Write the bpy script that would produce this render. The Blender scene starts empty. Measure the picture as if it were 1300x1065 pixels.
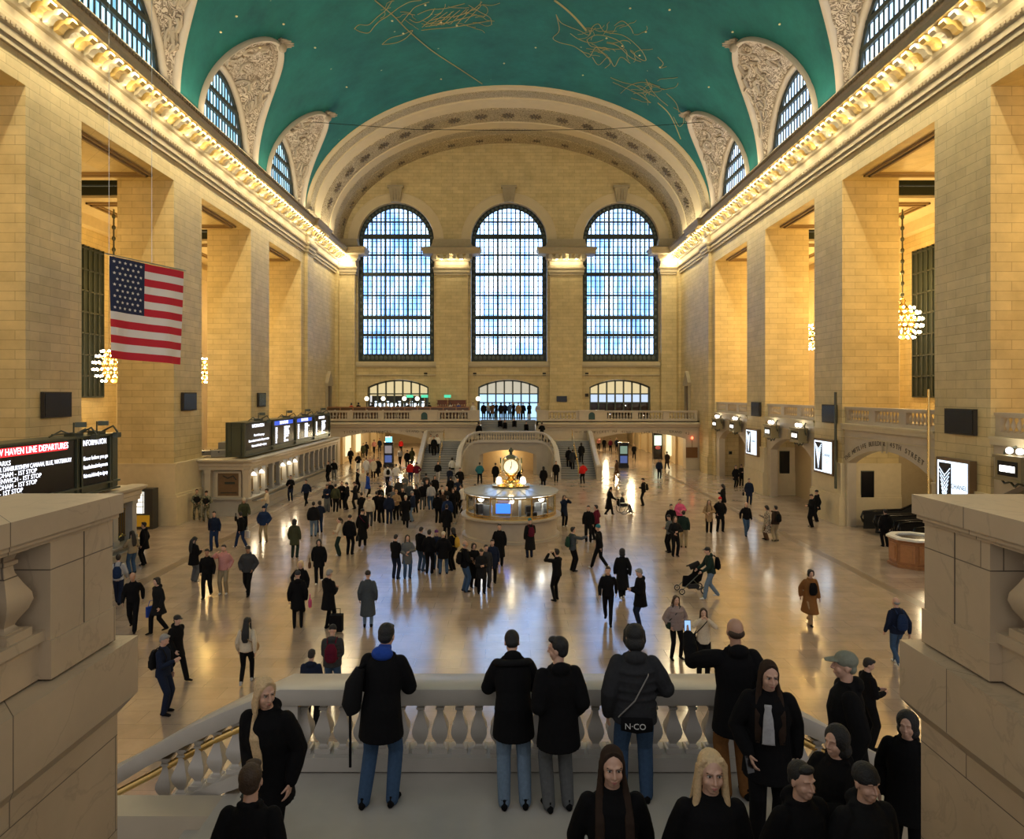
import bpy, bmesh, math, random
from mathutils import Vector, Matrix, Euler
from mathutils.geometry import tessellate_polygon
PI = math.pi
sc = bpy.context.scene
COL = sc.collection
rnd = random.Random(7)
def sin(a): return math.sin(a)
def cos(a): return math.cos(a)

# ---------------------------------------------------------------- mesh builder
class MB:
    def __init__(s): s.v = []; s.f = []; s.m = []; s.k = 0
    def add(s, vs, fs):
        b = len(s.v); s.v.extend([tuple(p) for p in vs])
        for f in fs: s.f.append([b + i for i in f]); s.m.append(s.k)
        return s
    def box(s, x0, x1, y0, y1, z0, z1):
        if x0 > x1: x0, x1 = x1, x0
        if y0 > y1: y0, y1 = y1, y0
        if z0 > z1: z0, z1 = z1, z0
        return s.add([(x0,y0,z0),(x1,y0,z0),(x1,y1,z0),(x0,y1,z0),(x0,y0,z1),(x1,y0,z1),(x1,y1,z1),(x0,y1,z1)],
              [(0,3,2,1),(4,5,6,7),(0,1,5,4),(1,2,6,5),(2,3,7,6),(3,0,4,7)])
    def obox(s, c, sx, sy, sz, rz=0, rx=0, ry=0):
        M = Matrix.Translation(c) @ Euler((rx, ry, rz)).to_matrix().to_4x4()
        vs = [M @ Vector((a*sx/2, b*sy/2, d*sz/2)) for d in (-1,1) for a, b in ((-1,-1),(1,-1),(1,1),(-1,1))]
        return s.add(vs, [(0,3,2,1),(4,5,6,7),(0,1,5,4),(1,2,6,5),(2,3,7,6),(3,0,4,7)])
    def lathe(s, prof, cx=0, cy=0, cz=0, n=16, sq=0, a0=0):
        vs = []; fs = []; m = len(prof)
        for r, z in prof:
            for i in range(n):
                a = a0 + 2*PI*i/n
                k = 1.0
                if sq: k = 1/max(abs(cos(a)), abs(sin(a)))
                vs.append((cx + r*k*cos(a), cy + r*k*sin(a), cz + z))
        for j in range(m-1):
            for i in range(n):
                i2 = (i+1) % n
                fs.append((j*n+i, j*n+i2, (j+1)*n+i2, (j+1)*n+i))
        fs.append(tuple(range(n-1, -1, -1))); fs.append(tuple((m-1)*n+i for i in range(n)))
        return s.add(vs, fs)
    def tube(s, pts, rad, n=8, flat=None, up=None, cap=True):
        """tube along pts; rad number or list of r or (ra, rb) ; ra sideways, rb along 'up'-ish"""
        pts = [Vector(p) for p in pts]; m = len(pts)
        if not isinstance(rad, (list, tuple)) or (isinstance(rad, tuple)): rad = [rad]*m
        vs = []; fs = []
        t = (pts[1]-pts[0]).normalized()
        ref = Vector(up) if up is not None else (Vector((0,0,1)) if abs(t.z) < .9 else Vector((0,1,0)))
        for i in range(m):
            if i == 0: t = pts[1]-pts[0]
            elif i == m-1: t = pts[-1]-pts[-2]
            else: t = (pts[i+1]-pts[i]).normalized() + (pts[i]-pts[i-1]).normalized()
            t.normalize()
            if up is None and i: pass
            b = ref - t*ref.dot(t)
            if b.length < 1e-5: b = t.orthogonal()
            b.normalize(); a = t.cross(b)
            if up is None: ref = b
            r = rad[i]; ra, rb = r if isinstance(r, tuple) else (r, r)
            for k in range(n):
                th = 2*PI*k/n
                vs.append(pts[i] + a*(ra*cos(th)) + b*(rb*sin(th)))
        for i in range(m-1):
            for k in range(n):
                k2 = (k+1) % n
                fs.append((i*n+k, i*n+k2, (i+1)*n+k2, (i+1)*n+k))
        if cap: fs.append(tuple(range(n-1, -1, -1))); fs.append(tuple((m-1)*n+k for k in range(n)))
        return s.add(vs, fs)
    def ell(s, c, r, n=12, m=8, M=None):
        c = Vector(c); vs = []; fs = []
        for j in range(1, m):
            ph = PI*j/m
            for i in range(n):
                a = 2*PI*i/n
                p = Vector((r[0]*sin(ph)*cos(a), r[1]*sin(ph)*sin(a), r[2]*cos(ph)))
                vs.append(c + (M @ p if M else p))
        t = Vector((0,0,r[2])); b = Vector((0,0,-r[2]))
        vs.append(c + (M @ t if M else t)); vs.append(c + (M @ b if M else b))
        T = len(vs)-2; B = T+1
        for j in range(m-2):
            for i in range(n):
                i2 = (i+1) % n
                fs.append((j*n+i, (j+1)*n+i, (j+1)*n+i2, j*n+i2))
        for i in range(n):
            i2 = (i+1) % n
            fs.append((T, i, i2)); fs.append((B, (m-2)*n+i2, (m-2)*n+i))
        return s.add(vs, fs)
    def plate(s, loops, fn, t):
        """loops of (u,v): first outer, rest holes. fn(u,v,w) -> xyz, thickness from w=0 to w=t"""
        allp = [p for L in loops for p in L]
        tris = tessellate_polygon([[Vector((p[0], p[1], 0)) for p in L] for L in loops])
        n = len(allp)
        vs = [fn(p[0], p[1], 0) for p in allp] + [fn(p[0], p[1], t) for p in allp]
        fs = [tuple(tr) for tr in tris] + [tuple(i+n for i in reversed(tr)) for tr in tris]
        b = 0
        for L in loops:
            m = len(L)
            for i in range(m):
                j = (i+1) % m
                fs.append((b+i, b+j, b+j+n, b+i+n))
            b += m
        return s.add(vs, fs)
    def sweep(s, prof, path, side=1, closed_prof=True, zs=None, loop=False):
        """prof (p,z) swept on plan path [(x,y)], p offset towards side*left normal, mitred"""
        P = [Vector((p[0], p[1])) for p in path]; m = len(P); n = len(prof)
        vs = []; fs = []
        for i in range(m):
            if loop: d0 = (P[i]-P[i-1]).normalized(); d1 = (P[(i+1) % m]-P[i]).normalized()
            else:
                d0 = (P[i]-P[i-1]).normalized() if i else (P[1]-P[0]).normalized()
                d1 = (P[i+1]-P[i]).normalized() if i < m-1 else d0
            n0 = Vector((-d0.y, d0.x))*side; n1 = Vector((-d1.y, d1.x))*side
            b = (n0+n1)
            if b.length < 1e-4: b = n0.copy()
            b.normalize(); k = 1/max(.3, b.dot(n0))
            dz = zs[i] if zs else 0
            for p, z in prof: vs.append((P[i].x + b.x*p*k, P[i].y + b.y*p*k, z+dz))
        mm = m if loop else m-1
        nn = n if closed_prof else n-1
        for i in range(mm):
            i2 = (i+1) % m
            for j in range(nn):
                j2 = (j+1) % n
                fs.append((i*n+j, i*n+j2, i2*n+j2, i2*n+j))
        if closed_prof and not loop: fs.append(tuple(range(n))); fs.append(tuple((m-1)*n+j for j in reversed(range(n))))
        return s.add(vs, fs)
    def grid(s, fn, nu, nv):
        vs = [fn(i/nu, j/nv) for j in range(nv+1) for i in range(nu+1)]
        fs = [(j*(nu+1)+i, j*(nu+1)+i+1, (j+1)*(nu+1)+i+1, (j+1)*(nu+1)+i) for j in range(nv) for i in range(nu)]
        return s.add(vs, fs)
    def mesh(s, name, mats, smooth=None, fix=True):
        me = bpy.data.meshes.new(name)
        me.from_pydata(s.v, [], s.f)
        if not isinstance(mats, (list, tuple)): mats = [mats]
        for m in mats: me.materials.append(m)
        if len(mats) > 1: me.polygons.foreach_set('material_index', s.m)
        if fix:
            bm = bmesh.new(); bm.from_mesh(me); bmesh.ops.recalc_face_normals(bm, faces=bm.faces); bm.to_mesh(me); bm.free()
        if smooth:
            me.shade_smooth()
            if smooth is not True: me.set_sharp_from_angle(angle=math.radians(smooth))
        me.update()
        return me
    def build(s, name, mats, parent=None, smooth=None, fix=True, loc=None, rz=0):
        o = bpy.data.objects.new(name, s.mesh(name, mats, smooth, fix)); COL.objects.link(o)
        if parent: o.parent = parent
        if loc is not None: o.location = loc
        if rz: o.rotation_euler.z = rz
        return o

def tag(o, label=None, cat=None, group=None, kind=None):
    if label: o['label'] = label
    if cat: o['category'] = cat
    if group: o['group'] = group
    if kind: o['kind'] = kind
    return o
def struct(o): o['kind'] = 'structure'; return o
def thing(name, label, cat, loc=(0,0,0), rz=0, group=None):
    o = bpy.data.objects.new(name, None); COL.objects.link(o)
    o.empty_display_size = .2; o.location = loc; o.rotation_euler.z = rz
    return tag(o, label, cat, group)
def link_mesh(name, me, parent=None, loc=(0,0,0), rz=0, scale=None):
    o = bpy.data.objects.new(name, me); COL.objects.link(o)
    o.parent = parent; o.location = loc; o.rotation_euler.z = rz
    if scale: o.scale = (scale,)*3
    return o

# ---------------------------------------------------------------- materials
MATS = {}
def newmat(name):
    m = bpy.data.materials.new(name); m.use_nodes = True
    nt = m.node_tree; b = nt.nodes['Principled BSDF']
    return m, nt, b
def L(nt, a, b): nt.links.new(a, b)
def N(nt, t, **kw):
    n = nt.nodes.new(t)
    for k, v in kw.items(): setattr(n, k, v)
    return n
def mat(name, col, rough=.5, metal=0, emit=None, es=1, noise=0, nscale=8, bump=0, coat=0, spec=None, alpha=None, trans=0, ior=None):
    if name in MATS: return MATS[name]
    m, nt, b = newmat(name)
    b.inputs['Base Color'].default_value = (*col, 1); b.inputs['Roughness'].default_value = rough
    b.inputs['Metallic'].default_value = metal
    if coat: b.inputs['Coat Weight'].default_value = coat; b.inputs['Coat Roughness'].default_value = .1
    if spec is not None: b.inputs['Specular IOR Level'].default_value = spec
    if trans: b.inputs['Transmission Weight'].default_value = trans
    if ior: b.inputs['IOR'].default_value = ior
    if emit: b.inputs['Emission Color'].default_value = (*emit, 1); b.inputs['Emission Strength'].default_value = es
    if noise or bump:
        tc = N(nt, 'ShaderNodeTexCoord'); no = N(nt, 'ShaderNodeTexNoise'); no.inputs['Scale'].default_value = nscale; no.inputs['Detail'].default_value = 5
        L(nt, tc.outputs['Object'], no.inputs['Vector'])
        if noise:
            mx = N(nt, 'ShaderNodeMix', data_type='RGBA'); mx.inputs[6].default_value = (*[c*(1-noise) for c in col], 1); mx.inputs[7].default_value = (*[min(1, c*(1+noise)) for c in col], 1)
            L(nt, no.outputs['Fac'], mx.inputs[0]); L(nt, mx.outputs[2], b.inputs['Base Color'])
        if bump:
            bp = N(nt, 'ShaderNodeBump'); bp.inputs['Strength'].default_value = bump; bp.inputs['Distance'].default_value = .02
            L(nt, no.outputs['Fac'], bp.inputs['Height']); L(nt, bp.outputs[0], b.inputs['Normal'])
    MATS[name] = m
    return m
def ashlar(name, c1, c2, mortar, bw=1.25, bh=.42, ms=.012, rough=.55, vary=.25, plan=False, vein=0, coat=0, squash=1, offset=.5):
    """stone blocks in world space: u = x+y, v = z on walls, (x, y) on floors"""
    if name in MATS: return MATS[name]
    m, nt, b = newmat(name)
    g = N(nt, 'ShaderNodeNewGeometry'); sp = N(nt, 'ShaderNodeSeparateXYZ'); L(nt, g.outputs['Position'], sp.inputs[0])
    cb = N(nt, 'ShaderNodeCombineXYZ')
    if plan:
        L(nt, sp.outputs['X'], cb.inputs[0]); L(nt, sp.outputs['Y'], cb.inputs[1])
    else:
        ad = N(nt, 'ShaderNodeMath', operation='ADD'); L(nt, sp.outputs['X'], ad.inputs[0]); L(nt, sp.outputs['Y'], ad.inputs[1])
        L(nt, ad.outputs[0], cb.inputs[0]); L(nt, sp.outputs['Z'], cb.inputs[1])
    br = N(nt, 'ShaderNodeTexBrick'); br.offset = offset
    L(nt, cb.outputs[0], br.inputs['Vector'])
    br.inputs['Scale'].default_value = 1; br.inputs['Brick Width'].default_value = bw; br.inputs['Row Height'].default_value = bh
    br.inputs['Mortar Size'].default_value = ms; br.inputs['Mortar Smooth'].default_value = .3
    br.inputs['Color1'].default_value = (*c1, 1); br.inputs['Color2'].default_value = (*c2, 1); br.inputs['Mortar'].default_value = (*mortar, 1)
    no = N(nt, 'ShaderNodeTexNoise'); no.inputs['Scale'].default_value = .9; no.inputs['Detail'].default_value = 8; no.inputs['Roughness'].default_value = .65
    L(nt, g.outputs['Position'], no.inputs['Vector'])
    hs = N(nt, 'ShaderNodeHueSaturation'); L(nt, br.outputs['Color'], hs.inputs['Color'])
    mr = N(nt, 'ShaderNodeMapRange'); mr.inputs[1].default_value = .3; mr.inputs[2].default_value = .7; mr.inputs[3].default_value = 1-vary; mr.inputs[4].default_value = 1+vary
    L(nt, no.outputs['Fac'], mr.inputs[0]); L(nt, mr.outputs[0], hs.inputs['Value'])
    out = hs.outputs[0]
    if vein:
        wv = N(nt, 'ShaderNodeTexNoise'); wv.inputs['Scale'].default_value = 1.6; wv.inputs['Detail'].default_value = 6; wv.inputs['Distortion'].default_value = 1.6
        L(nt, g.outputs['Position'], wv.inputs['Vector'])
        s1 = N(nt, 'ShaderNodeMath', operation='SUBTRACT'); L(nt, wv.outputs['Fac'], s1.inputs[0]); s1.inputs[1].default_value = .5
        ab = N(nt, 'ShaderNodeMath', operation='ABSOLUTE'); L(nt, s1.outputs[0], ab.inputs[0])
        r2 = N(nt, 'ShaderNodeMapRange'); r2.inputs[1].default_value = 0; r2.inputs[2].default_value = .02; r2.inputs[3].default_value = vein; r2.inputs[4].default_value = 0
        L(nt, ab.outputs[0], r2.inputs[0])
        mx = N(nt, 'ShaderNodeMix', data_type='RGBA'); L(nt, r2.outputs[0], mx.inputs[0]); L(nt, out, mx.inputs[6]); mx.inputs[7].default_value = (*[c*.45 for c in c1], 1)
        out = mx.outputs[2]
    L(nt, out, b.inputs['Base Color'])
    b.inputs['Roughness'].default_value = rough
    if coat: b.inputs['Coat Weight'].default_value = coat
    bp = N(nt, 'ShaderNodeBump'); bp.inputs['Strength'].default_value = .35; bp.inputs['Distance'].default_value = .02; bp.invert = True
    L(nt, br.outputs['Fac'], bp.inputs['Height']); L(nt, bp.outputs[0], b.inputs['Normal'])
    MATS[name] = m
    m['_b'] = 1
    return m
def ornament(name, base, dark, scale=2.2, width=.05, rough=.7):
    """carved tracery: thin darker relief lines from contours of a noise field, with bump"""
    m, nt, b = newmat(name)
    g = N(nt, 'ShaderNodeNewGeometry')
    vo = N(nt, 'ShaderNodeTexVoronoi', feature='SMOOTH_F1'); vo.inputs['Scale'].default_value = scale
    no = N(nt, 'ShaderNodeTexNoise'); no.inputs['Scale'].default_value = scale*1.3; no.inputs['Detail'].default_value = 3; no.inputs['Distortion'].default_value = 2.2
    L(nt, g.outputs['Position'], no.inputs['Vector']); L(nt, g.outputs['Position'], vo.inputs['Vector'])
    ad = N(nt, 'ShaderNodeMath', operation='ADD'); L(nt, no.outputs['Fac'], ad.inputs[0]); L(nt, vo.outputs['Distance'], ad.inputs[1])
    mu = N(nt, 'ShaderNodeMath', operation='MULTIPLY'); L(nt, ad.outputs[0], mu.inputs[0]); mu.inputs[1].default_value = 5
    fr = N(nt, 'ShaderNodeMath', operation='PINGPONG'); L(nt, mu.outputs[0], fr.inputs[0]); fr.inputs[1].default_value = .5
    r = N(nt, 'ShaderNodeMapRange'); r.inputs[1].default_value = width; r.inputs[2].default_value = width*2.6; r.inputs[3].default_value = 1; r.inputs[4].default_value = 0
    L(nt, fr.outputs[0], r.inputs[0])
    mx = N(nt, 'ShaderNodeMix', data_type='RGBA'); mx.inputs[6].default_value = (*base, 1); mx.inputs[7].default_value = (*dark, 1)
    L(nt, r.outputs[0], mx.inputs[0]); L(nt, mx.outputs[2], b.inputs['Base Color'])
    bp = N(nt, 'ShaderNodeBump'); bp.inputs['Strength'].default_value = .9; bp.inputs['Distance'].default_value = .12; bp.invert = True
    L(nt, r.outputs[0], bp.inputs['Height']); L(nt, bp.outputs[0], b.inputs['Normal'])
    b.inputs['Roughness'].default_value = rough
    MATS[name] = m
    return m

M_ASH = ashlar('wall_ashlar', (.66,.535,.285), (.585,.465,.235), (.33,.25,.12), 1.2, .37, .010, vary=.14)
M_STONE = mat('smooth_limestone', (.64,.54,.35), .6, noise=.12, nscale=3, bump=.15)
M_CREAM = mat('cream_plaster', (.66,.55,.35), .75, noise=.08, nscale=1.5)
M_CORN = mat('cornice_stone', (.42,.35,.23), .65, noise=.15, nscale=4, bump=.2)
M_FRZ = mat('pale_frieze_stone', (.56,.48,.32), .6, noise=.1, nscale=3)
M_BALC = mat('balcony_marble', (.50,.43,.33), .45, noise=.12, nscale=2.5, bump=.1)
M_TAN = ornament('stucco_relief', (.60,.50,.40), (.24,.18,.13), 1.3, .10)
M_ORN = ornament('gilded_tracery', (.70,.58,.36), (.20,.14,.07), 2.2, .09)
M_ORN2 = ornament('fine_tracery', (.72,.62,.42), (.30,.22,.12), 3.2, .09)
M_RIM = mat('stucco_band', (.52,.44,.35), .7, noise=.06, nscale=3)
M_NEAR = ashlar('near_marble', (.50,.39,.265), (.46,.355,.235), (.12,.09,.06), 1.9, .62, .004, .38, .14, vein=.28)
M_LAND = mat('landing_marble', (.46,.43,.39), .35, noise=.14, nscale=3, bump=.08)
M_IRON = mat('dark_bronze_iron', (.035,.045,.04), .5, .3)
M_BRONZE = mat('bronze_frame', (.09,.10,.075), .4, .6)
M_BRASS = mat('polished_brass', (.80,.55,.20), .22, 1)
M_BLACK = mat('black_screen', (.008,.008,.01), .25)
M_DARK = mat('dark_opening', (.03,.022,.015), .7)
M_WOOD = mat('oak_panel', (.30,.13,.05), .4, noise=.3, nscale=6)
M_WHITEEM = mat('lit_white', (.9,.9,.9), .5, emit=(1,.97,.92), es=3)
M_BULB = mat('lit_bulb', (1,.9,.7), .5, emit=(1,.80,.48), es=22)
M_STEPS = mat('grey_stair_stone', (.22,.22,.22), .5, noise=.15, nscale=4)
M_GLASS = mat('clear_glass', (.9,.95,1), .05, trans=1, ior=1.1)

def floor_mat():
    m = ashlar('floor_marble_tiles', (.42,.33,.26), (.355,.27,.21), (.19,.145,.11), 1.25, .62, .005, .16, .20, plan=True, squash=1)
    b = m.node_tree.nodes['Principled BSDF']
    b.inputs['IOR'].default_value = 3.0
    nt = m.node_tree
    for n in list(nt.nodes):
        if n.type == 'BUMP': n.inputs['Strength'].default_value = 0
    no = N(nt, 'ShaderNodeTexNoise'); no.inputs['Scale'].default_value = .55; no.inputs['Detail'].default_value = 5
    g = N(nt, 'ShaderNodeNewGeometry'); L(nt, g.outputs['Position'], no.inputs['Vector'])
    r = N(nt, 'ShaderNodeMapRange'); r.inputs[1].default_value = .3; r.inputs[2].default_value = .7; r.inputs[3].default_value = .145; r.inputs[4].default_value = .185
    L(nt, no.outputs['Fac'], r.inputs[0]); L(nt, r.outputs[0], b.inputs['Roughness'])
    return m
M_FLOOR = floor_mat()

def ceiling_mat():
    m, nt, b = newmat('teal_ceiling')
    g = N(nt, 'ShaderNodeNewGeometry')
    no = N(nt, 'ShaderNodeTexNoise'); no.inputs['Scale'].default_value = .35; no.inputs['Detail'].default_value = 9; no.inputs['Roughness'].default_value = .7
    L(nt, g.outputs['Position'], no.inputs['Vector'])
    mx = N(nt, 'ShaderNodeMix', data_type='RGBA'); mx.inputs[6].default_value = (.005,.105,.105, 1); mx.inputs[7].default_value = (.014,.20,.18, 1)
    r = N(nt, 'ShaderNodeMapRange'); r.inputs[1].default_value = .3; r.inputs[2].default_value = .7; L(nt, no.outputs['Fac'], r.inputs[0]); L(nt, r.outputs[0], mx.inputs[0])
    vo = N(nt, 'ShaderNodeTexVoronoi'); vo.inputs['Scale'].default_value = .55; L(nt, g.outputs['Position'], vo.inputs['Vector'])
    s = N(nt, 'ShaderNodeMapRange'); s.inputs[1].default_value = .03; s.inputs[2].default_value = .05; s.inputs[3].default_value = .7; s.inputs[4].default_value = 0
    L(nt, vo.outputs['Distance'], s.inputs[0])
    m2 = N(nt, 'ShaderNodeMix', data_type='RGBA'); L(nt, s.outputs[0], m2.inputs[0]); L(nt, mx.outputs[2], m2.inputs[6]); m2.inputs[7].default_value = (.5,.55,.35, 1)
    L(nt, m2.outputs[2], b.inputs['Base Color']); b.inputs['Roughness'].default_value = .75
    return m
M_CEIL = ceiling_mat()

def window_glow(name, c_lo, c_hi, strength, sx=.9, sz=.35):
    """daylight behind the obscured office glazing: blocks of sky and building seen through it"""
    m, nt, b = newmat(name)
    g = N(nt, 'ShaderNodeNewGeometry'); mp = N(nt, 'ShaderNodeMapping'); mp.inputs['Scale'].default_value = (sx, sx*.6, sz)
    L(nt, g.outputs['Position'], mp.inputs['Vector'])
    no = N(nt, 'ShaderNodeTexNoise'); no.inputs['Scale'].default_value = 1; no.inputs['Detail'].default_value = 3
    L(nt, mp.outputs[0], no.inputs['Vector'])
    r = N(nt, 'ShaderNodeMapRange'); r.inputs[1].default_value = .38; r.inputs[2].default_value = .62
    L(nt, no.outputs['Fac'], r.inputs[0])
    mx = N(nt, 'ShaderNodeMix', data_type='RGBA'); mx.inputs[6].default_value = (*c_lo, 1); mx.inputs[7].default_value = (*c_hi, 1)
    L(nt, r.outputs[0], mx.inputs[0]); L(nt, mx.outputs[2], b.inputs['Emission Color'])
    b.inputs['Emission Strength'].default_value = strength; b.inputs['Base Color'].default_value = (.1,.12,.15,1); b.inputs['Roughness'].default_value = .3
    MATS[name] = m
    return m
M_SKYC = window_glow('centre_window_daylight', (.19,.42,1.0), (.58,.78,1.0), 4.0)
M_SKYS = window_glow('side_window_daylight', (.13,.33,.85), (.44,.66,1.0), 3.5)
M_SKYL = window_glow('north_lunette_daylight', (.10,.28,.42), (.50,.80,.95), 1.8, 2.5, .2)
M_SKYR = window_glow('south_lunette_daylight', (.38,.60,.95), (.75,.88,1.0), 2.2, 2.5, .2)

def text_mesh(s, size, ext=.004, align='CENTER', sx=1.0):
    cu = bpy.data.curves.new('lettering', 'FONT'); cu.body = s; cu.size = size; cu.extrude = ext; cu.align_x = align; cu.align_y = 'CENTER'; cu.resolution_u = 3
    o = bpy.data.objects.new('tmp_text', cu); COL.objects.link(o)
    dg = bpy.context.evaluated_depsgraph_get()
    me = bpy.data.meshes.new_from_object(o.evaluated_get(dg)); bpy.data.objects.remove(o); bpy.data.curves.remove(cu)
    return me
def text_into(mb, s, size, fn, ext=.004, align='CENTER'):
    """append text to MB with fn(u, v, w)->xyz"""
    me = text_mesh(s, size, ext, align)
    vs = [fn(v.co.x, v.co.y, v.co.z) for v in me.vertices]
    mb.add(vs, [tuple(p.vertices) for p in me.polygons]); bpy.data.meshes.remove(me)

def arc(cx, cz, a0, a1, rx, rz, n):
    return [(cx + rx*cos(a0+(a1-a0)*i/n), cz + rz*sin(a0+(a1-a0)*i/n)) for i in range(n+1)]
def round_arch(cx, z0, zs, r, n=24):
    return [(cx-r, z0), (cx+r, z0)] + arc(cx, zs, 0, PI, r, r, n)
def seg_arch(cx, z0, zs, hw, rise, n=14):
    # circular segment
    R = (hw*hw + rise*rise)/(2*rise); a = math.asin(hw/R)
    return [(cx-hw, z0), (cx+hw, z0)] + [(cx + R*sin(a - 2*a*i/n), zs - (R-rise) + R*cos(a - 2*a*i/n)) for i in range(n+1)]
def light(name, kind, loc, energy, color, rot=None, size=1, size_y=None, radius=None, spot=None, blend=.5):
    d = bpy.data.lights.new(name, kind); d.energy = energy; d.color = color
    if kind == 'AREA': d.size = size; d.shape = 'RECTANGLE' if size_y else 'SQUARE'; 
    if size_y: d.size_y = size_y
    if kind in ('POINT', 'SPOT'): d.shadow_soft_size = radius or .1
    if spot: d.spot_size = spot; d.spot_blend = blend
    o = bpy.data.objects.new(name, d); COL.objects.link(o); o.location = loc
    if rot: o.rotation_euler = rot
    return o
# ================================================================ THE HALL  (X right, Y along the hall, Z up; metres)
HW = 18.3; ZS = 23.6; RISE = 11.5          # half width, springing, rise of the vault
YA = 61.7; YB = 73.8                       # arch face, end wall
OPEN = [(17.8,25.9),(29.3,37.4),(40.8,48.6),(52.3,60.4)]
PIERS = [(13.9,17.8),(25.9,29.3),(37.4,40.8),(48.6,52.3)]
# ---- floor
mb = MB(); mb.box(-30, 30, -6, 110, -.4, 0)
struct(mb.build('floor', M_FLOOR))
# darker marble border strips set in the floor along both sides
mb = MB(); mb.box(-14.2, -13.75, 8, 62, 0, .004); mb.box(13.9, 14.3, 8, 62, 0, .004)
struct(mb.build('floor_border', mat('brown_marble_strip', (.23,.17,.12), .3)))

# ---- piers and lintels
def pier(y0, y1, s):
    mb = MB(); x0, x1 = s*HW, s*(HW+3.1)
    mb.box(x0, x1, y0, y1, 0, 18.9)
    o = struct(mb.build('pillar', M_ASH))
    mb = MB(); mb.box(s*(HW-.22), s*(HW+3.2), y0-.12, y1+.12, 0, 1.55); mb.box(s*(HW-.17), s*(HW+3.2), y0-.08, y1+.08, 1.55, 1.68)
    mb.box(s*(HW-.1), s*(HW+3.2), y0-.05, y1+.05, 1.68, 3.3); mb.box(s*(HW-.13), s*(HW+3.2), y0-.07, y1+.07, 3.3, 3.4)
    mb.build('plinth', M_STONE, o)
    return o
for s in (-1, 1):
    for y0, y1 in PIERS: pier(y0, y1, s)
    side = 'left' if s < 0 else 'right'
    mb = MB()
    mb.box(s*HW, s*(HW+3.1), 2, YB+1, 18.9, 23.7)               # lintel band over the openings
    mb.box(s*HW, s*(HW+3.1), 60.4, YB+1, 0, 18.9)              # solid end of the wall
    struct(mb.build('wall_'+side, M_ASH))
    mb = MB(); mb.box(s*HW, s*(HW-.28), 61.4, 63.2, 0, 20.2)    # shallow pilaster under the arch springing
    mb.box(s*HW, s*(HW-.28), 72.2, YB, 4.6, 20.2)
    mb.box(s*HW, s*(HW-.42), 61.25, 63.35, 0, 1.6); mb.box(s*HW, s*(HW-.34), 61.3, 63.3, 1.6, 1.75)
    struct(mb.build('pillar', M_ASH))
    # outer wall of the side corridor, with pilasters, a cornice and tall dark window strips
    mb = MB(); mb.box(s*28, s*28.5, 2, 75, 0, 26)
    struct(mb.build('wall_corridor_'+side, M_ASH))
    mb = MB()
    for y in (27.5, 39.1, 50.5, 62):
        mb.box(s*28, s*27.2, y-1.7, y+1.7, 0, 17.2); mb.box(s*28, s*26.9, y-2, y+2, 17.2, 18.2)
        mb.box(s*28, s*27.0, y-1.85, y+1.85, 0, 1.5)
    mb.box(s*28, s*27.4, 2, 75, 18.2, 19.0); mb.box(s*28, s*26.7, 2, 75, 19.0, 19.6)
    struct(mb.build('trim_corridor_'+side, M_STONE))
    mb = MB()
    for y in (33.3, 44.8, 56.3):
        mb.box(s*27.95, s*27.9, y-2.2, y+2.2, 7, 17)
        for k in range(9): mb.box(s*27.9, s*27.8, y-2.2+k*.55-.04, y-2.2+k*.55+.04, 7, 17)
        for k in range(8): mb.box(s*27.9, s*27.8, y-2.2, y+2.2, 7+k*1.4-.05, 7+k*1.4+.05)
    struct(mb.build('window_corridor_'+side, M_IRON))
    # corridor ceiling: soffit slabs with a sunk moulded panel over each opening, dark coffers between
    mb = MB()
    for y0, y1 in OPEN + [(60.4, 75)]:
        a, b, c, d = HW+.9, 27.0, y0+.9, y1-.9
        mb.box(s*(HW+3.1), s*28, y0, y1, 18.9, 19.3)
    struct(mb.build('ceiling_corridor_'+side, M_STONE))
    mb = MB()
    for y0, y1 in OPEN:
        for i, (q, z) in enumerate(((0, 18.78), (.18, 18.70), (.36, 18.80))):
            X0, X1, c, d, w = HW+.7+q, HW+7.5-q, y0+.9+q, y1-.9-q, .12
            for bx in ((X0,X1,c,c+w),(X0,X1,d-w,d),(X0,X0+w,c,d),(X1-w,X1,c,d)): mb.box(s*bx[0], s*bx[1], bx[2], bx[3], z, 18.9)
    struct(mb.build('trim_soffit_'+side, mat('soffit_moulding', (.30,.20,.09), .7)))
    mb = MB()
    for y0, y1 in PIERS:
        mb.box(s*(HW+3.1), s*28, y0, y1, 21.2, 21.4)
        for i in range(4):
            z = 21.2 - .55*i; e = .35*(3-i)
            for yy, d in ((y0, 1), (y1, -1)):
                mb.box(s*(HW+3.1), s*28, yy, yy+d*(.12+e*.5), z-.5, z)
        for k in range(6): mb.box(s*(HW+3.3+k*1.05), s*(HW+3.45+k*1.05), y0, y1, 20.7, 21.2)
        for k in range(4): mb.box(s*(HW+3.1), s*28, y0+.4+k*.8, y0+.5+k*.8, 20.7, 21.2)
    struct(mb.build('ceiling_coffers_'+side, M_BRONZE))

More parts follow.
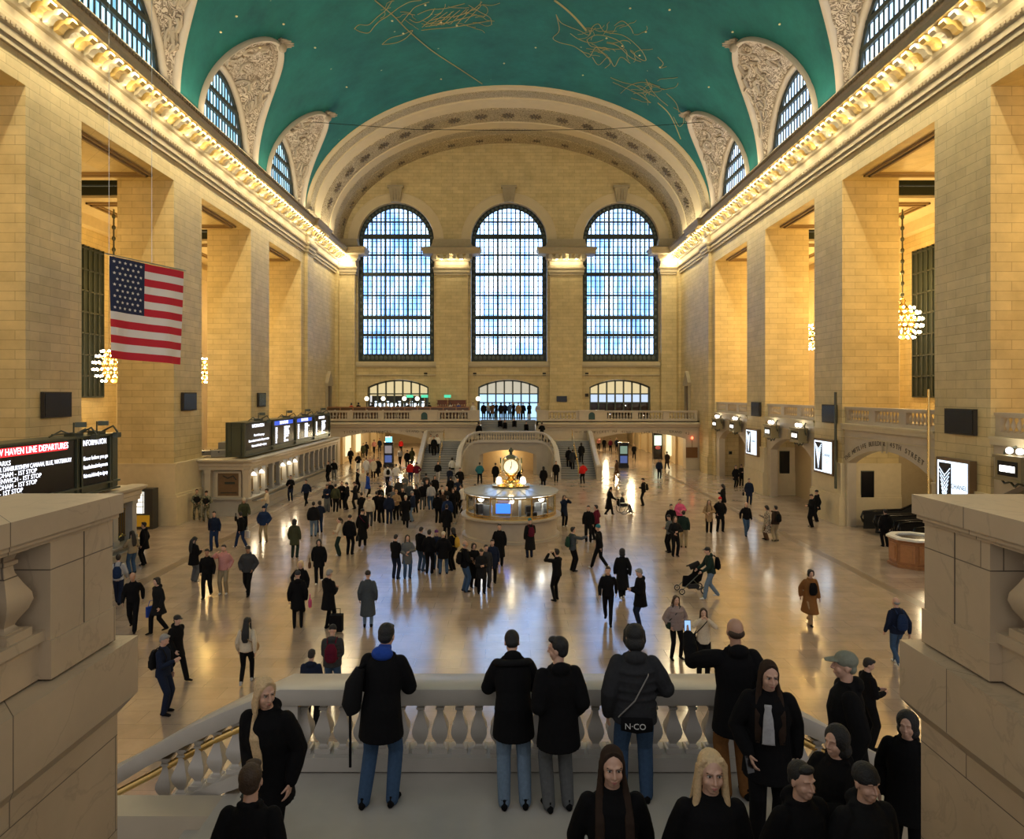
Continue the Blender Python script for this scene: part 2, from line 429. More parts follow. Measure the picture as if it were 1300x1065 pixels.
# ---- entablature
PROF = [(0,19.96),(.14,19.96),(.14,20.22),(.22,20.22),(.22,20.5),(.30,20.56),(.34,20.72),(.18,20.8),(.18,20.98),(.1,21.0),(.1,21.38),(.24,21.44),
        (.30,21.6),(.44,21.66),(.44,22.0),(1.28,22.02),(1.30,22.3),(1.38,22.4),(1.46,22.62),(1.40,22.68),(.5,22.95),(.35,23.3),(.28,23.75),(0,23.8)]
for s in (-1, 1):
    side = 'left' if s < 0 else 'right'
    path = [(s*HW,2),(s*HW,61.4),(s*(HW-.28),61.4),(s*(HW-.28),63.2),(s*HW,63.2),(s*HW,YB-.75),(s*(HW-1.9),YB-.75),(s*(HW-1.9),YB)]
    mb = MB(); mb.sweep(PROF, path, side=-1 if s < 0 else 1)
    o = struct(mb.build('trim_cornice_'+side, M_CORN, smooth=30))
    mb = MB(); mb.box(s*(HW-.105), s*(HW-.06), 2, YB-.9, 21.0, 21.38)
    mb.build('frieze', M_FRZ, o)
    # scroll brackets under the cornice soffit, white and yellow lamplight put into their alternating colours
    for c in (0, 1):
        mb = MB(); y = 14.2 + .64*c
        prof = [(.44,22.0),(1.16,22.0),(1.2,21.86),(1.06,21.72),(.86,21.74),(.72,21.66),(.62,21.5),(.44,21.46)]
        while y < YB-1.2:
            n = len(prof); w = .17; off = .28 if 61.4 < y < 63.2 else 0
            vs = [(s*(HW-off-p), y-w, z) for p, z in prof] + [(s*(HW-off-p), y+w, z) for p, z in prof]
            mb.add(vs, [tuple(range(n)), tuple(range(2*n-1, n-1, -1))] + [(i, (i+1) % n, n+(i+1) % n, n+i) for i in range(n)])
            y += 1.28
        mb.build('bracket_row', mat('pale_bracket', (.55,.49,.35), .6) if c else mat('yellow_lit_bracket', (.60,.42,.14), .6), o)
    mb = MB(); y = 14
    while y < YB-1:
        mb.box(s*(HW-.36), s*(HW-.30), y, y+.10, 20.58, 20.70); mb.box(s*(HW-1.42), s*(HW-1.5), y, y+.14, 22.42, 22.56); y += .26
    mb.build('bead_row', mat('bead_moulding', (.30,.23,.14), .6), o)
# pilaster caps on the end wall
def cap(x0, x1, yw):
    mb = MB(); mb.sweep(PROF, [(x0,YB),(x0,yw),(x1,yw),(x1,YB)], side=-1)
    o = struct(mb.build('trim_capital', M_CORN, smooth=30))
    mb = MB(); n = max(2, round((x1-x0)/.64))
    for i in range(n+1):
        x = x0 + (x1-x0)*i/n
        mb.box(x-.17, x+.17, yw-1.12, yw-.44, 21.5, 22.0)
    mb.build('bracket_row', mat('pale_bracket', (.55,.49,.35), .6), o)
    mb = MB(); mb.box(x0-.05, x1+.05, yw-.13, yw-.1, 21.0, 21.38); mb.build('frieze', M_FRZ, o)
PIL = [(-7.75,-4.3),(4.5,7.95)]
for x0, x1 in PIL:
    cap(x0, x1, YB-.5)
    mb = MB(); mb.box(x0, x1, YB-.5, YB, 4.6, 20.2); mb.box(x0-.1, x1+.1, YB-.62, YB, 4.6, 6.2)
    struct(mb.build('pillar', M_ASH))
for s in (-1, 1):
    mb = MB(); mb.box(s*(HW-1.9), s*HW, YB-.75, YB, 4.6, 20.2); struct(mb.build('pillar', M_ASH))

# ---- end wall with three great windows and three segmental openings at balcony level
WX = [-12.12, .1, 12.2]; WR = 4.12; WZ0 = 10.7; WZS = 23.75; YW = YB+.55
holes = [round_arch(cx, WZ0, WZS, WR) for cx in WX] + [seg_arch(cx, 4.6, 7.95, 3.3, .8) for cx in (-11.9, .05, 12.1)]
outer = [(-HW-.5, 4.6), (HW+.5, 4.6)] + [( (HW+.5)*cos(a), 23.6 + 11.6*sin(a)) for a in [PI*i/40 for i in range(41)]]
mb = MB(); mb.plate([outer]+holes, lambda u, v, w: (u, YB+w, v), .9)
struct(mb.build('wall_end', M_ASH))
mb = MB()
for cx in WX:       # raised archivolt and keystone
    for r0, r1, d in ((WR, WR+.22, .12), (WR+.22, WR+.95, .05), (WR+.95, WR+1.05, .1)):
        L0 = arc(cx, WZS, PI, 0, r1, r1, 32) + arc(cx, WZS, 0, PI, r0, r0, 32)
        n = 33; vs = []; fs = []
        A = arc(cx, WZS, 0, PI, r0, r0, 32); B = arc(cx, WZS, 0, PI, r1, r1, 32)
        for (a, b) in zip(A, B): vs += [(a[0], YB, a[1]), (a[0], YB-d, a[1]), (b[0], YB-d, b[1]), (b[0], YB, b[1])]
        for i in range(n-1): fs += [(4*i+j, 4*i+(j+1) % 4, 4*i+4+(j+1) % 4, 4*i+4+j) for j in range(4)]
        mb.add(vs, fs)
struct(mb.build('trim_archivolt', M_CREAM, smooth=40))
mb = MB()
for cx in WX:
    mb.add([(cx-.5,YB-.35,WZS+WR),(cx+.5,YB-.35,WZS+WR),(cx+.72,YB-.45,WZS+WR+1.5),(cx-.72,YB-.45,WZS+WR+1.5),(cx-.5,YB,WZS+WR),(cx+.5,YB,WZS+WR),(cx+.72,YB,WZS+WR+1.5),(cx-.72,YB,WZS+WR+1.5)],
           [(0,1,2,3),(4,7,6,5),(0,4,5,1),(1,5,6,2),(2,6,7,3),(3,7,4,0)])
    mb.box(cx-.85, cx+.85, YB-.55, YB, WZS+WR+1.5, WZS+WR+1.75)
    for q in (-.3, 0, .3): mb.box(cx+q-.07, cx+q+.07, YB-.5, YB-.3, WZS+WR+.15, WZS+WR+1.35)
struct(mb.build('trim_keystone', M_CORN))
mb = MB()
for x0, x1 in ((-HW+1.9, PIL[0][0]), (PIL[0][1], PIL[1][0]), (PIL[1][1], HW-1.9)):
    mb.box(x0, x1, YB-.3, YB, 10.25, 10.62); mb.box(x0, x1, YB-.18, YB, 9.2, 9.3); mb.box(x0, x1, YB-.2, YB, 10.1, 10.25)
struct(mb.build('trim_sill_course', M_FRZ))

def great_window(i, cx, glow):
    t = tag(bpy.data.objects.new('window_%d' % (i+1), None), kind='structure'); COL.objects.link(t); t.location = (cx, YW, 0)
    mb = MB(); R = WR-.02
    mb.plate([round_arch(0, WZ0, WZS, R)], lambda u, v, w: (u, .55+w, v), .03); mb.build('pane', glow, t)
    # ornamental iron border
    mb = MB(); mb.plate([round_arch(0, WZ0, WZS, R), round_arch(0, WZ0+.85, WZS, R-.5)], lambda u, v, w: (u, -.08+w, v), .16)
    mb.build('frame', M_IRON, t)
    mb = MB()
    for k in range(14):
        z = WZ0+1.2+k*.92
        if z < WZS:
            for s in (-1, 1): mb.lathe([(.02,0),(.17,.02),(.17,.06),(.05,.1)], 0, 0, 0, 8); 
    mb = MB()
    for s in (-1, 1):
        z = WZ0+1.1
        while z < WZS:
            mb.ell((s*(R-.25), -.12, z), (.15,.06,.2), 8, 6); z += .75
    for k in range(1, 26):
        a = PI*k/26; mb.ell(((R-.25)*cos(a), -.12, WZS+(R-.25)*sin(a)), (.15,.06,.15), 8, 6)
    for k in range(16): mb.ell((-R+.5+k*(2*R-1)/15, -.12, WZ0+.42), (.2,.06,.24), 8, 6)
    mb.build('ornament_border', mat('iron_rosette', (.10,.12,.11), .45, .4), t)
    # mullions and transoms, two layers (catwalk glazing behind)
    mb = MB(); ri = R-.45
    nM = 15
    for k in range(1, nM):
        x = -ri + 2*ri*k/nM; top = WZS + math.sqrt(max(0, ri*ri - x*x))
        w = .07 if k % 5 else .11
        mb.box(x-w, x+w, -.07, .07, WZ0+.8, top)
    for z, h in ((WZ0+2.9,.16),(WZ0+4.8,.20),(WZ0+7.2,.09),(WZ0+9.5,.20),(WZ0+11.6,.09),(WZ0+13.6,.26),(WZ0+15.2,.07)):
        hw = ri if z < WZS else math.sqrt(max(0, ri*ri-(z-WZS)**2))
        mb.box(-hw, hw, -.12, .10, z-h, z+h)
    mb.box(-ri, ri, -.1, .1, WZ0+2.55, WZ0+2.66)
    mb.build('mullions', M_IRON, t)
    mb = MB(); n2 = 30
    for k in range(1, n2):
        x = -ri + 2*ri*k/n2; top = WZS + math.sqrt(max(0, ri*ri - x*x))
        mb.box(x-.022, x+.022, .36, .40, WZ0+.8, top)
    z = WZ0+1.4
    while z < WZS+ri-.3:
        hw = ri if z < WZS else math.sqrt(max(0, ri*ri-(z-WZS)**2))
        mb.box(-hw, hw, .33, .41, z-.03, z+.03); z += .62
    mb.build('glazing_bars', mat('steel_glazing_bar', (.05,.09,.15), .5), t)
    return t
great_window(0, WX[0], M_SKYS); great_window(1, WX[1], M_SKYC); great_window(2, WX[2], M_SKYS)

# lower segmental openings (bar, doors to the avenue, closed hall)
def lower_window(i, cx, kind):
    t = tag(bpy.data.objects.new('window_%d' % (i+4), None), kind='structure'); COL.objects.link(t); t.location = (cx, YB+.4, 0)
    mb = MB(); mb.plate([seg_arch(0, 4.6, 7.95, 3.28, .78), seg_arch(0, 4.65, 7.85, 3.12, .72)], lambda u, v, w: (u, w, v), .2)
    for k in range(1, 7):
        x = -3.2+6.4*k/7; R = (3.28**2+.78**2)/(2*.78); top = 7.95-(R-.78)+math.sqrt(R*R-x*x)
        mb.box(x-.08, x+.08, 0, .18, 4.6, top)
    for z in (6.25, 7.2): mb.box(-3.2, 3.2, -.02, .2, z-.07, z+.07)
    mb.build('frame', M_BRONZE, t)
    mb = MB()
    if kind == 'doors':
        mb.box(-3.2, 3.2, .3, .33, 4.6, 7.2); mb.build('pane', mat('street_daylight', (.1,.1,.1), .4, emit=(.35,.62,.95), es=1.3, noise=0), t)
        mb = MB(); mb.plate([seg_arch(0, 7.2, 7.95, 3.2, .75)], lambda u, v, w: (u, .3+w, v), .03); mb.build('pane', mat('upper_door_light', (.1,.1,.1), .4, emit=(.55,.50,.38), es=.7), t)
    elif kind == 'closed':
        mb.box(-3.2, 3.2, .3, .33, 4.6, 6.2); mb.build('pane', mat('dark_brown_glass', (.045,.022,.01), .15), t)
        mb = MB(); mb.box(-3.2, 3.2, .3, .33, 6.2, 7.2); mb.build('pane', mat('sky_lit_glass', (.1,.1,.1), .4, emit=(.55,.68,.9), es=.8), t)
        mb = MB(); mb.plate([seg_arch(0, 7.2, 7.95, 3.2, .75)], lambda u, v, w: (u, .3+w, v), .03); mb.build('pane', mat('warm_lit_glass', (.1,.1,.1), .4, emit=(.75,.60,.32), es=.7), t)
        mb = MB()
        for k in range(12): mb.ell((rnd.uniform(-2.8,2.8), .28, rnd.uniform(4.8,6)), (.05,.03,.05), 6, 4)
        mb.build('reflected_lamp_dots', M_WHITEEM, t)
    else:
        mb.box(-3.2, 3.2, 1.6, 1.63, 4.6, 7.0); mb.build('pane', mat('bar_back_dark', (.05,.05,.045), .3), t)
        mb = MB(); mb.plate([seg_arch(0, 7.0, 7.95, 3.2, .75)], lambda u, v, w: (u, .3+w, v), .03); mb.build('pane', MATS['warm_lit_glass'] if 'warm_lit_glass' in MATS else mat('warm_lit_glass', (.1,.1,.1), .4, emit=(.75,.60,.32), es=.7), t)
lower_window(0, -11.9, 'bar'); lower_window(1, .05, 'doors'); lower_window(2, 12.1, 'closed')

# ---- arch soffit between vault and end wall
RINGS = [(YA,-.25,0),(YA,.0,0),(YA+.1,.14,0),(YA+.75,.14,0),(YA+.8,.26,1),(YA+1.9,.28,1),(YA+2.0,.40,0),(YA+3.9,.42,0),(YA+4.0,.5,2),(YA+6.9,.52,2),(YA+7.0,.62,0),(YA+8.4,.64,0),(YA+8.5,.70,1),(YA+9.7,.72,1),(YA+9.8,.78,2),(YB+.02,.82,2)]
mb = MB(); n = 72
for j in range(len(RINGS)-1):
    (y0, i0, _), (y1, i1, k) = RINGS[j], RINGS[j+1]
    mb.k = k; vs = []; fs = []
    for y, ins in ((y0, i0), (y1, i1)):
        for i in range(n+1):
            a = PI*i/n; vs.append(((HW-ins*.6)*cos(a), y, ZS-.1+(RISE+.1-ins)*sin(a)))
    fs = [(i, i+1, n+2+i, n+1+i) for i in range(n)]
    mb.add(vs, fs)
struct(mb.build('ceiling_arch', [M_CREAM, M_ORN2, M_ORN], smooth=35))
mb = MB()   # carved rosettes on the two ornament bands
def rosette(a, y, ins, r, petals=9):
    c = Vector(((HW-ins*.6)*cos(a), y, ZS-.1+(RISE+.1-ins)*sin(a)))
    nrm = -Vector((cos(a)/(HW), 0, sin(a)/RISE)).normalized(); t1 = Vector((0,1,0)); t2 = nrm.cross(t1)
    M = Matrix((t1, t2, nrm)).transposed()
    mb.ell(c+nrm*.08, (r*.3, r*.3, .1), 8, 6, M)
    for k in range(petals):
        b = 2*PI*k/petals; p = c + nrm*.05 + (t1*cos(b)+t2*sin(b))*r*.62
        R = M @ Matrix.Rotation(b, 3, 'Z')
        mb.ell(p, (r*.3, r*.13, .06), 6, 5, R)
for k in range(19): rosette(PI*(.07+.86*k/18), YA+5.45, .51, .72)
for k in range(17): rosette(PI*(.06+.88*k/16), YA+11, .8, .5, 6)
struct(mb.build('ceiling_rosettes', mat('rosette_stone', (.17,.13,.085), .6), smooth=True))

# ---- vault, with a lunette penetrating it over each opening
LY = [21.6, 33.1, 44.8, 56.2]; LHW = 4.4; LZT = 30.1
def lob_z(y):
    for c in [10.1]+LY:
        d = abs(y-c)/LHW
        if d < 1: return ZS+.15 + (LZT-ZS-.15)*math.sqrt(1-d*d)
    return ZS
def vx(z): return HW*math.sqrt(max(0, 1-((z-ZS)/RISE)**2))
ys = set([-4, YA])
y = -4
while y < YA: ys.add(round(y, 3)); y += .6
for c in [10.1]+LY:
    for k in range(33): ys.add(round(c - LHW*cos(PI*k/32), 4))
ys = sorted(ys); n = 48; mb = MB(); vs = []
for y in ys:
    a0 = math.asin(min(1, (lob_z(y)-ZS)/RISE))
    for i in range(n+1):
        a = a0 + (PI-2*a0)*i/n
        vs.append((HW*cos(a), y, ZS+RISE*sin(a)))
fs = [(j*(n+1)+i, j*(n+1)+i+1, (j+1)*(n+1)+i+1, (j+1)*(n+1)+i) for j in range(len(ys)-1) for i in range(n)]
mb.add(vs, fs)
struct(mb.build('ceiling', M_CEIL, smooth=True))
def lunette(cy, s, idx):
    """stucco hood from the lobe cut in the vault down to the arched window"""
    K = 48; rows = 14
    def pt(i, j):
        th = PI*i/K; q = j/rows
        yb = cy - LHW*cos(th); zb = ZS+.15+(LZT-ZS-.15)*sin(th); xb = vx(zb)
        yw = cy - 3.95*cos(th); zw = ZS+.2+4.75*sin(th); xw = HW+.45
        p = Vector((xb, yb, zb)).lerp(Vector((xw, yw, zw)), q)
        # figures and foliage in relief
        edge = min(1, q*6, (1-q)*5)*min(1, sin(th)*3)
        r = (sin(p.y*5.1+cy)*cos(p.z*4.3) + sin((p.x*3+p.y*2.3)*2.1+idx)*.8 + cos(p.z*7.7+p.y*6.1)*.6)
        p.z -= .11*max(0, r)*edge; p.x -= .10*max(0, r)*edge
        return (s*p.x, p.y, p.z)
    mb = MB(); mb.add([pt(i, j) for j in range(rows+1) for i in range(K+1)],
        [(j*(K+1)+i, j*(K+1)+i+1, (j+1)*(K+1)+i+1, (j+1)*(K+1)+i) for j in range(rows) for i in range(K)])
    o = struct(mb.build('ceiling_lunette', M_TAN, smooth=60))
    mb = MB()   # raised band along the lobe, and around the window
    P = [(s*(vx(zb)-.04), cy - LHW*cos(th), zb-.02) for th, zb in [(PI*i/K, ZS+.15+(LZT-ZS-.15)*sin(PI*i/K)) for i in range(K+1)]]
    mb.tube(P, (.26,.16), 8); 
    P = [(s*(HW+.40), cy - 3.95*cos(PI*i/K), ZS+.2+4.75*sin(PI*i/K)) for i in range(K+1)]
    mb.tube(P, (.22,.22), 8)
    mb.build('moulded_band', M_RIM, o, smooth=60)
    mb = MB()   # winged crest at the tip
    c = Vector((vx(LZT)-.2, cy, LZT+.05))
    for k in range(9):
        a = PI*(k/8); L_ = .55+.35*sin(a)
        mb.tube([(s*c.x, c.y, c.z-.15), (s*(c.x-.25*sin(a)), c.y+.4*cos(a)*L_, c.z-.1+.05*k % 2), (s*(c.x-.95*sin(a)*L_), c.y+.85*cos(a)*L_, c.z+.02)], [.16,.12,.04], 6)
    mb.ell((s*(c.x-.1), c.y, c.z-.25), (.28,.3,.3), 8, 6)
    # relief scrolls on the hood
    for k in range(26):
        i = rnd.uniform(.12, .88)*K; j = rnd.uniform(.15, .8)*rows
        p = Vector(pt(i, j)); pts = []; a0 = rnd.uniform(0, 6.3)
        for q in range(7):
            rr = .34*(1-q/8); a = a0+q*.9
            pp = Vector(pt(min(K-1, max(1, i+rr*cos(a)*5.5)), min(rows-1, max(.6, j+rr*sin(a)*7))))
            pts.append((pp.x-s*.05, pp.y, pp.z-.05))
        mb.tube(pts, [.12,.11,.1,.09,.08,.06,.03], 5)
    mb.build('relief_figures', mat('relief_stone', (.40,.33,.25), .7), o, smooth=60)
    # window
    t = tag(bpy.data.objects.new('window_%d' % idx, None), kind='structure'); COL.objects.link(t)
    R = 3.8; x = HW+.55
    f = lambda u, v, w: (s*(x+w), cy+u, v)
    shape = lambda r, z0=ZS: [(-r, z0), (r, z0)] + arc(0, ZS+.15, 0, PI, r, r*1.22, 20)
    mb = MB(); mb.plate([shape(R)], lambda u, v, w: (s*(x+.3+w), cy+u, v), .03); mb.build('pane', M_SKYL if s < 0 else M_SKYR, t)
    mb = MB(); mb.plate([shape(R), shape(R-.28, ZS+.1)], f, .15)
    for k in range(1, 16):
        u = -R+.2+(2*R-.4)*k/16; top = ZS+.15+1.22*math.sqrt(max(0, R*R-u*u))
        w = .05
        mb.box(s*(x+.08), s*(x+.14), cy+u-w, cy+u+w, ZS, top)
    for z in (ZS+1.9, ZS+3.1):
        hw = math.sqrt(max(0, R*R-((z-ZS-.15)/1.22)**2)); mb.box(s*(x-.02), s*(x+.16), cy-hw, cy+hw, z-.14, z+.14)
    mb.build('frame', M_IRON, t)
    for k in range(40):
        pass
for i, c in enumerate([LY[0], LY[1], LY[2], LY[3]]):
    lunette(c, -1, 7+2*i); lunette(c, 1, 8+2*i)

# ---- gold line drawing of the constellations, painted on the vault
def on_vault(x, y): return (x, y, ZS+RISE*math.sqrt(max(0, 1-(x/HW)**2))-.03)
mb = MB()
def stroke(pts, w=.03):
    P = []
    if len(pts) > 2:      # smooth the drawn line
        Q = [pts[0]]+list(pts)+[pts[-1]]; R_ = []
        for i in range(1, len(Q)-2):
            for k in range(5):
                t = k/5; c_ = []
                for d in (0, 1):
                    a, b, c, e = Q[i-1][d], Q[i][d], Q[i+1][d], Q[i+2][d]; c_.append(.5*(2*b+(c-a)*t+(2*a-5*b+4*c-e)*t*t+(3*b-a-3*c+e)*t**3))
                R_.append(tuple(c_))
        pts = R_+[pts[-1]]
    for (x0, y0), (x1, y1) in zip(pts, pts[1:]):
        n = max(1, int(math.hypot(x1-x0, y1-y0)/.5))
        P += [on_vault(x0+(x1-x0)*k/n, y0+(y1-y0)*k/n) for k in range(n)]
    P.append(on_vault(*pts[-1]))
    mb.tube(P, w, 4)
def blob(cx, cy, rx, ry, ang, wob, seed, n=18, w=.035, a0=0, a1=2*PI):
    r = random.Random(seed); ph = [r.uniform(0, 6) for _ in range(4)]; pts = []
    for k in range(n+1):
        a = a0+(a1-a0)*k/n; q = 1+wob*(sin(3*a+ph[0])+.6*sin(5*a+ph[1]))
        u, v = rx*q*cos(a), ry*q*sin(a); pts.append((cx+u*cos(ang)-v*sin(ang), cy+u*sin(ang)+v*cos(ang)))
    stroke(pts, w)
def px_on_vault(px, py):      # where a sight line meets the vault (used once, to place the drawing where the photo has it)
    dx, dz = (px-645)/867, (500-py)/867
    lo, hi = 5, 90
    for _ in range(40):
        m_ = (lo+hi)/2; x = dx*m_; z = 7.2+dz*m_
        q = 1-(x/HW)**2
        if q <= 0 or z > ZS+RISE*math.sqrt(q): hi = m_
        else: lo = m_
    return (dx*lo, lo)
def S(*pp, w=.03): stroke([px_on_vault(a, b) for a, b in pp], w)
S((450,36),(458,40),(468,41),(475,33),(482,26),(492,20),(505,10)); S((450,36),(456,31),(468,31),(478,22),(490,12),(498,0)); S((505,10),(520,2),(535,0))
S((485,56),(495,48),(510,44),(524,38),(515,48),(502,54),(485,56)); S((535,38),(552,36),(575,34),(598,30),(622,26)); S((540,33),(560,30),(585,24),(605,18))
S((545,26),(560,22),(580,20),(600,12),(612,2)); S((530,18),(545,12),(566,10),(590,4)); S((520,24),(530,28),(545,20),(552,10)); S((510,28),(520,16),(528,8),(545,2)); S((595,6),(608,14),(622,22),(624,30))
S((704,0),(716,9),(730,22),(744,38), w=.09); S((476,0),(500,20),(520,40),(550,65),(585,88),(612,106), w=.05)
for k in range(7): S((536+k*9,34-k),(548+k*9,24-k*1.4),(560+k*8,16-k*1.2))
S((706,18),(712,28),(724,34),(735,38),(748,44),(752,34),(760,30),(768,40),(790,44),(805,54),(816,66),(820,76),(812,74),(800,64))
S((706,18),(710,38),(702,48),(712,54),(728,58),(740,66),(748,72),(756,60),(764,66),(775,78),(768,86)); S((745,50),(756,44),(772,46),(786,52),(792,60),(780,62),(764,60),(750,58),(745,50))
S((752,72),(760,82),(772,72),(780,84),(788,72),(800,80)); S((835,72),(842,80),(838,86),(846,84)); S((780,32),(790,26),(800,34),(804,42)); S((770,54),(785,58),(800,72),(814,78)); S((724,42),(736,50),(752,54),(766,50))
S((775,98),(790,104),(806,108),(820,116),(832,122)); S((778,104),(796,112),(812,120),(826,130)); S((820,100),(826,112),(836,124),(848,134)); S((788,118),(800,108),(816,104),(838,110)); S((835,130),(848,142),(856,156),(864,176), w=.05)
S((855,136),(864,142),(868,154),(862,160),(855,148)); S((846,118),(858,130),(862,142))
def swirl(cx, cy, n, rx, ry, seed):
    r = random.Random(seed)
    for k in range(n):
        x, y = cx+r.uniform(-rx, rx), cy+r.uniform(-ry, ry); a = r.uniform(-.5, .5); P = []
        for q in range(6): P.append((x, y)); a += r.uniform(-.7, .7); x += 5.5*cos(a); y += 3.5*sin(a)
        S(*P, w=.022)
swirl(575, 20, 16, 42, 14, 1); swirl(770, 52, 20, 38, 18, 2); swirl(815, 112, 10, 26, 12, 3); swirl(495, 22, 5, 22, 12, 4)
struct(mb.build('ceiling_gold_drawing', mat('gold_paint', (.40,.34,.16), .6)))
mb = MB()
for px, py in ((498,26),(512,42),(540,6),(560,28),(580,32),(640,80),(770,48),(790,58),(812,70),(838,85),(740,95),(560,100),(680,60),(800,10),(850,12),(400,60),(440,110),(360,30),(300,20),(820,40),(900,110),(930,40),(990,30),(280,40),(330,60)):
    c = px_on_vault(px, py); mb.ell(on_vault(*c), (.09,.09,.05), 8, 4)
struct(mb.build('ceiling_stars', mat('gold_star', (.75,.68,.40), .5)))
# thin service cable under the vault
mb = MB(); mb.tube([(-14.6,51,27.5),(-7,50.9,26.9),(0,50.8,26.8),(7,50.9,26.9),(14.6,51,27.5)], .022, 5)
tag(mb.build('service_cable', M_BLACK), 'thin black cable strung across the hall below the teal ceiling', 'cable')
# ================================================================ BALCONIES, STAIRS
def baluster_mesh(name, h, r, m, n=12, sq=False):
    prof = [(.62,0),(.62,.10),(.50,.11),(.38,.15),(.46,.19),(.80,.30),(.95,.40),(.90,.48),(.62,.60),(.38,.72),(.33,.80),(.48,.82),(.48,.86),(.36,.87),(.44,.92),(.62,.94),(.62,1.0)]
    mb = MB(); mb.lathe([(a*r*(1.32 if n == 4 else 1), b*h) for a, b in prof], n=n, a0=PI/4 if n == 4 else 0)
    mb.box(-r*.85, r*.85, -r*.85, r*.85, 0, h*.09); mb.box(-r*.75, r*.75, -r*.75, r*.75, h*.95, h)
    return mb.mesh(name, m, smooth=40)
BAL_FAR = baluster_mesh('baluster', .62, .10, M_BALC, 8)
BAL_LAND = baluster_mesh('baluster', .60, .107, M_LAND, 4)
BAL_NEAR = baluster_mesh('baluster', .50, .115, M_NEAR, 4)
def balustrade(label, p0, p1, z0, groups, m, bal, h=.62, group=None, wall=.3, rail=.18, plinth=.2):
    """straight balustrade from p0 to p1 standing on z0"""
    P0, P1 = Vector((p0[0], p0[1], 0)), Vector((p1[0], p1[1], 0)); d = (P1-P0); Ln = d.length; d.normalize(); a = math.atan2(d.y, d.x)
    t = thing('balustrade', label, 'balustrade', (p0[0], p0[1], z0), a, group)
    mb = MB(); zt = plinth+h
    mb.box(0, Ln, -wall/2, wall/2, 0, plinth); mb.box(0, Ln, -wall/2-.03, wall/2+.03, 0, .06)
    mb.build('base', m, t)
    mb = MB(); mb.box(0, Ln, -wall/2, wall/2, zt, zt+rail*.6); mb.box(0, Ln, -wall/2-.05, wall/2+.05, zt+rail*.4, zt+rail)
    mb.build('rail', m, t)
    pos = []; gl = Ln/groups
    for g in range(groups):
        x0, x1 = g*gl, (g+1)*gl
        for xa in ((x0,) if g else (x0,))+(x1-.28,):
            mp = MB(); mp.box(xa, xa+.28, -wall/2+.01, wall/2-.01, plinth, zt); mp.build('pier', m, t)
        n = max(1, int((gl-.62)/.29))
        for k in range(n): pos.append(x0+.31+(gl-.62)*(k+.5)/n)
    for x in pos: link_mesh('baluster', bal, t, (x, 0, plinth))
    return t
# ---- west balcony
DZ = 4.6
mb = MB()
mb.box(-HW, -2.7, 65.3, YB+1, DZ-.45, DZ); mb.box(2.7, HW, 65.3, YB+1, DZ-.45, DZ); mb.box(-2.7, 2.7, 68.3, YB+1, DZ-.45, DZ)
mb.box(-HW, HW, YB+1, 110, 4.0, DZ)
struct(mb.build('floor_balcony', M_FLOOR))
lower = [(-HW, -.3), (HW, -.3), (HW, DZ), (2.66, DZ), (2.66, 2.8), (-2.66, 2.8), (-2.66, DZ), (-HW, DZ)]
mb = MB(); mb.plate([lower, seg_arch(-12.3, -.02, 2.9, 4.0, .62), seg_arch(12.65, -.02, 2.9, 4.35, .6), seg_arch(0, -.02, 1.65, 2.8, .55)], lambda u, v, w: (u, 65.3+w, v), 1.0)
struct(mb.build('wall_balcony', M_BALC))
mb = MB()
for x0, x1 in ((-HW, -2.9), (2.9, HW)):
    mb.sweep([(0,3.98),(.18,4.02),(.22,4.2),(.34,4.24),(.36,4.38),(.0,4.5)], [(x0,65.3),(x1,65.3)], side=-1)
    mb.box(x0, x1, 65.24, 65.3, 3.7, 3.75)
    mb.box((x0+x1)/2-.2, (x0+x1)/2+.2, 65.22, 65.3, 3.4, 4.0)
struct(mb.build('trim_balcony_ledge', M_BALC))
SEG = [((-18.1,65.5),(-9.2,65.5),3,'long balustrade of the west balcony below the bar counter'),((-6.8,65.5),(-3.6,65.5),1,'short west balcony balustrade on the bar side of the stairs'),
       ((3.6,65.5),(6.8,65.5),1,'short west balcony balustrade between the stairs and the green plaque'),((9.2,65.5),(18.1,65.5),3,'long west balcony balustrade in front of the dark arched window')]
for a, b, g, lb in SEG: balustrade(lb, a, b, DZ, g, M_BALC, BAL_FAR)
mb = MB()
for x0, x1 in ((-9.2,-6.8),(6.8,9.2),(-3.6,-2.75),(2.75,3.6)): mb.box(x0, x1, 65.25, 65.9, DZ, 5.6); mb.box(x0-.05, x1+.05, 65.2, 65.95, 5.52, 5.64)
struct(mb.build('trim_balcony_pier', M_BALC))
for x, lb in ((-8.0, 'dark green arched plaque on the balcony pier beside the bar'), (8.0, 'dark green arched plaque on the balcony pier beside the black screen')):
    mb = MB(); mb.plate([round_arch(x, 4.75, 5.15, .3, 10)], lambda u, v, w: (u, 65.2+w, v), .045)
    tag(mb.build('wall_plaque', mat('green_plaque', (.02,.06,.05), .4)), lb, 'plaque')
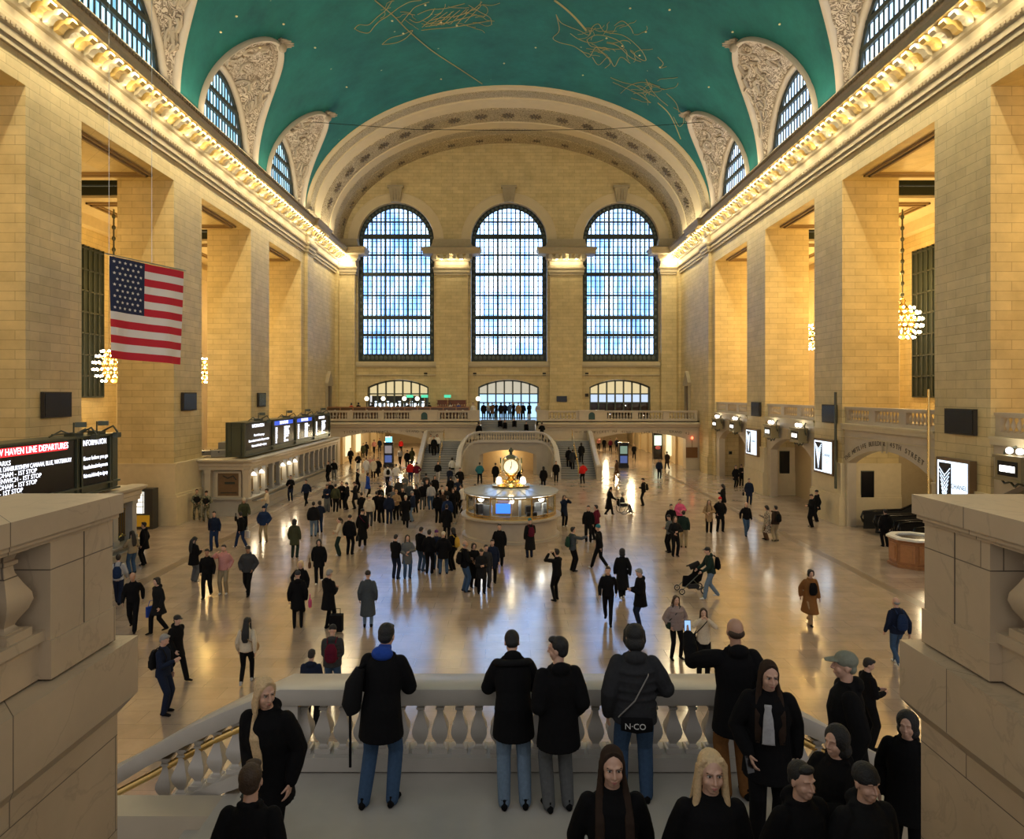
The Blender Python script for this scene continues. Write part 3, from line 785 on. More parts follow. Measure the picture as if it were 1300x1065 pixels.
# passages under the balcony
mb = MB()
for x0, x1 in ((-17.2,-7.4),(7.6,17.4)):
    mb.box(x0-.3, x0, 66.3, 100, 0, 3.9); mb.box(x1, x1+.3, 66.3, 100, 0, 3.9); mb.box(x0, x1, 99.7, 100, 0, 3.9)
    mb.box(x0, x1, 66.3, 100, 3.75, 4.0)
    for k in range(6): y = 70+k*4.8; mb.box(x0, x0+.25, y, y+.7, 0, 3.75); mb.box(x1-.25, x1, y, y+.7, 0, 3.75)
struct(mb.build('wall_passage', mat('passage_stone', (.62,.50,.30), .5, noise=.08)))
for x0, y in ((-17.15,72),(-17.15,77),(17.35,72.5),(17.35,79),(-7.45,82),(7.65,80)):
    mb = MB(); mb.box(x0-.04 if x0 > 0 and x0 > 10 or x0 < -7 and x0 > -8 else x0, x0 if x0 > 10 or (x0 > -8 and x0 < 0) else x0+.04, y, y+2.4, .6, 2.8)
    struct(mb.build('window_20', mat('lit_shop_window', (.3,.3,.25), .3, emit=(1,.84,.50), es=.8)))
mb = MB()
for x in (-12.3, 12.5):
    for k in range(7): mb.box(x-1.6, x-1.3, 67.5+k*4, 68.6+k*4, 3.7, 3.74); mb.box(x+1.3, x+1.6, 67.5+k*4, 68.6+k*4, 3.7, 3.74)
for k, (x, y) in enumerate(((-12.3,70),(12.5,70))):
    pass
tag(mb.build('ceiling_light_strips', mat('soft_ceiling_strip', (.8,.75,.6), .5, emit=(1,.85,.55), es=1.0)), None, None, None, 'structure')

def inscription(s, cx, cz, R, size, y, arc_dir=1, name='inscription', axis='x', xw=0, flip=1):
    """letters set one by one along a shallow arch"""
    mb = MB(); n = len(s); step = size*.78; tot = step*(n-1)
    for i, ch in enumerate(s):
        if ch == ' ': continue
        d = -tot/2+step*i; a = d/R
        px, pz = cx+R*sin(a), cz-R+R*cos(a)
        def fn(u, v, w, px=px, pz=pz, a=a):
            uu, vv = u*cos(a)+v*sin(a), -u*sin(a)+v*cos(a)
            if axis == 'x': return (px+uu, y-w-.01, pz+vv)
            return (xw-w-.01, flip*(px+uu), pz+vv)
        text_into(mb, ch, size, fn, .006)
    return mb
INK = mat('incised_letter_ink', (.10,.08,.06), .7)
wl = bpy.data.objects['wall_balcony']
for s, cx, cz, R, sz in (('TICKET MACHINES', -15.0, 3.62, 14, .42), ('TRACKS 1 - GRAND 42', -10.2, 3.66, 14, .42), ('TICKET MACHINES', 10.1, 3.60, 14, .42), ('TRACKS 11 - GRAND 42', 14.9, 3.60, 14, .40), ('WEST BALCONY', -7.2, 3.55, 900, .26), ('WEST BALCONY', 7.4, 3.55, 900, .26)):
    inscription(s, cx + (1.2 if cx < -14 else 0), cz, R, sz*.80 if R < 100 else sz*.85, 65.3).build('inscription', INK, wl)

def kiosk(x, y, lb, top):
    t = thing('information_kiosk', lb, 'kiosk', (x, y, 0))
    mb = MB(); mb.box(-.45,.45,-.3,.3,0,2.35); mb.box(-.5,.5,-.35,.35,0,.25); mb.box(-.5,.5,-.35,.35,2.3,2.45); mb.build('body', M_BLACK, t)
    mb = MB(); mb.box(-.34,.34,-.32,-.3,1.35,2.1); mb.build('screen', top, t)
    mb = MB(); mb.box(-.34,.34,-.32,-.3,.45,1.15); mb.build('poster', mat('dim_blue_screen', (.02,.03,.08), .3, emit=(.1,.15,.4), es=.5), t)
    return t
k = kiosk(-11.8, 67.6, 'black kiosk with glowing blue top sign in the passage under the bar', mat('dim_grey_screen', (.05,.05,.05), .3, emit=(.35,.3,.3), es=.5))
mb = MB(); mb.box(-.3,.3,-.1,.1,2.45,2.95); mb.build('blue_sign', mat('cyan_sign', (.05,.3,.5), .3, emit=(.12,.62,.95), es=2.2), k)
kiosk(11.3, 67.0, 'black kiosk with dim greenish screen in the passage under the dark arched window', mat('dim_green_screen', (.05,.08,.06), .3, emit=(.35,.5,.38), es=.4))
t = thing('display_case', 'lit display case against the wall at the far side of the north passage', 'display case', (17.0, 76, 0))
mb = MB(); mb.box(-.9,.1,-.35,.35,0,2.9); mb.build('cabinet', M_BLACK, t)
mb = MB(); mb.box(-.8,0,-.38,-.34,1.5,2.6); mb.build('screen', mat('pale_green_screen', (.2,.3,.2), .3, emit=(.65,.8,.6), es=1.2), t)
mb = MB(); mb.ell((-.4,-.4,1.25), (.3,.1,.22), 10, 6); mb.build('pink_poster', mat('pink_poster', (.8,.2,.25), .5), t)

# ---- west double staircase
def steps(name, x0, x1, y0, y1, z0, z1, n, parent=None):
    """solid flight climbing from (y0,z0) to (y1,z1) with a pale nosing line"""
    mb = MB(); dy = (y1-y0)/n; dz = (z1-z0)/n
    for i in range(n): mb.box(x0, x1, y0+dy*i, y1, z0+dz*i if i else z0, z0+dz*(i+1))
    o = mb.build(name, M_STEPS, parent)
    mb = MB()
    for i in range(n): mb.box(x0+.02, x1-.02, y0+dy*i-.004*(1 if dy > 0 else -1), y0+dy*i+.04*(1 if dy > 0 else -1), z0+dz*(i+1)-.025, z0+dz*(i+1)+.003)
    mb.build('nosing', mat('pale_nosing', (.38,.38,.36), .5), o)
    return o
st = struct(steps('floor_stair_upper', -2.65, 2.65, 64.8, 68.3, 2.85, DZ, 11))
for s in (-1, 1): struct(steps('floor_stair_flight', min(s*4.3, s*7.5), max(s*4.3, s*7.5), 57.8, 63.5, 0, 2.85, 17))
mb = MB(); mb.box(-4.3,4.3,61.25,65.3,2.5,2.85); mb.box(-7.6,-4.3,63.5,65.3,0,2.85); mb.box(4.3,7.6,63.5,65.3,0,2.85)
mb.box(-2.9,-4.25,61.4,65.3,0,2.85); mb.box(2.9,4.25,61.4,65.3,0,2.85)
struct(mb.build('floor_landing', M_BALC))
CW = [(2.55,61.0,3.87),(3.1,60.97,3.78),(3.55,60.85,3.55),(3.9,60.62,3.15),(4.15,60.3,2.65),(4.25,59.9,2.25),(4.25,57.6,1.15)]
mb = MB(); mb.plate([[(-2.9,-.3),(2.9,-.3),(2.9,2.95),(-2.9,2.95)], seg_arch(0, -.02, 1.65, 2.78, .55, 20)], lambda u, v, w: (u, 61.0+w, v), .5)
for s in (-1, 1):
    P = [(s*x, y, z) for x, y, z in CW]
    for (a, b) in zip(P, P[1:]):
        for off in (0, .3):
            pass
        mb.add([(a[0],a[1],0),(b[0],b[1],0),(b[0],b[1],b[2]-.75),(a[0],a[1],a[2]-.9 if a is P[0] else a[2]-.75),(a[0]-s*.3,a[1]+.3,0),(b[0]-s*.3,b[1]+.3,0),(b[0]-s*.3,b[1]+.3,b[2]-.75),(a[0]-s*.3,a[1]+.3,a[2]-.75)],
               [(0,1,2,3),(4,7,6,5),(3,2,6,7),(0,3,7,4),(1,5,6,2)])
struct(mb.build('wall_landing', mat('grey_stair_marble', (.36,.33,.28), .45, noise=.12, nscale=2)))
mb = MB(); mb.box(-2.9, 2.9, 64.2, 64.3, 0, 2.5); mb.box(-2.9,-2.85,61.5,64.2,0,2.5); mb.box(2.85,2.9,61.5,64.2,0,2.5)
struct(mb.build('wall_alcove', mat('passage_stone', (.62,.50,.30))))
def curved_rail(label, base, m, balm, z_under=.20, hb=.6, thick=.34, brass=None, nb=22, half=2.55, nside=5, y0=61.0, cop=.2):
    t = thing('balustrade', label, 'balustrade', (0, y0, 0))
    P = [Vector((-x, y, z)) for x, y, z in reversed(base)] + [Vector(p) for p in base]
    prof = [(-thick/2,-cop),(-thick/2-.04,-cop*.6),(-thick/2-.04,-.02),(-thick/2,0),(thick/2,0),(thick/2+.04,-.02),(thick/2+.04,-cop*.6),(thick/2,-cop)]
    mb = MB(); mb.sweep(prof, [(p.x, p.y-y0) for p in P], side=1, zs=[p.z for p in P]); mb.build('rail', m, t, smooth=30)
    prof = [(-thick/2,-cop-hb-z_under),(-thick/2,-cop-hb),(thick/2,-cop-hb),(thick/2,-cop-hb-z_under)]
    mb = MB(); mb.sweep(prof, [(p.x, p.y-y0) for p in P], side=1, zs=[p.z for p in P]); mb.build('base', m, t)
    for k in range(nb):
        x = -half+.12+(2*half-.24)*k/(nb-1); link_mesh('baluster', balm, t, (x, 0, base[0][2]-cop-hb))
    # along the curves
    for s in (-1, 1):
        Q = [Vector((s*x, y, z)) for x, y, z in base]; acc = .2; seg = 0; d = .14; cnt = 0
        tot = 0
        for a, b in zip(Q, Q[1:]):
            l = (b-a).to_2d().length
            while d < l and cnt < nside:
                p = a.lerp(b, d/l); link_mesh('baluster', balm, t, (p.x, p.y-y0, p.z-cop-hb)); d += .27; cnt += 1
            d -= l
            if cnt >= nside: break
    return t
t = curved_rail('curved marble balustrade of the west stair landing behind the clock', CW, M_LAND, BAL_FAR, y0=61.0)
for s in (-1, 1):
    mb = MB(); mb.lathe([(.28,0),(.28,.9),(.34,.95),(.34,1.08),(.2,1.2)], s*4.25, -3.45, 0, 4, a0=PI/4, sq=0); mb.build('newel', M_LAND, t)
for s, lb in ((-1, 'outer stone parapet of the west stair flight nearer the ticket windows'), (1, 'outer stone parapet of the west stair flight nearer the ad screens')):
    o = thing('stair_parapet', lb, 'parapet', (s*7.65, 57.6, 0))
    mb = MB(); mb.add([(-.15,0,0),(.15,0,0),(.15,7.6,0),(-.15,7.6,0),(-.15,0,.95),(.15,0,.95),(.15,6,3.6),(-.15,6,3.6),(-.15,7.6,3.6),(.15,7.6,3.6)],
        [(0,3,2,1),(0,1,5,4),(4,5,6,7),(7,6,9,8),(1,2,9,6,5),(0,4,7,8,3),(2,3,8,9)]); mb.build('panel', M_BALC, o)
    mb = MB(); mb.tube([(0,-.05,1.0),(0,6,3.68),(0,7.6,3.68)], (.2,.08), 8, up=(0,0,1)); mb.build('coping', M_LAND, o, smooth=40)
    mb = MB(); mb.lathe([(.3,0),(.3,1.0),(.36,1.05),(.36,1.15),(.25,1.25)], 0, -.15, 0, 4, a0=PI/4); mb.build('newel', M_BALC, o)
    h = thing('handrail', 'brass handrail down the middle of the west stair flight nearer the '+('ticket windows' if s < 0 else 'ad screens'), 'handrail', (s*5.95, 57.8, 0))
    mb = MB(); mb.tube([(0,-.25,.55),(0,-.2,.95),(0,5.7,3.82),(0,6.2,3.85)], .03, 8); mb.build('bar', M_BRASS, h, smooth=True)
    for k in range(4): mb = MB(); mb.tube([(0,k*1.85+.1,k*.925),(0,k*1.85+.1,k*.925+1.05)], .025, 6); mb.build('post', M_BRASS, h, smooth=True)
    g = thing('metal_gate', 'low white metal gate post frame beside the foot of the west stairs, '+('bar side' if s < 0 else 'north side'), 'gate', (s*8.6, 57.6, 0))
    mb = MB(); mb.tube([(-.35,0,0),(-.35,0,1.0),(.35,0,1.0),(.35,0,0)], .03, 6); mb.tube([(-.35,0,.5),(.35,0,.5)], .02, 6); mb.build('frame', mat('steel', (.6,.6,.6), .3, 1), g)

# ---- east landing and stairs in front of the camera
CE = [(2.58,8.0,3.85),(3.25,8.16,3.52),(3.79,8.32,3.22),(4.4,8.57,2.82),(4.8,8.74,2.55),(6.2,9.0,1.75),(7.6,9.05,.95)]
t = curved_rail('grey marble balustrade of the near landing where onlookers lean', CE, M_LAND, BAL_LAND, y0=8.0, hb=.60, z_under=.16, thick=.36, nb=22, half=2.5, nside=7, cop=.22)
for s in (-1, 1): mb = MB(); mb.box(s*2.42, s*2.66, -.15, .15, 2.85, 3.65); mb.build('pier', M_LAND, t)
EB = t
for s, lb in ((-1,'brass handrail following the curved near balustrade beside the blonde woman'), (1,'brass handrail following the curved near balustrade beside the man in the grey cap')):
    mb = MB(); P = [(s*(x-.30), y-.12-8.0, z-.16) for x, y, z in CE]
    mb.tube(P, (.028,.045), 10); 
    o = mb.build('handrail', M_BRASS, EB, smooth=True); o['label'] = lb
    mb = MB()
    for k in (0, 2, 3): x, y, z = P[k]; mb.tube([(x, y, z-.02), (x+s*.10, y+.05, z-.06)], .018, 6)
    mb.build('bracket', M_BRONZE, o)
mb = MB(); mb.box(-2.75,2.75,5.0,8.2,2.5,2.85)
struct(mb.build('floor_landing', M_LAND))
for s in (-1, 1):
    mb = MB(); n = 17
    for i in range(n):
        x0 = 2.75+i*.28; yb = 8.0 + min(1, max(0, (x0-2.6)/3.4))*.9
        mb.box(s*x0, s*(x0+.29), 5.0, yb, 0, 2.85-2.85*(i+1)/n)
    struct(mb.build('floor_stair_flight', M_LAND))
st = struct(steps('floor_stair_upper', -2.5, 2.6, 5.0, .56, 2.85, 5.6, 17))
mb = MB(); mb.box(-12,12,-6,.56,5.2,5.6); mb.box(-12,-3.3,1,4.5,5.2,5.56); mb.box(3.4,12,1,4.5,5.2,5.56); struct(mb.build('floor_balcony', M_LAND))
mb = MB(); mb.plate([[(-5,0),(5,0),(5,2.5),(-5,2.5)], seg_arch(0,.02,1.4,2.6,.6)], lambda u, v, w: (u, 8.0-w, v), .4); struct(mb.build('wall_landing', M_BALC))
# pedestals and cheek walls either side of the near stairs
for s, ac, ab, ak, Dc in ((-1, 2.55, 2.60, 2.50, 4.53), (1, 2.66, 2.72, 2.60, 4.5)):
    side = 'left' if s < 0 else 'right'
    mb = MB(); dk = ak*867/(470 if s < 0 else 497)
    mb.box(s*ak, s*(ak+1.0), -2, dk, 5.19, 5.57)
    mb.box(s*(ak+.07), s*(ak+.95), -2, dk-.12, 0, 5.10)
    mb.add([(s*ak,-2,5.19),(s*(ak+.07),-2,5.10),(s*(ak+.07),dk-.12,5.10),(s*ak,dk,5.19),(s*(ak+1),-2,5.19),(s*(ak+1),dk,5.19),(s*(ak+.95),dk-.12,5.1),(s*(ak+.95),-2,5.1)],[(0,1,2,3),(3,2,6,5),(4,5,6,7)])
    struct(mb.build('wall_stair_'+side, M_NEAR))
    t = thing('stone_balustrade', 'big veined stone pedestal and balusters beside the near stairs, '+('below the departures board' if s < 0 else 'next to the wooden desk'), 'balustrade', (0,0,0))
    y0, y1 = ab*867/(581 if s < 0 else 612), Dc-.04
    mb = MB(); mb.box(s*ab, s*(ab+.62), y0, y1, 5.58, 6.38)
    mb.box(s*(ab-.012), s*(ab+.63), y0-.012, y1+.012, 5.58, 5.80)
    mb.build('pedestal', M_NEAR, t)
    mb = MB(); X = ab+.31; w = X-ac
    for z0, z1, e in ((6.36,6.385,-.045),(6.385,6.415,-.02),(6.415,6.54,0)): mb.box(s*(X-w-e), s*(X+w+e), -2, Dc+e, z0, z1)
    mb.build('cap', M_NEAR, t)
    mb = MB(); mb.box(s*(ab+.06), s*(ab+.56), -2, y0, 5.58, 5.80); mb.box(s*(ab+.03), s*(ab+.59), -2, y0, 5.80, 5.86); mb.build('plinth', M_NEAR, t)
    y = y0-.17
    while y > 1.2:
        for xx in (ab+.15, ab+.47): link_mesh('baluster', BAL_NEAR, t, (s*xx, y, 5.86))
        y -= .30
    mb = MB(); mb.box(s*(ab-.004), s*(ab+.3), (y0+y1)/2-.003, (y0+y1)/2+.003, 5.8, 6.38) ; mb.build('joint', mat('joint_dark', (.12,.09,.06), .8), t)

# ---- north side: balconies across the openings, arched wall below them
mb = MB(); mb.box(HW+.1, 28, 2, 62, 5.2, 5.55); struct(mb.build('floor_side_balcony', M_BALC))
ORD = ['nearest', 'second', 'third', 'fourth']
for i, (y0, y1) in enumerate(OPEN):
    c = (y0+y1)/2; hw = (3.6, 3.75, 3.2, 3.2)[i]
    fy = lambda u, v, w: (HW+.12+w, c+u, v)
    mb = MB(); mb.plate([[(-(c-y0),-.3),(y1-c,-.3),(y1-c,5.35),(-(c-y0),5.35)], seg_arch(0, -.02, 3.45 if i < 2 else 3.3, hw, .95)], fy, .5)
    w_ = struct(mb.build('wall_north_arcade', M_BALC))
    mb = MB(); mb.box(HW-.04, HW+.1, y0, y1, 5.28, 5.58); mb.box(HW-.1, HW+.1, y0, y1, 5.5, 5.6); mb.box(HW+.06, HW+.12, y0, y1, 4.85, 4.9)
    mb.box(HW+.04, HW+.12, c-.22, c-.17, 4.3, 4.9); mb.box(HW+.04, HW+.12, c+.17, c+.22, 4.3, 4.9)
    struct(mb.build('trim_balcony_ledge', M_FRZ))
    balustrade('stone balustrade across the %s opening of the north side' % ['wooden desk', 'escalator', 'curved shell lamp', 'far end'][i], (HW+.32, y0), (HW+.32, y1), 5.55, 3, M_BALC, BAL_FAR, h=.55, plinth=.22)
    # recess behind the arch
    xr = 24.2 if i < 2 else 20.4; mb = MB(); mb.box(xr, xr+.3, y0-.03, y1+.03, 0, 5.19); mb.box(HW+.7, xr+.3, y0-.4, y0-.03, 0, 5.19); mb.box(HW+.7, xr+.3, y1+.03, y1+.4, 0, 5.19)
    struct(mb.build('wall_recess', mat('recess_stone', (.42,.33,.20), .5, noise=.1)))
    if i:
        q = thing('display_screen', ('', 'tall black display on the side wall of the escalator arch', 'tall black display in the recess beside the shell lamp', 'small round dark grille in the farthest north recess')[i], 'display', (19.65, y1-.05, 0))
        mb = MB(); mb.box(-.33,.33,-.06,.02,(0,1.05,1.35)[i],(0,2.95,3.1)[i]) if i < 3 else mb.box(-.1,.1,-.06,.02,1.9,2.1); mb.build('screen', M_BLACK, q)
        mb = MB(); mb.box(-.36,.36,-.03,.04,(0,1.0,1.3)[i],(0,3.0,3.15)[i]) if i < 3 else mb.box(-.14,.14,-.03,.04,1.86,2.14); mb.build('frame', M_BRONZE, q)
light('recess_lamp', 'POINT', (20.6, 33.6, 3.9), 110, (1,.78,.45), radius=.2); light('recess_lamp', 'POINT', (19.6, 44.5, 4.3), 30, (1,.80,.5), radius=.15); light('recess_lamp', 'POINT', (19.6, 56.4, 4.3), 30, (1,.80,.5), radius=.15)
for i, s in ((1, ('THE METLIFE BUILDING', '45TH STREET')),):
    for k, tx in enumerate(s):
        y0, y1 = OPEN[1]; c = (y0+y1)/2; cy = c+1.95 if k == 0 else c-1.75
        mb = MB(); R = 6.6; step = .205 if k == 0 else .25; tot = step*(len(tx)-1)
        for j, ch in enumerate(tx):
            if ch == ' ': continue
            d = (-tot/2+step*j); yy = cy-d; off = yy-c
            R_ = 7.6; zz = 4.42+.33-(R_-math.sqrt(max(0, R_*R_-off*off))); a = math.asin(off/R_)
            def fn(u, v, w, yy=yy, zz=zz, a=a):
                uu, vv = u*cos(a)+v*sin(a)*1, v*cos(a)-u*sin(a)*-1
                return (HW+.11-w, yy-u*cos(a)-v*sin(-a), zz+v*cos(a)+u*sin(a)*1)
            text_into(mb, ch, .34, fn, .006)
        mb.build('inscription', INK, bpy.data.objects['wall_north_arcade.001'])
# ================================================================ TICKET OFFICE, BOARDS, SCREENS
M_BOOTH = mat('ticket_office_stone', (.52,.45,.34), .5, noise=.1, nscale=3)
M_BOOTH2 = mat('ticket_office_grey', (.40,.38,.34), .4, noise=.12, nscale=3)
def ticket_booth(y0, y1, lb, lit, back=-20.2, fx=-15.3):
    t = thing('ticket_office', lb, 'ticket office', (fx, y0, 0)); Ln = y1-y0; bx = back-fx
    mb = MB(); mb.box(bx, -.35, .35, Ln, 1.0, 2.85); mb.build('body', M_BOOTH, t)
    mb = MB(); mb.box(bx, 0, 0, Ln, 0, 1.0); mb.box(bx, .04, -.04, Ln, 0, .3); mb.build('base', M_BOOTH2, t)
    mb = MB(); mb.box(bx, .22, -.2, Ln, 1.0, 1.07); mb.box(0,.30,.6,Ln,.78,.84); mb.build('counter', M_BOOTH2, t)
    mb = MB(); mb.sweep([(-.3,2.72),(.02,2.72),(.04,2.9),(.10,2.95),(.10,3.1),(.22,3.16),(.34,3.24),(.36,3.32),(.1,3.36),(-.3,3.36)], [(bx,0),(-.3,0),(0,.3),(0,Ln)], side=-1); mb.box(bx, .0, .3, Ln, 3.25, 3.3); mb.build('cornice', M_BOOTH, t, smooth=30)
    n = int((Ln-.8)/1.32); w = (Ln-.8)/n
    dark = mat('ticket_grille_dark', (.04,.035,.03), .4)
    for k in range(n+1):
        mb = MB(); y = .5+k*w; mb.box(-.35, -.06, y-.17, y+.17, 1.07, 2.72); mb.box(-.35, -.02, y-.2, y+.2, 2.55, 2.72); mb.box(-.35, -.02, y-.2, y+.2, 1.07, 1.25)
        mb.build('pilaster', M_BOOTH2, t)
    for k in range(n):
        yc = .5+(k+.5)*w
        mb = MB(); mb.box(-.345, -.33, yc-.42, yc+.42, 1.07, 2.6)
        o = mb.build('ticket_window', dark, t)
        mb = MB()
        for j in range(6): mb.box(-.33, -.30, yc-.4+.16*j-.012, yc-.4+.16*j+.012, 1.3, 2.4)
        mb.box(-.33,-.29,yc-.42,yc+.42,1.27,1.32); mb.box(-.33,-.29,yc-.42,yc+.42,2.35,2.42)
        mb.tube([(-.2,yc-.25,1.3),(-.18,yc,1.42),(-.2,yc+.25,1.3)], .03, 5)
        mb.build('grille', M_BRASS, o)
        if k in lit:
            mb = MB(); mb.lathe([(.02,.2),(.06,.18),(.17,.02),(.18,0)], -.12, yc, 2.28, 10); s_ = mb.build('lamp_shade', M_WHITEEM, t)
            mb = MB(); mb.tube([(-.33,yc,2.62),(-.2,yc,2.7),(-.12,yc,2.6),(-.12,yc,2.46)], .025, 6); mb.build('lamp_arm', M_BRASS, t)
            light_later.append(('POINT', (-15.35, y0+yc, 2.2), 12, (1,.8,.5), .08))
    # end face: pilasters and a bronze framed notice window
    for x in (-4.0, -3.2, -2.4, -.15):
        mb = MB(); mb.box(x-.16, x+.16, .02, .36, 1.07, 2.72); mb.box(x-.2, x+.2, -.02, .36, 2.5, 2.72); mb.build('pilaster', M_BOOTH, t)
    mb = MB(); mb.plate([[(-2.05,1.02),(-.5,1.02),(-.5,2.62),(-2.05,2.62)], [(-1.9,1.15),(-.65,1.15),(-.65,2.5),(-1.9,2.5)]], lambda u, v, w: (u, .22+w, v), .13)
    o = mb.build('notice_frame', M_BOOTH, t)
    mb = MB(); mb.box(-1.9,-.65,.3,.33,1.15,2.5); mb.build('notice_window', mat('brown_wood_window', (.17,.10,.05), .4, noise=.3), o)
    mb = MB(); mb.box(-1.5,-.9,.27,.3,1.85,1.98); mb.box(-1.75,-.8,.27,.3,1.32,1.36); mb.tube([(-1.6,.26,2.35),(-1.3,.26,2.2),(-1.0,.26,2.35),(-.8,.26,2.1)], .03, 5); mb.build('grille', M_IRON, o)
    return t
light_later = []
ticket_booth(40.2, 61.0, 'long stone ticket office under the four-part departures board', (0, 1, 4, 5, 6))
ticket_booth(16.0, 29.2, 'nearer stone ticket office partly hidden by the big pedestal', (), fx=-15.75)
t = thing('ticket_machine', 'yellow ticket machine with white barred screen at the foot of the pier', 'ticket machine', (-19.9, 36.6, 0))
mb = MB(); mb.box(-1.0,1.0,-.3,.3,0,2.15); mb.build('cabinet', mat('machine_dark', (.03,.03,.03), .4), t)
mb = MB(); mb.box(-.85,.85,-.34,-.3,.15,.75); mb.build('lower_panel', mat('machine_yellow', (.75,.5,.04), .4), t)
mb = MB(); mb.box(-.75,.55,-.34,-.3,.85,2.0); mb.build('screen', mat('white_screen', (.9,.9,.85), .4, emit=(1,.97,.85), es=.9), t)
mb = MB()
for k in range(4): mb.box(-.75+k*.42, -.72+k*.42, -.36, -.34, .85, 2.0)
for z in (1.2, 1.45, 1.8): mb.box(-.75,.55,-.36,-.34,z,z+.03)
mb.box(-.35,-.1,-.37,-.34,1.4,1.5); mb.build('bars', M_BLACK, t)

M_TXT = mat('board_white_text', (.9,.9,1), .5, emit=(.85,.88,1), es=1.6)
M_BOARD = mat('board_black', (.006,.007,.010), .25)
M_BFR = mat('board_green_bronze', (.10,.11,.075), .4, .5)
def departure_board(y0, y1, z0, z1, lb, panels, gear):
    """panels: list of (frac0, frac1, header, header_colour, lines, columns)"""
    X = -15.6; t = thing('departure_board', lb, 'departure board', (X, y0, z0)); Ln, H = y1-y0, z1-z0
    mb = MB(); mb.box(-1.1, -.06, 0, Ln, .0, H); mb.build('housing', M_BFR, t)
    mb = MB()
    for y in [0, .02]: pass
    for k in range(5): mb.box(-1.12, 0, k*0-.03, .0, 0, .01)
    for x in (-1.1, -.85, -.25, 0.0): mb.box(x-.03, x+.03, -.07, 0, 0, H)
    for z in (0, .28, H-.33, H-.05): mb.box(-1.12, .05, -.07, -.02, z, z+.06)
    for z in (0, .28, H-.08): mb.box(-.06, .05, 0, Ln, z, z+.07)
    for p in panels:
        for f in (p[0], p[1]): mb.box(-.06, .04, f*Ln-.06, f*Ln+.02, 0, H); mb.box(-.06, .04, f*Ln-.18, f*Ln-.12, 0, H)
    mb.build('frame', M_BFR, t)
    for f0, f1, head, hc, lines in panels:
        a, b = f0*Ln+.08, f1*Ln-.24; w = b-a
        # seen from the hall the board reads with +Y to the right
        mb = MB(); mb.box(-.06, -.02, a, b, .36, H-.12); s_ = mb.build('screen', M_BOARD, t)
        if hc:
            mb = MB(); mb.box(-.02, -.015, a, b-.1*w, H-.42, H-.14); mb.build('header_bar', hc, s_)
        mb = MB(); sz = .30
        me = text_mesh(head, sz); wd = max(v.co.x for v in me.vertices)-min(v.co.x for v in me.vertices); bpy.data.meshes.remove(me)
        k = min(1, w*.9/wd)
        text_into(mb, head, sz, lambda u, v, q: (-.01+q, a+w*.46+u*k, H-.28+v), .003)
        n = len(lines)
        for i, ln in enumerate(lines):
            z = H-.62-i*(H-1.1)/max(1, n-1 if n > 3 else 3)
            if isinstance(ln, str):
                me = text_mesh(ln, .21); vv = [v.co.x for v in me.vertices]; wd = max(vv)-min(vv); bpy.data.meshes.remove(me); k2 = min(1, w*.94/wd)
                if n <= 3: z = H-.85-i*.32
                text_into(mb, ln, .21, (lambda u, v, q, z=z, k2=k2: (-.01+q, (a+.06+u*k2) if n > 3 else (a+w/2+u*k2), z+v)), .003, 'LEFT' if n > 3 else 'CENTER')
            else:
                for (c, tx) in ln:
                    me = text_mesh(tx, .19); vv = [v.co.x for v in me.vertices]; wd = max(vv)-min(vv); bpy.data.meshes.remove(me); k2 = min(1, w*.42/max(.01, wd))
                    text_into(mb, tx, .19, (lambda u, v, q, z=z, c=c, k2=k2: (-.01+q, a+w*c+u*k2, z+v)), .003, 'LEFT')
        mb.build('lettering', M_TXT, s_)
    mb = MB()
    for y in gear:
        mb.box(-.5, -.1, y-.25, y+.25, H, H+.12); mb.tube([(-.3,y,H+.1),(-.3,y,H+.5)], .03, 6); mb.obox((-.1,y+.1,H+.42), .35, .2, .18, .4)
        mb.tube([(-.2,y+.2,H+.1),(.1,y+.4,H+.3),(.25,y+.45,H+.05)], .04, 6); mb.obox((.22,y+.45,H-.05), .2,.25,.2)
        mb.tube([(-.6,y-.9,H+.02),(-.5,y-.4,H+.22),(-.5,y,H+.1)], .03, 5); mb.tube([(-.3,y-1.2,H+.12),(-.3,y,H+.12)], .03, 5)
    mb.build('camera_gear', M_BRONZE, t)
    return t
RED = mat('board_red_header', (.6,.02,.02), .4, emit=(.85,.02,.03), es=1.0); BLUE = mat('board_blue_header', (.02,.05,.5), .4, emit=(.03,.09,.55), es=.9)
departure_board(20.4, 27.4, 3.45, 5.65, 'near departures board with red header and white train list', [
    (.0,.635,'NEW HAVEN LINE DEPARTURES', RED, ['REMARKS','CONN. DANBURY/NEW CANAAN, BLUE, WATERBURY','FORDHAM - 1ST STOP','GREENWICH - 1ST STOP','FORDHAM - 1ST STOP','RYE - 1ST STOP','RYE - 1ST STOP']),
    (.655,.93,'INFORMATION', None, ['Know before you go','Get email and text alerts for your routes','Visit mta.info/notify to sign up'])], (23.2-20.4+1.8, 26.4-20.4))
rows = lambda r: [[(.06, a), (.46, b)] for a, b in r]
r1 = [('12:04','WHITE PLAINS'),('12:20','STAMFORD'),('12:27','GREENWICH'),('12:34','NEW HAVEN'),('12:50','HARRISON'),('1:04','RYE'),('1:10','BREWSTER')]
r2 = [('12:10','CROTON'),('12:24','TARRYTOWN'),('12:38','YONKERS'),('12:44','BEACON'),('1:00','OSSINING'),('1:15','PEEKSKILL'),('1:20','SPUYTEN')]
departure_board(40.5, 60.0, 3.45, 5.5, 'far departures board with blue headers over the ticket office', [
    (.0,.25,'INFORMATION', None, ['Know before you go','Get email and text alerts for your routes','Visit mta.info/notify to sign up']),
    (.255,.50,'DEPARTURES', BLUE, rows(r1)), (.505,.745,'DEPARTURES', BLUE, rows(r2)), (.75,.99,'DEPARTURES', None, rows(r1))], (3, 8.5, 13, 17.5))
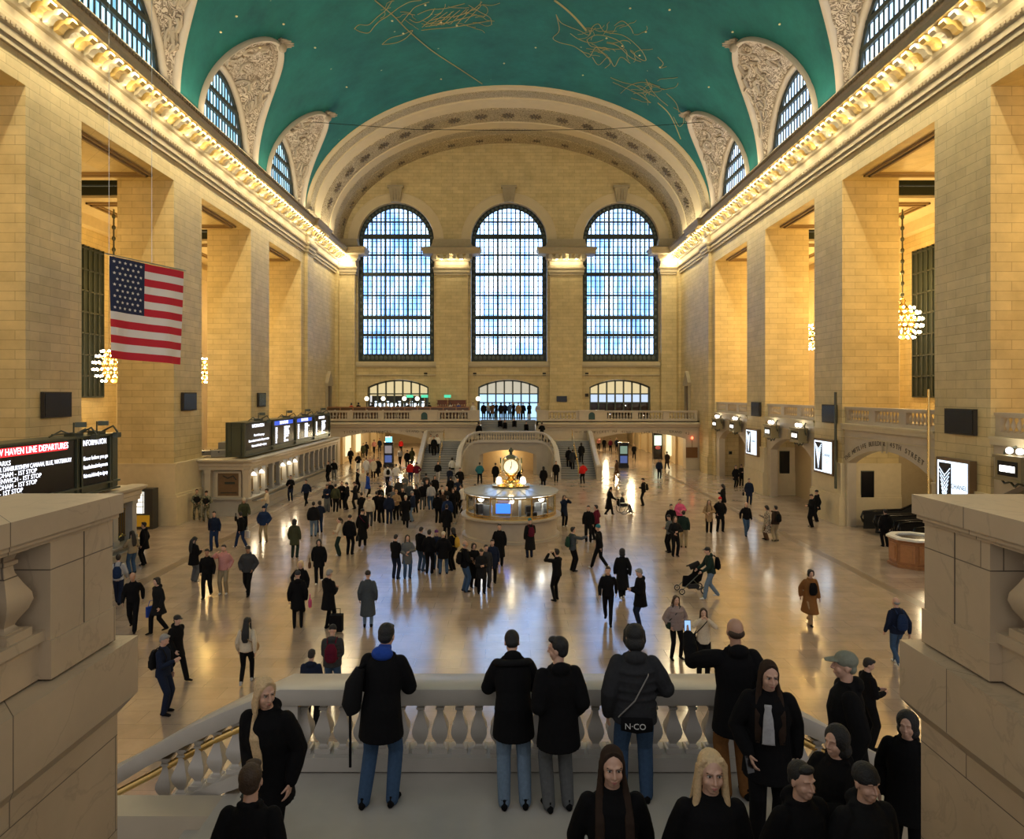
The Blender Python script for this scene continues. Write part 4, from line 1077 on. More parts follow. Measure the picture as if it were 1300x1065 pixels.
# equipment lying on the office roof behind the board
t = thing('rooftop_equipment', 'tangle of cases and cables on the ticket office roof behind the far board', 'equipment', (-17.6, 41.9, 3.36))
mb = MB()
for k in range(7): mb.obox((rnd.uniform(-1.4,.6), rnd.uniform(0,5), .2), rnd.uniform(.4,.9), rnd.uniform(.5,1.2), rnd.uniform(.2,.4), rnd.uniform(0,3))
mb.obox((-.2,1.6,.45), .8,1.6,.7, .1); mb.build('case', mat('equipment_grey', (.22,.22,.2), .5), t)
mb = MB()
for k in range(6): mb.tube([(rnd.uniform(-1.8,.6), rnd.uniform(-.5,4), .05) if q % 2 else (rnd.uniform(-1.8,.6), rnd.uniform(-.5,4), .3) for q in range(5)], .04, 5)
mb.build('cable', M_BLACK, t)

# ---- black screens, ad screens and signs on the piers
def tv(s, y0, y1, z0, z1, lb):
    t = thing('wall_screen', lb, 'screen', (s*(HW-.02), (y0+y1)/2, z0)); w = y1-y0; h = z1-z0
    mb = MB(); mb.box(-s*.0, -s*.14, -w/2, w/2, 0, h); mb.build('housing', M_DARK, t)
    mb = MB(); mb.box(-s*.14, -s*.155, -w/2+.06, w/2-.06, .06, h-.06); mb.build('screen', M_BLACK, t)
tv(-1, 26.7, 28.4, 6.25, 7.28, 'blank black screen on the stone pier left of the flag')
tv(-1, 38.15, 39.8, 6.25, 7.28, 'blank black screen on the pier just right of the flag')
tv(-1, 49.7, 51.2, 6.25, 7.28, 'blank black screen on the pier above the far departures board')
tv(1, 26.6, 28.4, 5.57, 6.6, 'blank black screen on the pier nearest the wooden desk')
tv(1, 37.9, 39.5, 5.57, 6.6, 'blank black screen on the pier between escalator arch and shell lamp')
tv(1, 49.3, 51.0, 5.57, 6.6, 'blank black screen on the pier between the two pairs of clock signs')
def ad(y0, y1, z0, z1, lb, txt=True):
    t = thing('ad_screen', lb, 'advertising screen', (HW-.02, (y0+y1)/2, z0)); w = y1-y0; h = z1-z0
    mb = MB(); mb.box(-.28, .0, -w/2-.12, w/2+.12, -.12, h+.12); mb.build('housing', mat('bronze_brown', (.20,.13,.07), .4, .4), t)
    mb = MB(); mb.box(-.30, -.28, -w/2, w/2, 0, h); mb.build('screen', mat('ad_white', (.8,.85,.9), .4, emit=(.66,.82,1), es=1.15), t)
    mb = MB(); mb.box(-.305, -.30, w*.02, w/2-.1, .08, h-.08); p = mb.build('dark_picture', mat('ad_dark_picture', (.01,.01,.015), .4), t)
    mb = MB(); c = w*.24
    for k in range(9):
        a = k/8; zz = h*(.78-.6*a); q = w*.16*(1-a*.8)
        mb.tube([(-.315, c-q*1.2, zz+.22), (-.315, c-q*.4, zz), (-.315, c, zz-.08), (-.315, c+q*.4, zz), (-.315, c+q*1.2, zz+.22)], .016, 5)
        mb.ell((-.315, c, zz-.1), (.01,.05,.05), 8, 5)
    mb.build('jewel_picture', mat('ad_silver', (.8,.85,.9), .3, emit=(.6,.75,.95), es=1.2), p)
    if txt:
        mb = MB(); text_into(mb, 'CHANEL', .26, lambda u, v, q: (-.31-q, -w*.24-u, h*.56+v), .003)
        for k in range(4): mb.box(-.312, -.305, -w*.24-.3+.04*k, -w*.24+.3-.04*k, h*.42-.07*k, h*.42-.07*k+.02)
        mb.build('lettering', mat('ad_grey_text', (.03,.05,.08), .5), t)
ad(26.75, 28.6, 2.2, 4.45, 'lit white and black advertising screen above the pedestal and wooden desk')
ad(38.0, 40.1, 2.75, 4.5, 'lit advertising screen beside the escalator arch, blue-white with dark half')
ad(49.5, 51.6, 2.75, 4.5, 'smallest lit advertising screen, on the pier past the shell lamp')
mb = MB(); mb.box(HW-.34, HW-.26, 37.45, 37.62, 2.0, 7.3); tag(mb.build('wall_mounted_duct', M_BRONZE), 'dark vertical duct beside the escalator arch advertising screen', 'duct')
mb = MB(); mb.tube([(HW-.32,29.2,0),(HW-.32,29.2,7.4)], .05, 8); tag(mb.build('brass_pipe', M_BRASS), 'thin brass pipe up the pier edge next to the escalator arch', 'pipe')
def clock_sign(y, z, lb, big=1):
    t = thing('track_sign', lb, 'sign', (HW-.35, y, z))
    mb = MB(); mb.box(-.25,.25,-.62,.62,0,.8); mb.box(-.3,.3,-.7,.7,-.04,.04); mb.box(-.3,.3,-.7,.7,.76,.86); mb.build('case', mat('sign_stone_bronze', (.30,.25,.14), .4, .3), t)
    mb = MB(); mb.box(-.27,-.25,-.48,.48,.14,.66); mb.build('face', M_BLACK, t)
    mb = MB(); mb.box(-.28,-.27,-.36,.36,.28,.50); mb.build('lit_strip', M_WHITEEM, t)
    for dy in (-.25, .25):
        mb = MB(); mb.ell((0,dy,1.02), (.12,.12,.12), 10, 8); mb.build('globe_lamp', M_WHITEEM, t, smooth=True)
    mb = MB(); mb.tube([(.3,-.5,.3),(.1,-.75,.6),(.1,-.6,1.0),(.3,-.3,1.15)], .04, 6); mb.tube([(.3,.5,.3),(.1,.75,.6),(.1,.6,1.0),(.3,.3,1.15)], .04, 6)
    for s in (-1, 1): mb.tube([(0,s*.7,0),(0,s*.5,-.18),(0,s*.2,-.1),(0,0,-.25)], .04, 6)
    mb.build('scroll_bracket', M_BRONZE, t)
    light_later.append(('POINT', (HW-.6, y, z+1.15), 9, (1,.9,.7), .1))
clock_sign(58.6, 4.25, 'lit bronze clock-style sign farthest along the north wall')
clock_sign(54.0, 4.25, 'lit bronze sign second from the far end of the north wall')
clock_sign(46.6, 4.25, 'lit bronze sign over the dark slot display in the shell-lamp bay')
clock_sign(42.2, 4.25, 'lit bronze sign directly above the curved shell lamp')
clock_sign(24.2, 4.15, 'largest lit bronze sign, at the picture edge above the pedestal cap')
for y, lb in ((42.2,'curved white shell-shaped lamp canopy lit from within, over a bronze doorway'),(52.9,'small lit shell canopy in the farthest north bay')):
    t = thing('shell_canopy', lb, 'canopy', (20.35, y, 3.0))
    mb = MB(); mb.grid(lambda u, v: (-1.0*sin(PI*v/2)*(.6+.4*sin(PI*u)), (u-.5)*2.1, .55*cos(PI*v/2)*sin(PI*u)+.05), 14, 8); mb.build('shell', mat('shell_lit', (.8,.7,.5), .5, emit=(1,.82,.5), es=.35), t, smooth=True)
    mb = MB(); mb.box(-.2,.0,-1.0,1.0,-3.2,.05) if False else mb.box(-.1,.02,-.9,-.7,-3.15,0); mb.box(-.1,.02,.7,.9,-3.15,0); mb.box(-.12,.02,-.9,.9,-.3,0); mb.build('door_frame', M_BRONZE, t)
# escalators behind the arch
def escalator(y, lb):
    t = thing('escalator', lb, 'escalator', (HW+2.2, y, 0)); sl = .5
    mb = MB()
    for k in range(16): mb.box(.6+k*.36, .6+(k+1)*.36+.02, -.5, .5, .02+k*.18, .02+(k+1)*.18)
    mb.build('step', mat('escalator_step', (.05,.05,.055), .4, .5), t)
    for s in (-1, 1):
        P = [(-1.5,s*.62,.35),(-1.62,s*.62,.62),(-1.5,s*.62,.92),(-.9,s*.62,.98),(.5,s*.62,1.02),(1.4,s*.62,1.4),(5.4,s*.62,3.4)]
        mb = MB(); mb.tube(P, (.05,.07), 8); mb.build('handrail', M_BLACK, t, smooth=True)
        mb = MB(); mb.add([(-1.5,s*.62,0),(5.4,s*.62,0),(5.4,s*.62,3.35),(1.4,s*.62,1.35),(.5,s*.62,.98),(-1.5,s*.62,.9),(-1.5,s*.56,0),(5.4,s*.56,0),(5.4,s*.56,3.35),(1.4,s*.56,1.35),(.5,s*.56,.98),(-1.5,s*.56,.9)],
            [(0,1,2,3,4,5),(11,10,9,8,7,6),(0,6,7,1),(1,7,8,2),(2,8,9,3),(3,9,10,4),(4,10,11,5),(5,11,6,0)]); mb.build('side_panel', mat('escalator_panel', (.03,.03,.03), .2), t)
        mb = MB(); mb.tube([(-1.4,s*.66,.12),(.5,s*.66,.16),(1.4,s*.66,.55),(5.4,s*.66,2.6)], .025, 6); mb.build('trim_strip', mat('steel', (.6,.6,.6), .3, 1), t)
escalator(35.9, 'black escalator rising behind the stone arch, on the far side'); escalator(34.2, 'black escalator in the middle of the arch beside the other'); escalator(32.5, 'black escalator under the arch closest to the wooden desk')
# octagonal wooden desk
t = thing('information_desk', 'octagonal carved oak desk with white counter top beside the pedestal', 'desk', (17.05, 28.7, 0))
mb = MB(); mb.lathe([(.98,0),(.98,.12),(.92,.14),(.92,1.05),(.98,1.1),(.98,1.15)], n=8, a0=PI/8); mb.build('body', M_WOOD, t)
mb = MB()
for k in range(8):
    a = PI*k/4; M = Matrix.Rotation(a, 4, 'Z')
    c = M @ Vector((.855, 0, .6)); mb.obox(c, .05, .54, .72, a); mb.obox(M @ Vector((.88, 0, .6)), .05, .36, .5, a)
mb.build('carved_panel', mat('oak_carved', (.40,.18,.07), .4, noise=.2), t)
mb = MB(); vs = []
for r, z in ((1.04,1.15),(1.04,1.23),(.7,1.23),(.7,1.15)):
    for i in range(8): a = PI/8+PI*i/4; vs.append((r*cos(a), r*sin(a), z))
mb.add(vs, [(j*8+i, j*8+(i+1) % 8, ((j+1) % 4)*8+(i+1) % 8, ((j+1) % 4)*8+i) for j in range(4) for i in range(8)]); mb.build('counter_top', mat('white_counter', (.8,.77,.7), .3), t)
mb = MB(); mb.lathe([(.72,1.1),(.72,1.16),(.4,1.18)], n=8, a0=PI/8); mb.build('inner_top', M_BLACK, t)

# ---- flag
def flag():
    t = thing('hanging_flag', 'large American flag hung in front of the south wall piers', 'flag', (0,0,0))
    P0, P1 = Vector((-15.6, 26.7, 12.6)), Vector((-13.97, 29.4, 12.46)); H = 4.0
    d = (P1-P0).normalized(); nrm = Vector((d.y, -d.x, 0)); W = (P1-P0).length; NU, NV = 52, 52
    def pt(u, v, off=0):
        w = .10*sin(u*9+v*2)*(.3+v*.7) + .05*sin(u*17+1)*v
        return P0.lerp(P1, u) + Vector((0,0,-H*v - .10*sin(u*PI)*0)) + nrm*(w+off) - d*(.06*v*u)
    mb = MB(); vs = [pt(i/NU, j/NV) for j in range(NV+1) for i in range(NU+1)]
    mb.v = [tuple(p) for p in vs]
    for j in range(NV):
        for i in range(NU):
            st_ = int(j/4); mb.f.append([j*(NU+1)+i, j*(NU+1)+i+1, (j+1)*(NU+1)+i+1, (j+1)*(NU+1)+i])
            mb.m.append(2 if (i < 24 and j < 28) else (0 if st_ % 2 == 0 else 1))
    mb.build('cloth', [mat('flag_red', (.55,.015,.04), .8), mat('flag_white', (.78,.76,.78), .8), mat('flag_blue', (.012,.022,.075), .8)], t, smooth=True, fix=False)
    for side in (-1, 1):
        mb = MB()
        for r in range(9):
            for c in range(6 if r % 2 == 0 else 5):
                u0 = (.055+.07*c + (0 if r % 2 == 0 else .035)); v0 = .045+.0565*r
                L_ = []
                for k in range(10):
                    a = PI/2+2*PI*k/10; q = .072 if k % 2 == 0 else .03
                    L_.append(pt(u0+q*cos(a)/W, v0-q*sin(a)/H, side*.02))
                b = len(mb.v); mb.v += [tuple(p) for p in L_] + [tuple(pt(u0, v0, side*.02))]
                for k in range(10): mb.f.append([b+k, b+(k+1) % 10, b+10]); mb.m.append(0)
        mb.build('stars', mat('flag_white', (.78,.76,.78), .8), t, fix=False)
    mb = MB(); mb.tube([P0-d*.15+Vector((0,0,.05)), P1+d*.1+Vector((0,0,.05))], .03, 6); mb.build('pole', mat('steel', (.6,.6,.6), .3, 1), t)
    mb = MB()
    for u in (.0, .55): p = P0.lerp(P1, u); mb.tube([p+Vector((0,0,.05)), Vector((p.x, p.y, ZS+RISE*math.sqrt(1-(p.x/HW)**2)-.25))], .010, 5)
    mb.tube([P0+Vector((0,0,.05)), P0+Vector((0,0,-4.0))], .012, 5)
    mb.build('wire', mat('steel', (.6,.6,.6), .3, 1), t)
flag()

# ---- chandeliers in the side corridors
def chandelier(x, y, z, ztop, lb):
    t = thing('chandelier', lb, 'chandelier', (x, y, z)); R = 1.15
    mb = MB(); mb.lathe([(.05,-1.1),(.3,-1.0),(.62,-.6),(.75,0),(.62,.6),(.3,1.0),(.12,1.25),(.2,1.4),(.06,1.6)], n=18); mb.build('body', M_BRASS, t, smooth=True)
    for j in range(6):
        ph = -.95+1.9*j/5; rr = R*cos(ph); n = max(8, int(20*cos(ph))); mb = MB()
        mb2 = MB()
        for k in range(n):
            a = 2*PI*(k+.5*(j % 2))/n; c = (rr*cos(a), rr*sin(a), R*sin(ph))
            mb.ell(c, (.075,.075,.075), 8, 6); mb2.tube([(c[0]*.6, c[1]*.6, c[2]*.9), (c[0]*.95, c[1]*.95, c[2]-.05)], .03, 5)
        o = mb2.build('lamp_ring', M_BRASS, t); mb.build('bulb', M_BULB, o, smooth=True)
    mb = MB(); zz = ztop-z; mb.tube([(0,0,1.5),(0,0,zz)], .05, 8)
    k = 1.8
    while k < zz: mb.ell((0,0,k), (.12,.12,.16), 8, 6); k += .7
    mb.build('chain', M_BRONZE, t)
    light_later.append(('POINT', (x, y, z+2.4), 150, (1,.62,.2), .8)); light_later.append(('POINT', (x, y, z-2.2), 150, (1,.62,.2), .8))
chandelier(-25, 43.3, 8.95, 20.6, 'glowing globe chandelier half hidden beside the flag')
chandelier(-25, 55.4, 9.1, 18.7, 'smaller glowing globe chandelier seen past the flag pier')
chandelier(25, 43.3, 11.7, 20.6, 'larger glowing globe chandelier in the north side bay')
chandelier(25, 55.2, 11.8, 18.7, 'farther glowing globe chandelier between two north piers')

# ---- round information booth with the four-faced clock
BX, BY = 0.15, 35.0
t = thing('information_booth', 'round marble information booth with brass framed glass in mid hall', 'information booth', (BX, BY, 0))
mb = MB(); mb.lathe([(2.5,0),(2.5,.12),(2.34,.14),(2.34,.95),(2.5,1.0),(2.56,1.04),(2.56,1.12),(2.2,1.12)], n=64); mb.build('base', mat('booth_marble', (.42,.37,.30), .35, noise=.12, nscale=3), t, smooth=35)
mb = MB(); mb.lathe([(2.18,1.12),(2.18,1.14),(.1,1.14)], n=64); mb.build('inner_floor', mat('booth_inside', (.12,.09,.05), .5), t)
mb = MB(); n = 14
for k in range(n):
    a = 2*PI*k/n+PI/n; mb.obox((2.28*cos(a), 2.28*sin(a), 1.66), .06,.07,1.08, a)
for z, r in ((1.12,2.32),(1.22,2.3),(2.10,2.3),(2.22,2.36)):
    vs = []; N_ = 56
    for rr, zz in ((r,z),(r,z+.07),(r-.1,z+.07),(r-.1,z)):
        for i in range(N_): a = 2*PI*i/N_; vs.append((rr*cos(a), rr*sin(a), zz))
    mb.add(vs, [(j*N_+i, j*N_+(i+1) % N_, ((j+1) % 4)*N_+(i+1) % N_, ((j+1) % 4)*N_+i) for j in range(4) for i in range(N_)])
mb.build('brass_frame', M_BRASS, t)
mb = MB(); vs = []
for rr, zz in ((2.26,1.15),(2.26,2.2),(2.24,2.2),(2.24,1.15)):
    for i in range(56): a = 2*PI*i/56; vs.append((rr*cos(a), rr*sin(a), zz))
mb.add(vs, [(j*56+i, j*56+(i+1) % 56, ((j+1) % 4)*56+(i+1) % 56, ((j+1) % 4)*56+i) for j in range(4) for i in range(56)]); mb.build('glazing', M_GLASS, t)
mb = MB(); mb.lathe([(2.42,2.22),(2.42,2.30),(1.0,2.48),(.95,2.48),(.95,2.22)], n=56); rf = mb.build('roof', mat('frosted_roof_glass', (.42,.46,.50), .25, coat=.5), t, smooth=30)
mb = MB()
for k in range(20):
    a = 2*PI*k/20; mb.add([(2.43*cos(a-.008),2.43*sin(a-.008),2.305),(2.43*cos(a+.008),2.43*sin(a+.008),2.305),(1.0*cos(a+.02),1.0*sin(a+.02),2.50),(1.0*cos(a-.02),1.0*sin(a-.02),2.50)], [(0,1,2,3)])
mb.build('roof_rib', M_BRONZE, rf)
mb = MB()
for k in range(n):
    a = 2*PI*k/n; mb.obox((2.05*cos(a), 2.05*sin(a), 2.12), .2,.55,.05, a)
mb.build('ceiling_lamp', M_WHITEEM, t)
mb = MB(); mb.lathe([(1.1,1.14),(1.1,1.9),(.5,1.95),(.5,2.25)], n=24); mb.build('core', mat('booth_core', (.25,.17,.08), .4, .3), t)
mb = MB(); mb.obox((-.35,-1.75,1.62), .78,.1,.46, .0); mb.build('monitor', mat('blue_monitor', (.02,.05,.4), .3, emit=(.04,.16,.75), es=1.6), t)
mb = MB(); mb.obox((-.35,-1.72,1.98), .6,.1,.16, .0); mb.build('sign_strip', mat('dark_sign', (.1,.08,.1), .4, emit=(.3,.2,.25), es=.5), t)
mb = MB(); mb.obox((-1.15,-1.55,1.5), .5,.06,.5, -.5); mb.obox((.42,-1.85,1.65), .12,.06,.85, .1); mb.obox((1.3,-1.3,1.65), .35,.08,.4, .7); mb.obox((1.65,-.9,1.5), .3,.08,.5, .9); mb.build('white_notice', mat('white_paper', (.85,.83,.78), .6), t)
mb = MB(); mb.obox((-1.55,-1.1,1.5), .3,.3,.5, .4); mb.obox((.9,-1.4,1.5), .4,.3,.4, .2); mb.obox((1.0,-1.6,1.3), .5,.2,.2, .2); mb.build('equipment', M_DARK, t)
light_later.append(('POINT', (BX, BY-1.7, 1.98), 18, (1,.92,.75), .15)); light_later.append(('POINT', (BX-1.5, BY-1.0, 1.98), 16, (1,.92,.75), .15)); light_later.append(('POINT', (BX+1.5, BY-1.0, 1.98), 16, (1,.92,.75), .15))
c = thing('clock', 'brass four-faced clock with acorn finial standing on the information booth', 'clock', (BX, BY, 2.49))
mb = MB(); mb.lathe([(.94,0),(1.0,.08),(.75,.10),(.72,.2),(.45,.22),(.40,.32),(.26,.36),(.16,.44),(.22,.52),(.3,.56),(.34,.62),(.16,.66)], n=24); mb.build('base', M_BRASS, c, smooth=35)
mb = MB(); mb.lathe([(.20,.62),(.40,.72),(.46,.8),(.46,1.3),(.42,1.38),(.30,1.5),(.12,1.6),(.05,1.62)], n=24); mb.build('case', mat('clock_case_glass', (.35,.32,.22), .2, .6), c, smooth=35)
for k in range(4):
    a = PI/2*k; M = Matrix.Rotation(a, 4, 'Z')
    def f(u, v, w, M=M): return M @ Vector((u, -.50-w, 1.04+v))
    mb = MB(); cir = lambda r, n=32: [(r*cos(2*PI*i/n), r*sin(2*PI*i/n)) for i in range(n)]
    mb.plate([cir(.36)], f, .03); face = mb.build('clock_face', mat('opal_clock_face', (.9,.85,.7), .5, emit=(1,.87,.54), es=.62), c)
    mb = MB(); mb.plate([cir(.42), cir(.36)], f, .06); mb.build('bezel', M_BRASS, face)
    mb = MB()
    for q in range(12): b = 2*PI*q/12; mb.add([f(.29*cos(b)-.012, .29*sin(b), .035), f(.29*cos(b)+.012, .29*sin(b), .035), f(.33*cos(b)+.012, .33*sin(b), .035), f(.33*cos(b)-.012, .33*sin(b), .035)], [(0,1,2,3)])
    mb.add([f(-.015,-.05,.04), f(.02,-.05,.04), f(.05,.27,.04), f(.03,.28,.04)], [(0,1,2,3)]); mb.add([f(.0,.05,.042), f(.03,.04,.042), f(-.03,-.16,.042), f(-.06,-.15,.042)], [(0,1,2,3)])
    mb.build('hands', M_BLACK, face)
    mb = MB(); b = a+PI/4; mb.ell((.42*cos(b), .42*sin(b), 1.05), (.06,.06,.4), 8, 8); mb.build('corner_post', M_BRASS, c, smooth=True)
mb = MB(); mb.lathe([(.03,1.6),(.1,1.66),(.06,1.7),(.13,1.78),(.12,1.86),(.03,1.95)], n=12); mb.build('finial', M_BRONZE, c, smooth=True)
for k, (dx, dy) in enumerate(((-.62,-.5),(.62,-.5),(-.62,.5),(.62,.5))):
    mb = MB(); mb.ell((dx,dy,.27), (.145,.145,.15), 14, 10); mb.build('globe_lamp', mat('opal_globe', (1,.95,.85), .4, emit=(1,.90,.66), es=1.5), c, smooth=True)
    mb = MB(); mb.tube([(dx,dy,.02),(dx,dy,.14)], .07, 8); mb.build('lamp_socket', M_BRASS, c)
light_later.append(('POINT', (BX, BY-1.0, 2.95), 8, (1,.85,.55), .15))

# ---- bar and café on the west balcony
t = thing('bar_counter', 'long brown wooden bar counter screen behind the west balcony balustrade', 'bar counter', (-10.6, 66.6, DZ))
mb = MB(); mb.box(-7,6.8,-.1,.1,0,1.25); mb.build('panel', mat('dark_wood_glass', (.10,.05,.025), .3), t)
mb = MB(); mb.box(-7,6.8,-.16,.16,1.25,1.35); mb.box(-7,6.8,-.14,.14,.95,1.0)
for k in range(12): x = -7+k*13.8/11; mb.box(x-.05, x+.05, -.13, .13, 0, 1.3)
mb.build('rail', mat('bar_rail_wood', (.32,.15,.06), .35), t)
t = thing('back_bar', 'lit back bar cabinet with bottles inside the arched bar opening', 'bar cabinet', (-11.9, 74.9, DZ))
mb = MB(); mb.box(-3,3,0,.4,0,2.6); mb.build('cabinet', mat('back_bar_dark', (.03,.03,.03), .4), t)
mb = MB()
for k in range(13): mb.box(-2.7+k*.43, -2.45+k*.43, -.06, .0, 1.15, 1.65 if k % 3 else 1.8)
mb.build('lit_shelf', mat('cool_lit_shelf', (.6,.7,.8), .4, emit=(.75,.88,1), es=2.0), t)
mb = MB()
for k in range(20): mb.lathe([(.05,0),(.05,.22),(.02,.28),(.02,.34)], -2.8+k*.29, -.1, 1.0, 6)
mb.build('bottle_row', mat('bottle_mix', (.25,.2,.1), .2, noise=.6, nscale=6), t)
t = thing('bar_shelf', 'wooden bar shelf unit with green shaded lamp against the pilaster', 'shelf', (-6.0, 72.6, DZ))
mb = MB(); mb.box(-1.5,1.5,0,.5,0,1.9)
for z in (1.2,1.55,1.9): mb.box(-1.6,1.6,-.15,.5,z,z+.05)
mb.build('frame', mat('bar_red_wood', (.22,.07,.03), .4), t)
mb = MB()
for k in range(12): mb.ell((-1.4+k*.25,-.05,1.4), (.08,.06,.1), 8, 5)
mb.build('glass_row', mat('glass_row', (.6,.45,.3), .3), t)
for i, (x, y, z) in enumerate(((-8.9,72.8,7.0),(-10.5,73,7.0),(-6.4,72.2,7.0))):
    t = thing('banker_lamp', 'small green shaded lamp glowing at the bar, '+('beside the arch edge','over the arched bar opening','above the wooden bar shelf')[i], 'lamp', (x, y, DZ))
    mb = MB(); mb.tube([(0,0,0),(0,0,2.3)], .03, 6); mb.build('stem', M_BRASS, t)
    mb = MB(); mb.box(-.35,.35,-.15,.15,2.2,2.5); mb.build('shade', mat('green_lamp_shade', (.05,.4,.25), .4, emit=(.06,.5,.30), es=1.0), t)
for i, (x, y) in enumerate(((-14.8,71.5),(-3.1,70.5),(-13.2,72.2),(-9.6,72.2),(-11.0,72.4))):
    t = thing('globe_lamp', 'white globe lamp on a stem, '+('at the corner of the bar','beside the avenue doors','second from the bar corner','toward the bar shelf end','in the middle of the bar')[i], 'lamp', (x, y, DZ))
    mb = MB(); mb.tube([(0,0,0),(0,0,1.9)], .05, 6); mb.lathe([(.15,0),(.1,.05)], n=10); mb.build('stem', M_IRON, t)
    mb = MB(); mb.ell((0,0,2.1), (.24,.24,.24), 12, 8); mb.build('globe', mat('opal_globe', (1,.95,.85)), t, smooth=True)
for i in range(9):
    x = -16.8+i*1.55; t = thing('cafe_chair', 'pale café chair behind the balustrade, %s from the wall end' % ('first','second','third','fourth','fifth','sixth','seventh','eighth','ninth')[i], 'chair', (x, 66.1, DZ), group='pale café chairs behind the balustrade')
    mb = MB(); mb.box(-.22,.22,-.2,.2,.43,.48); mb.build('seat', mat('pale_chair', (.62,.58,.50), .5), t)
    mb = MB(); mb.tube([(-.2,.2,.45),(-.22,.22,.9),(0,.24,1.02),(.22,.22,.9),(.2,.2,.45)], .035, 6); mb.build('backrest', mat('pale_chair', (.62,.58,.50), .5), t)
    for a, b in ((-.18,-.16),(.18,-.16),(-.18,.16),(.18,.16)): mb = MB(); mb.tube([(a,b,0),(a,b,.45)], .02, 5); mb.build('leg', mat('pale_chair', (.62,.58,.50), .5), t)
mb = MB(); mb.box(-.55,.55,-.05,.0,0,.62); o = mb.build('wall_screen', M_BLACK, loc=(5.75, YB-.63, 6.35)); tag(o, 'small black screen on the pilaster beside the stairs, right of the doors', 'screen')
for x, z in ((-8.9,9.15),(-3.6,9.15),(3.9,9.15),(8.5,9.15),(8.5,6.9)):
    mb = MB(); mb.box(-.18,.18,-.12,0,0,.34); o = mb.build('wall_vent', M_DARK, loc=(x, YB-.02, z)); tag(o, 'small dark square vent on the end wall, '+{(-8.9):'beside the bar arch',(-3.6):'left above the avenue doors',3.9:'right above the avenue doors',8.5:('above' if z > 8 else 'lower, beside')+' the dark arched window'}[x], 'vent')
for s in (-1, 1):   # pedimented niches
    t = tag(bpy.data.objects.new('door_%d' % (1 if s < 0 else 2), None), kind='structure'); COL.objects.link(t); t.location = (s*HW, 69.2, DZ)
    mb = MB(); mb.box(-s*.0, -s*.25, -.85, -.6, 0, 3.4); mb.box(0, -s*.25, .6, .85, 0, 3.4); mb.box(0, -s*.35, -.95, .95, 3.4, 3.7)
    mb.add([(0,-1,3.7),(0,1,3.7),(0,0,4.9),(-s*.35,-1,3.7),(-s*.35,1,3.7),(-s*.35,0,4.9)], [(0,1,2),(5,4,3),(0,3,4,1),(1,4,5,2),(2,5,3,0)]); mb.build('frame', M_CORN, t)
    mb = MB(); mb.box(0, -s*.05, -.6, .6, 0, 3.4); mb.build('panel', mat('niche_brown', (.14,.10,.06), .6), t)
mb = MB(); mb.box(-.55,.55,-.06,0,0,1.0); o = mb.build('notice_board', mat('brown_notice', (.16,.07,.02), .4), loc=(17.55, 65.28, 1.1)); tag(o, 'square brown notice board on the wall right of the north passage', 'notice board')
mb = MB(); mb.ell((0,0,0), (.1,.1,.14), 8, 6); o = mb.build('wall_lamp', mat('red_lamp', (.8,.1,.05), .4, emit=(1,.12,.05), es=4), loc=(17.55, 65.1, 3.0)); tag(o, 'small red lamp above the brown notice board', 'lamp')
mb = MB(); mb.tube([(0,0,-.9),(0,0,-.1)], .02, 5); mb.build('stem', M_BRONZE, o)
# ================================================================ PEOPLE
def remeshed(mb, name, vox, smooth_it=3, fac=.5, bump=None):
    me = mb.mesh(name, [], fix=True)
    o = bpy.data.objects.new('tmp', me); COL.objects.link(o)
    r = o.modifiers.new('r', 'REMESH'); r.mode = 'VOXEL'; r.voxel_size = vox; r.use_smooth_shade = True
    if smooth_it: s = o.modifiers.new('s', 'SMOOTH'); s.factor = fac; s.iterations = smooth_it
    dg = bpy.context.evaluated_depsgraph_get()
    out = bpy.data.meshes.new_from_object(o.evaluated_get(dg)); out.name = name
    bpy.data.objects.remove(o); bpy.data.meshes.remove(me)
    out.materials.clear(); out.materials.append(None)
    return out
def ik(a, b, l1, l2, pole):
    a, b = Vector(a), Vector(b); d = b-a; L_ = min(d.length, (l1+l2)*.999); d.normalize()
    x = (l1*l1-l2*l2+L_*L_)/(2*L_); h = math.sqrt(max(0, l1*l1-x*x)); p = Vector(pole); p = p - d*p.dot(d)
    if p.length < 1e-4: p = Vector((0,1,0))
    p.normalize(); return a+d*x+p*h, a+d*L_
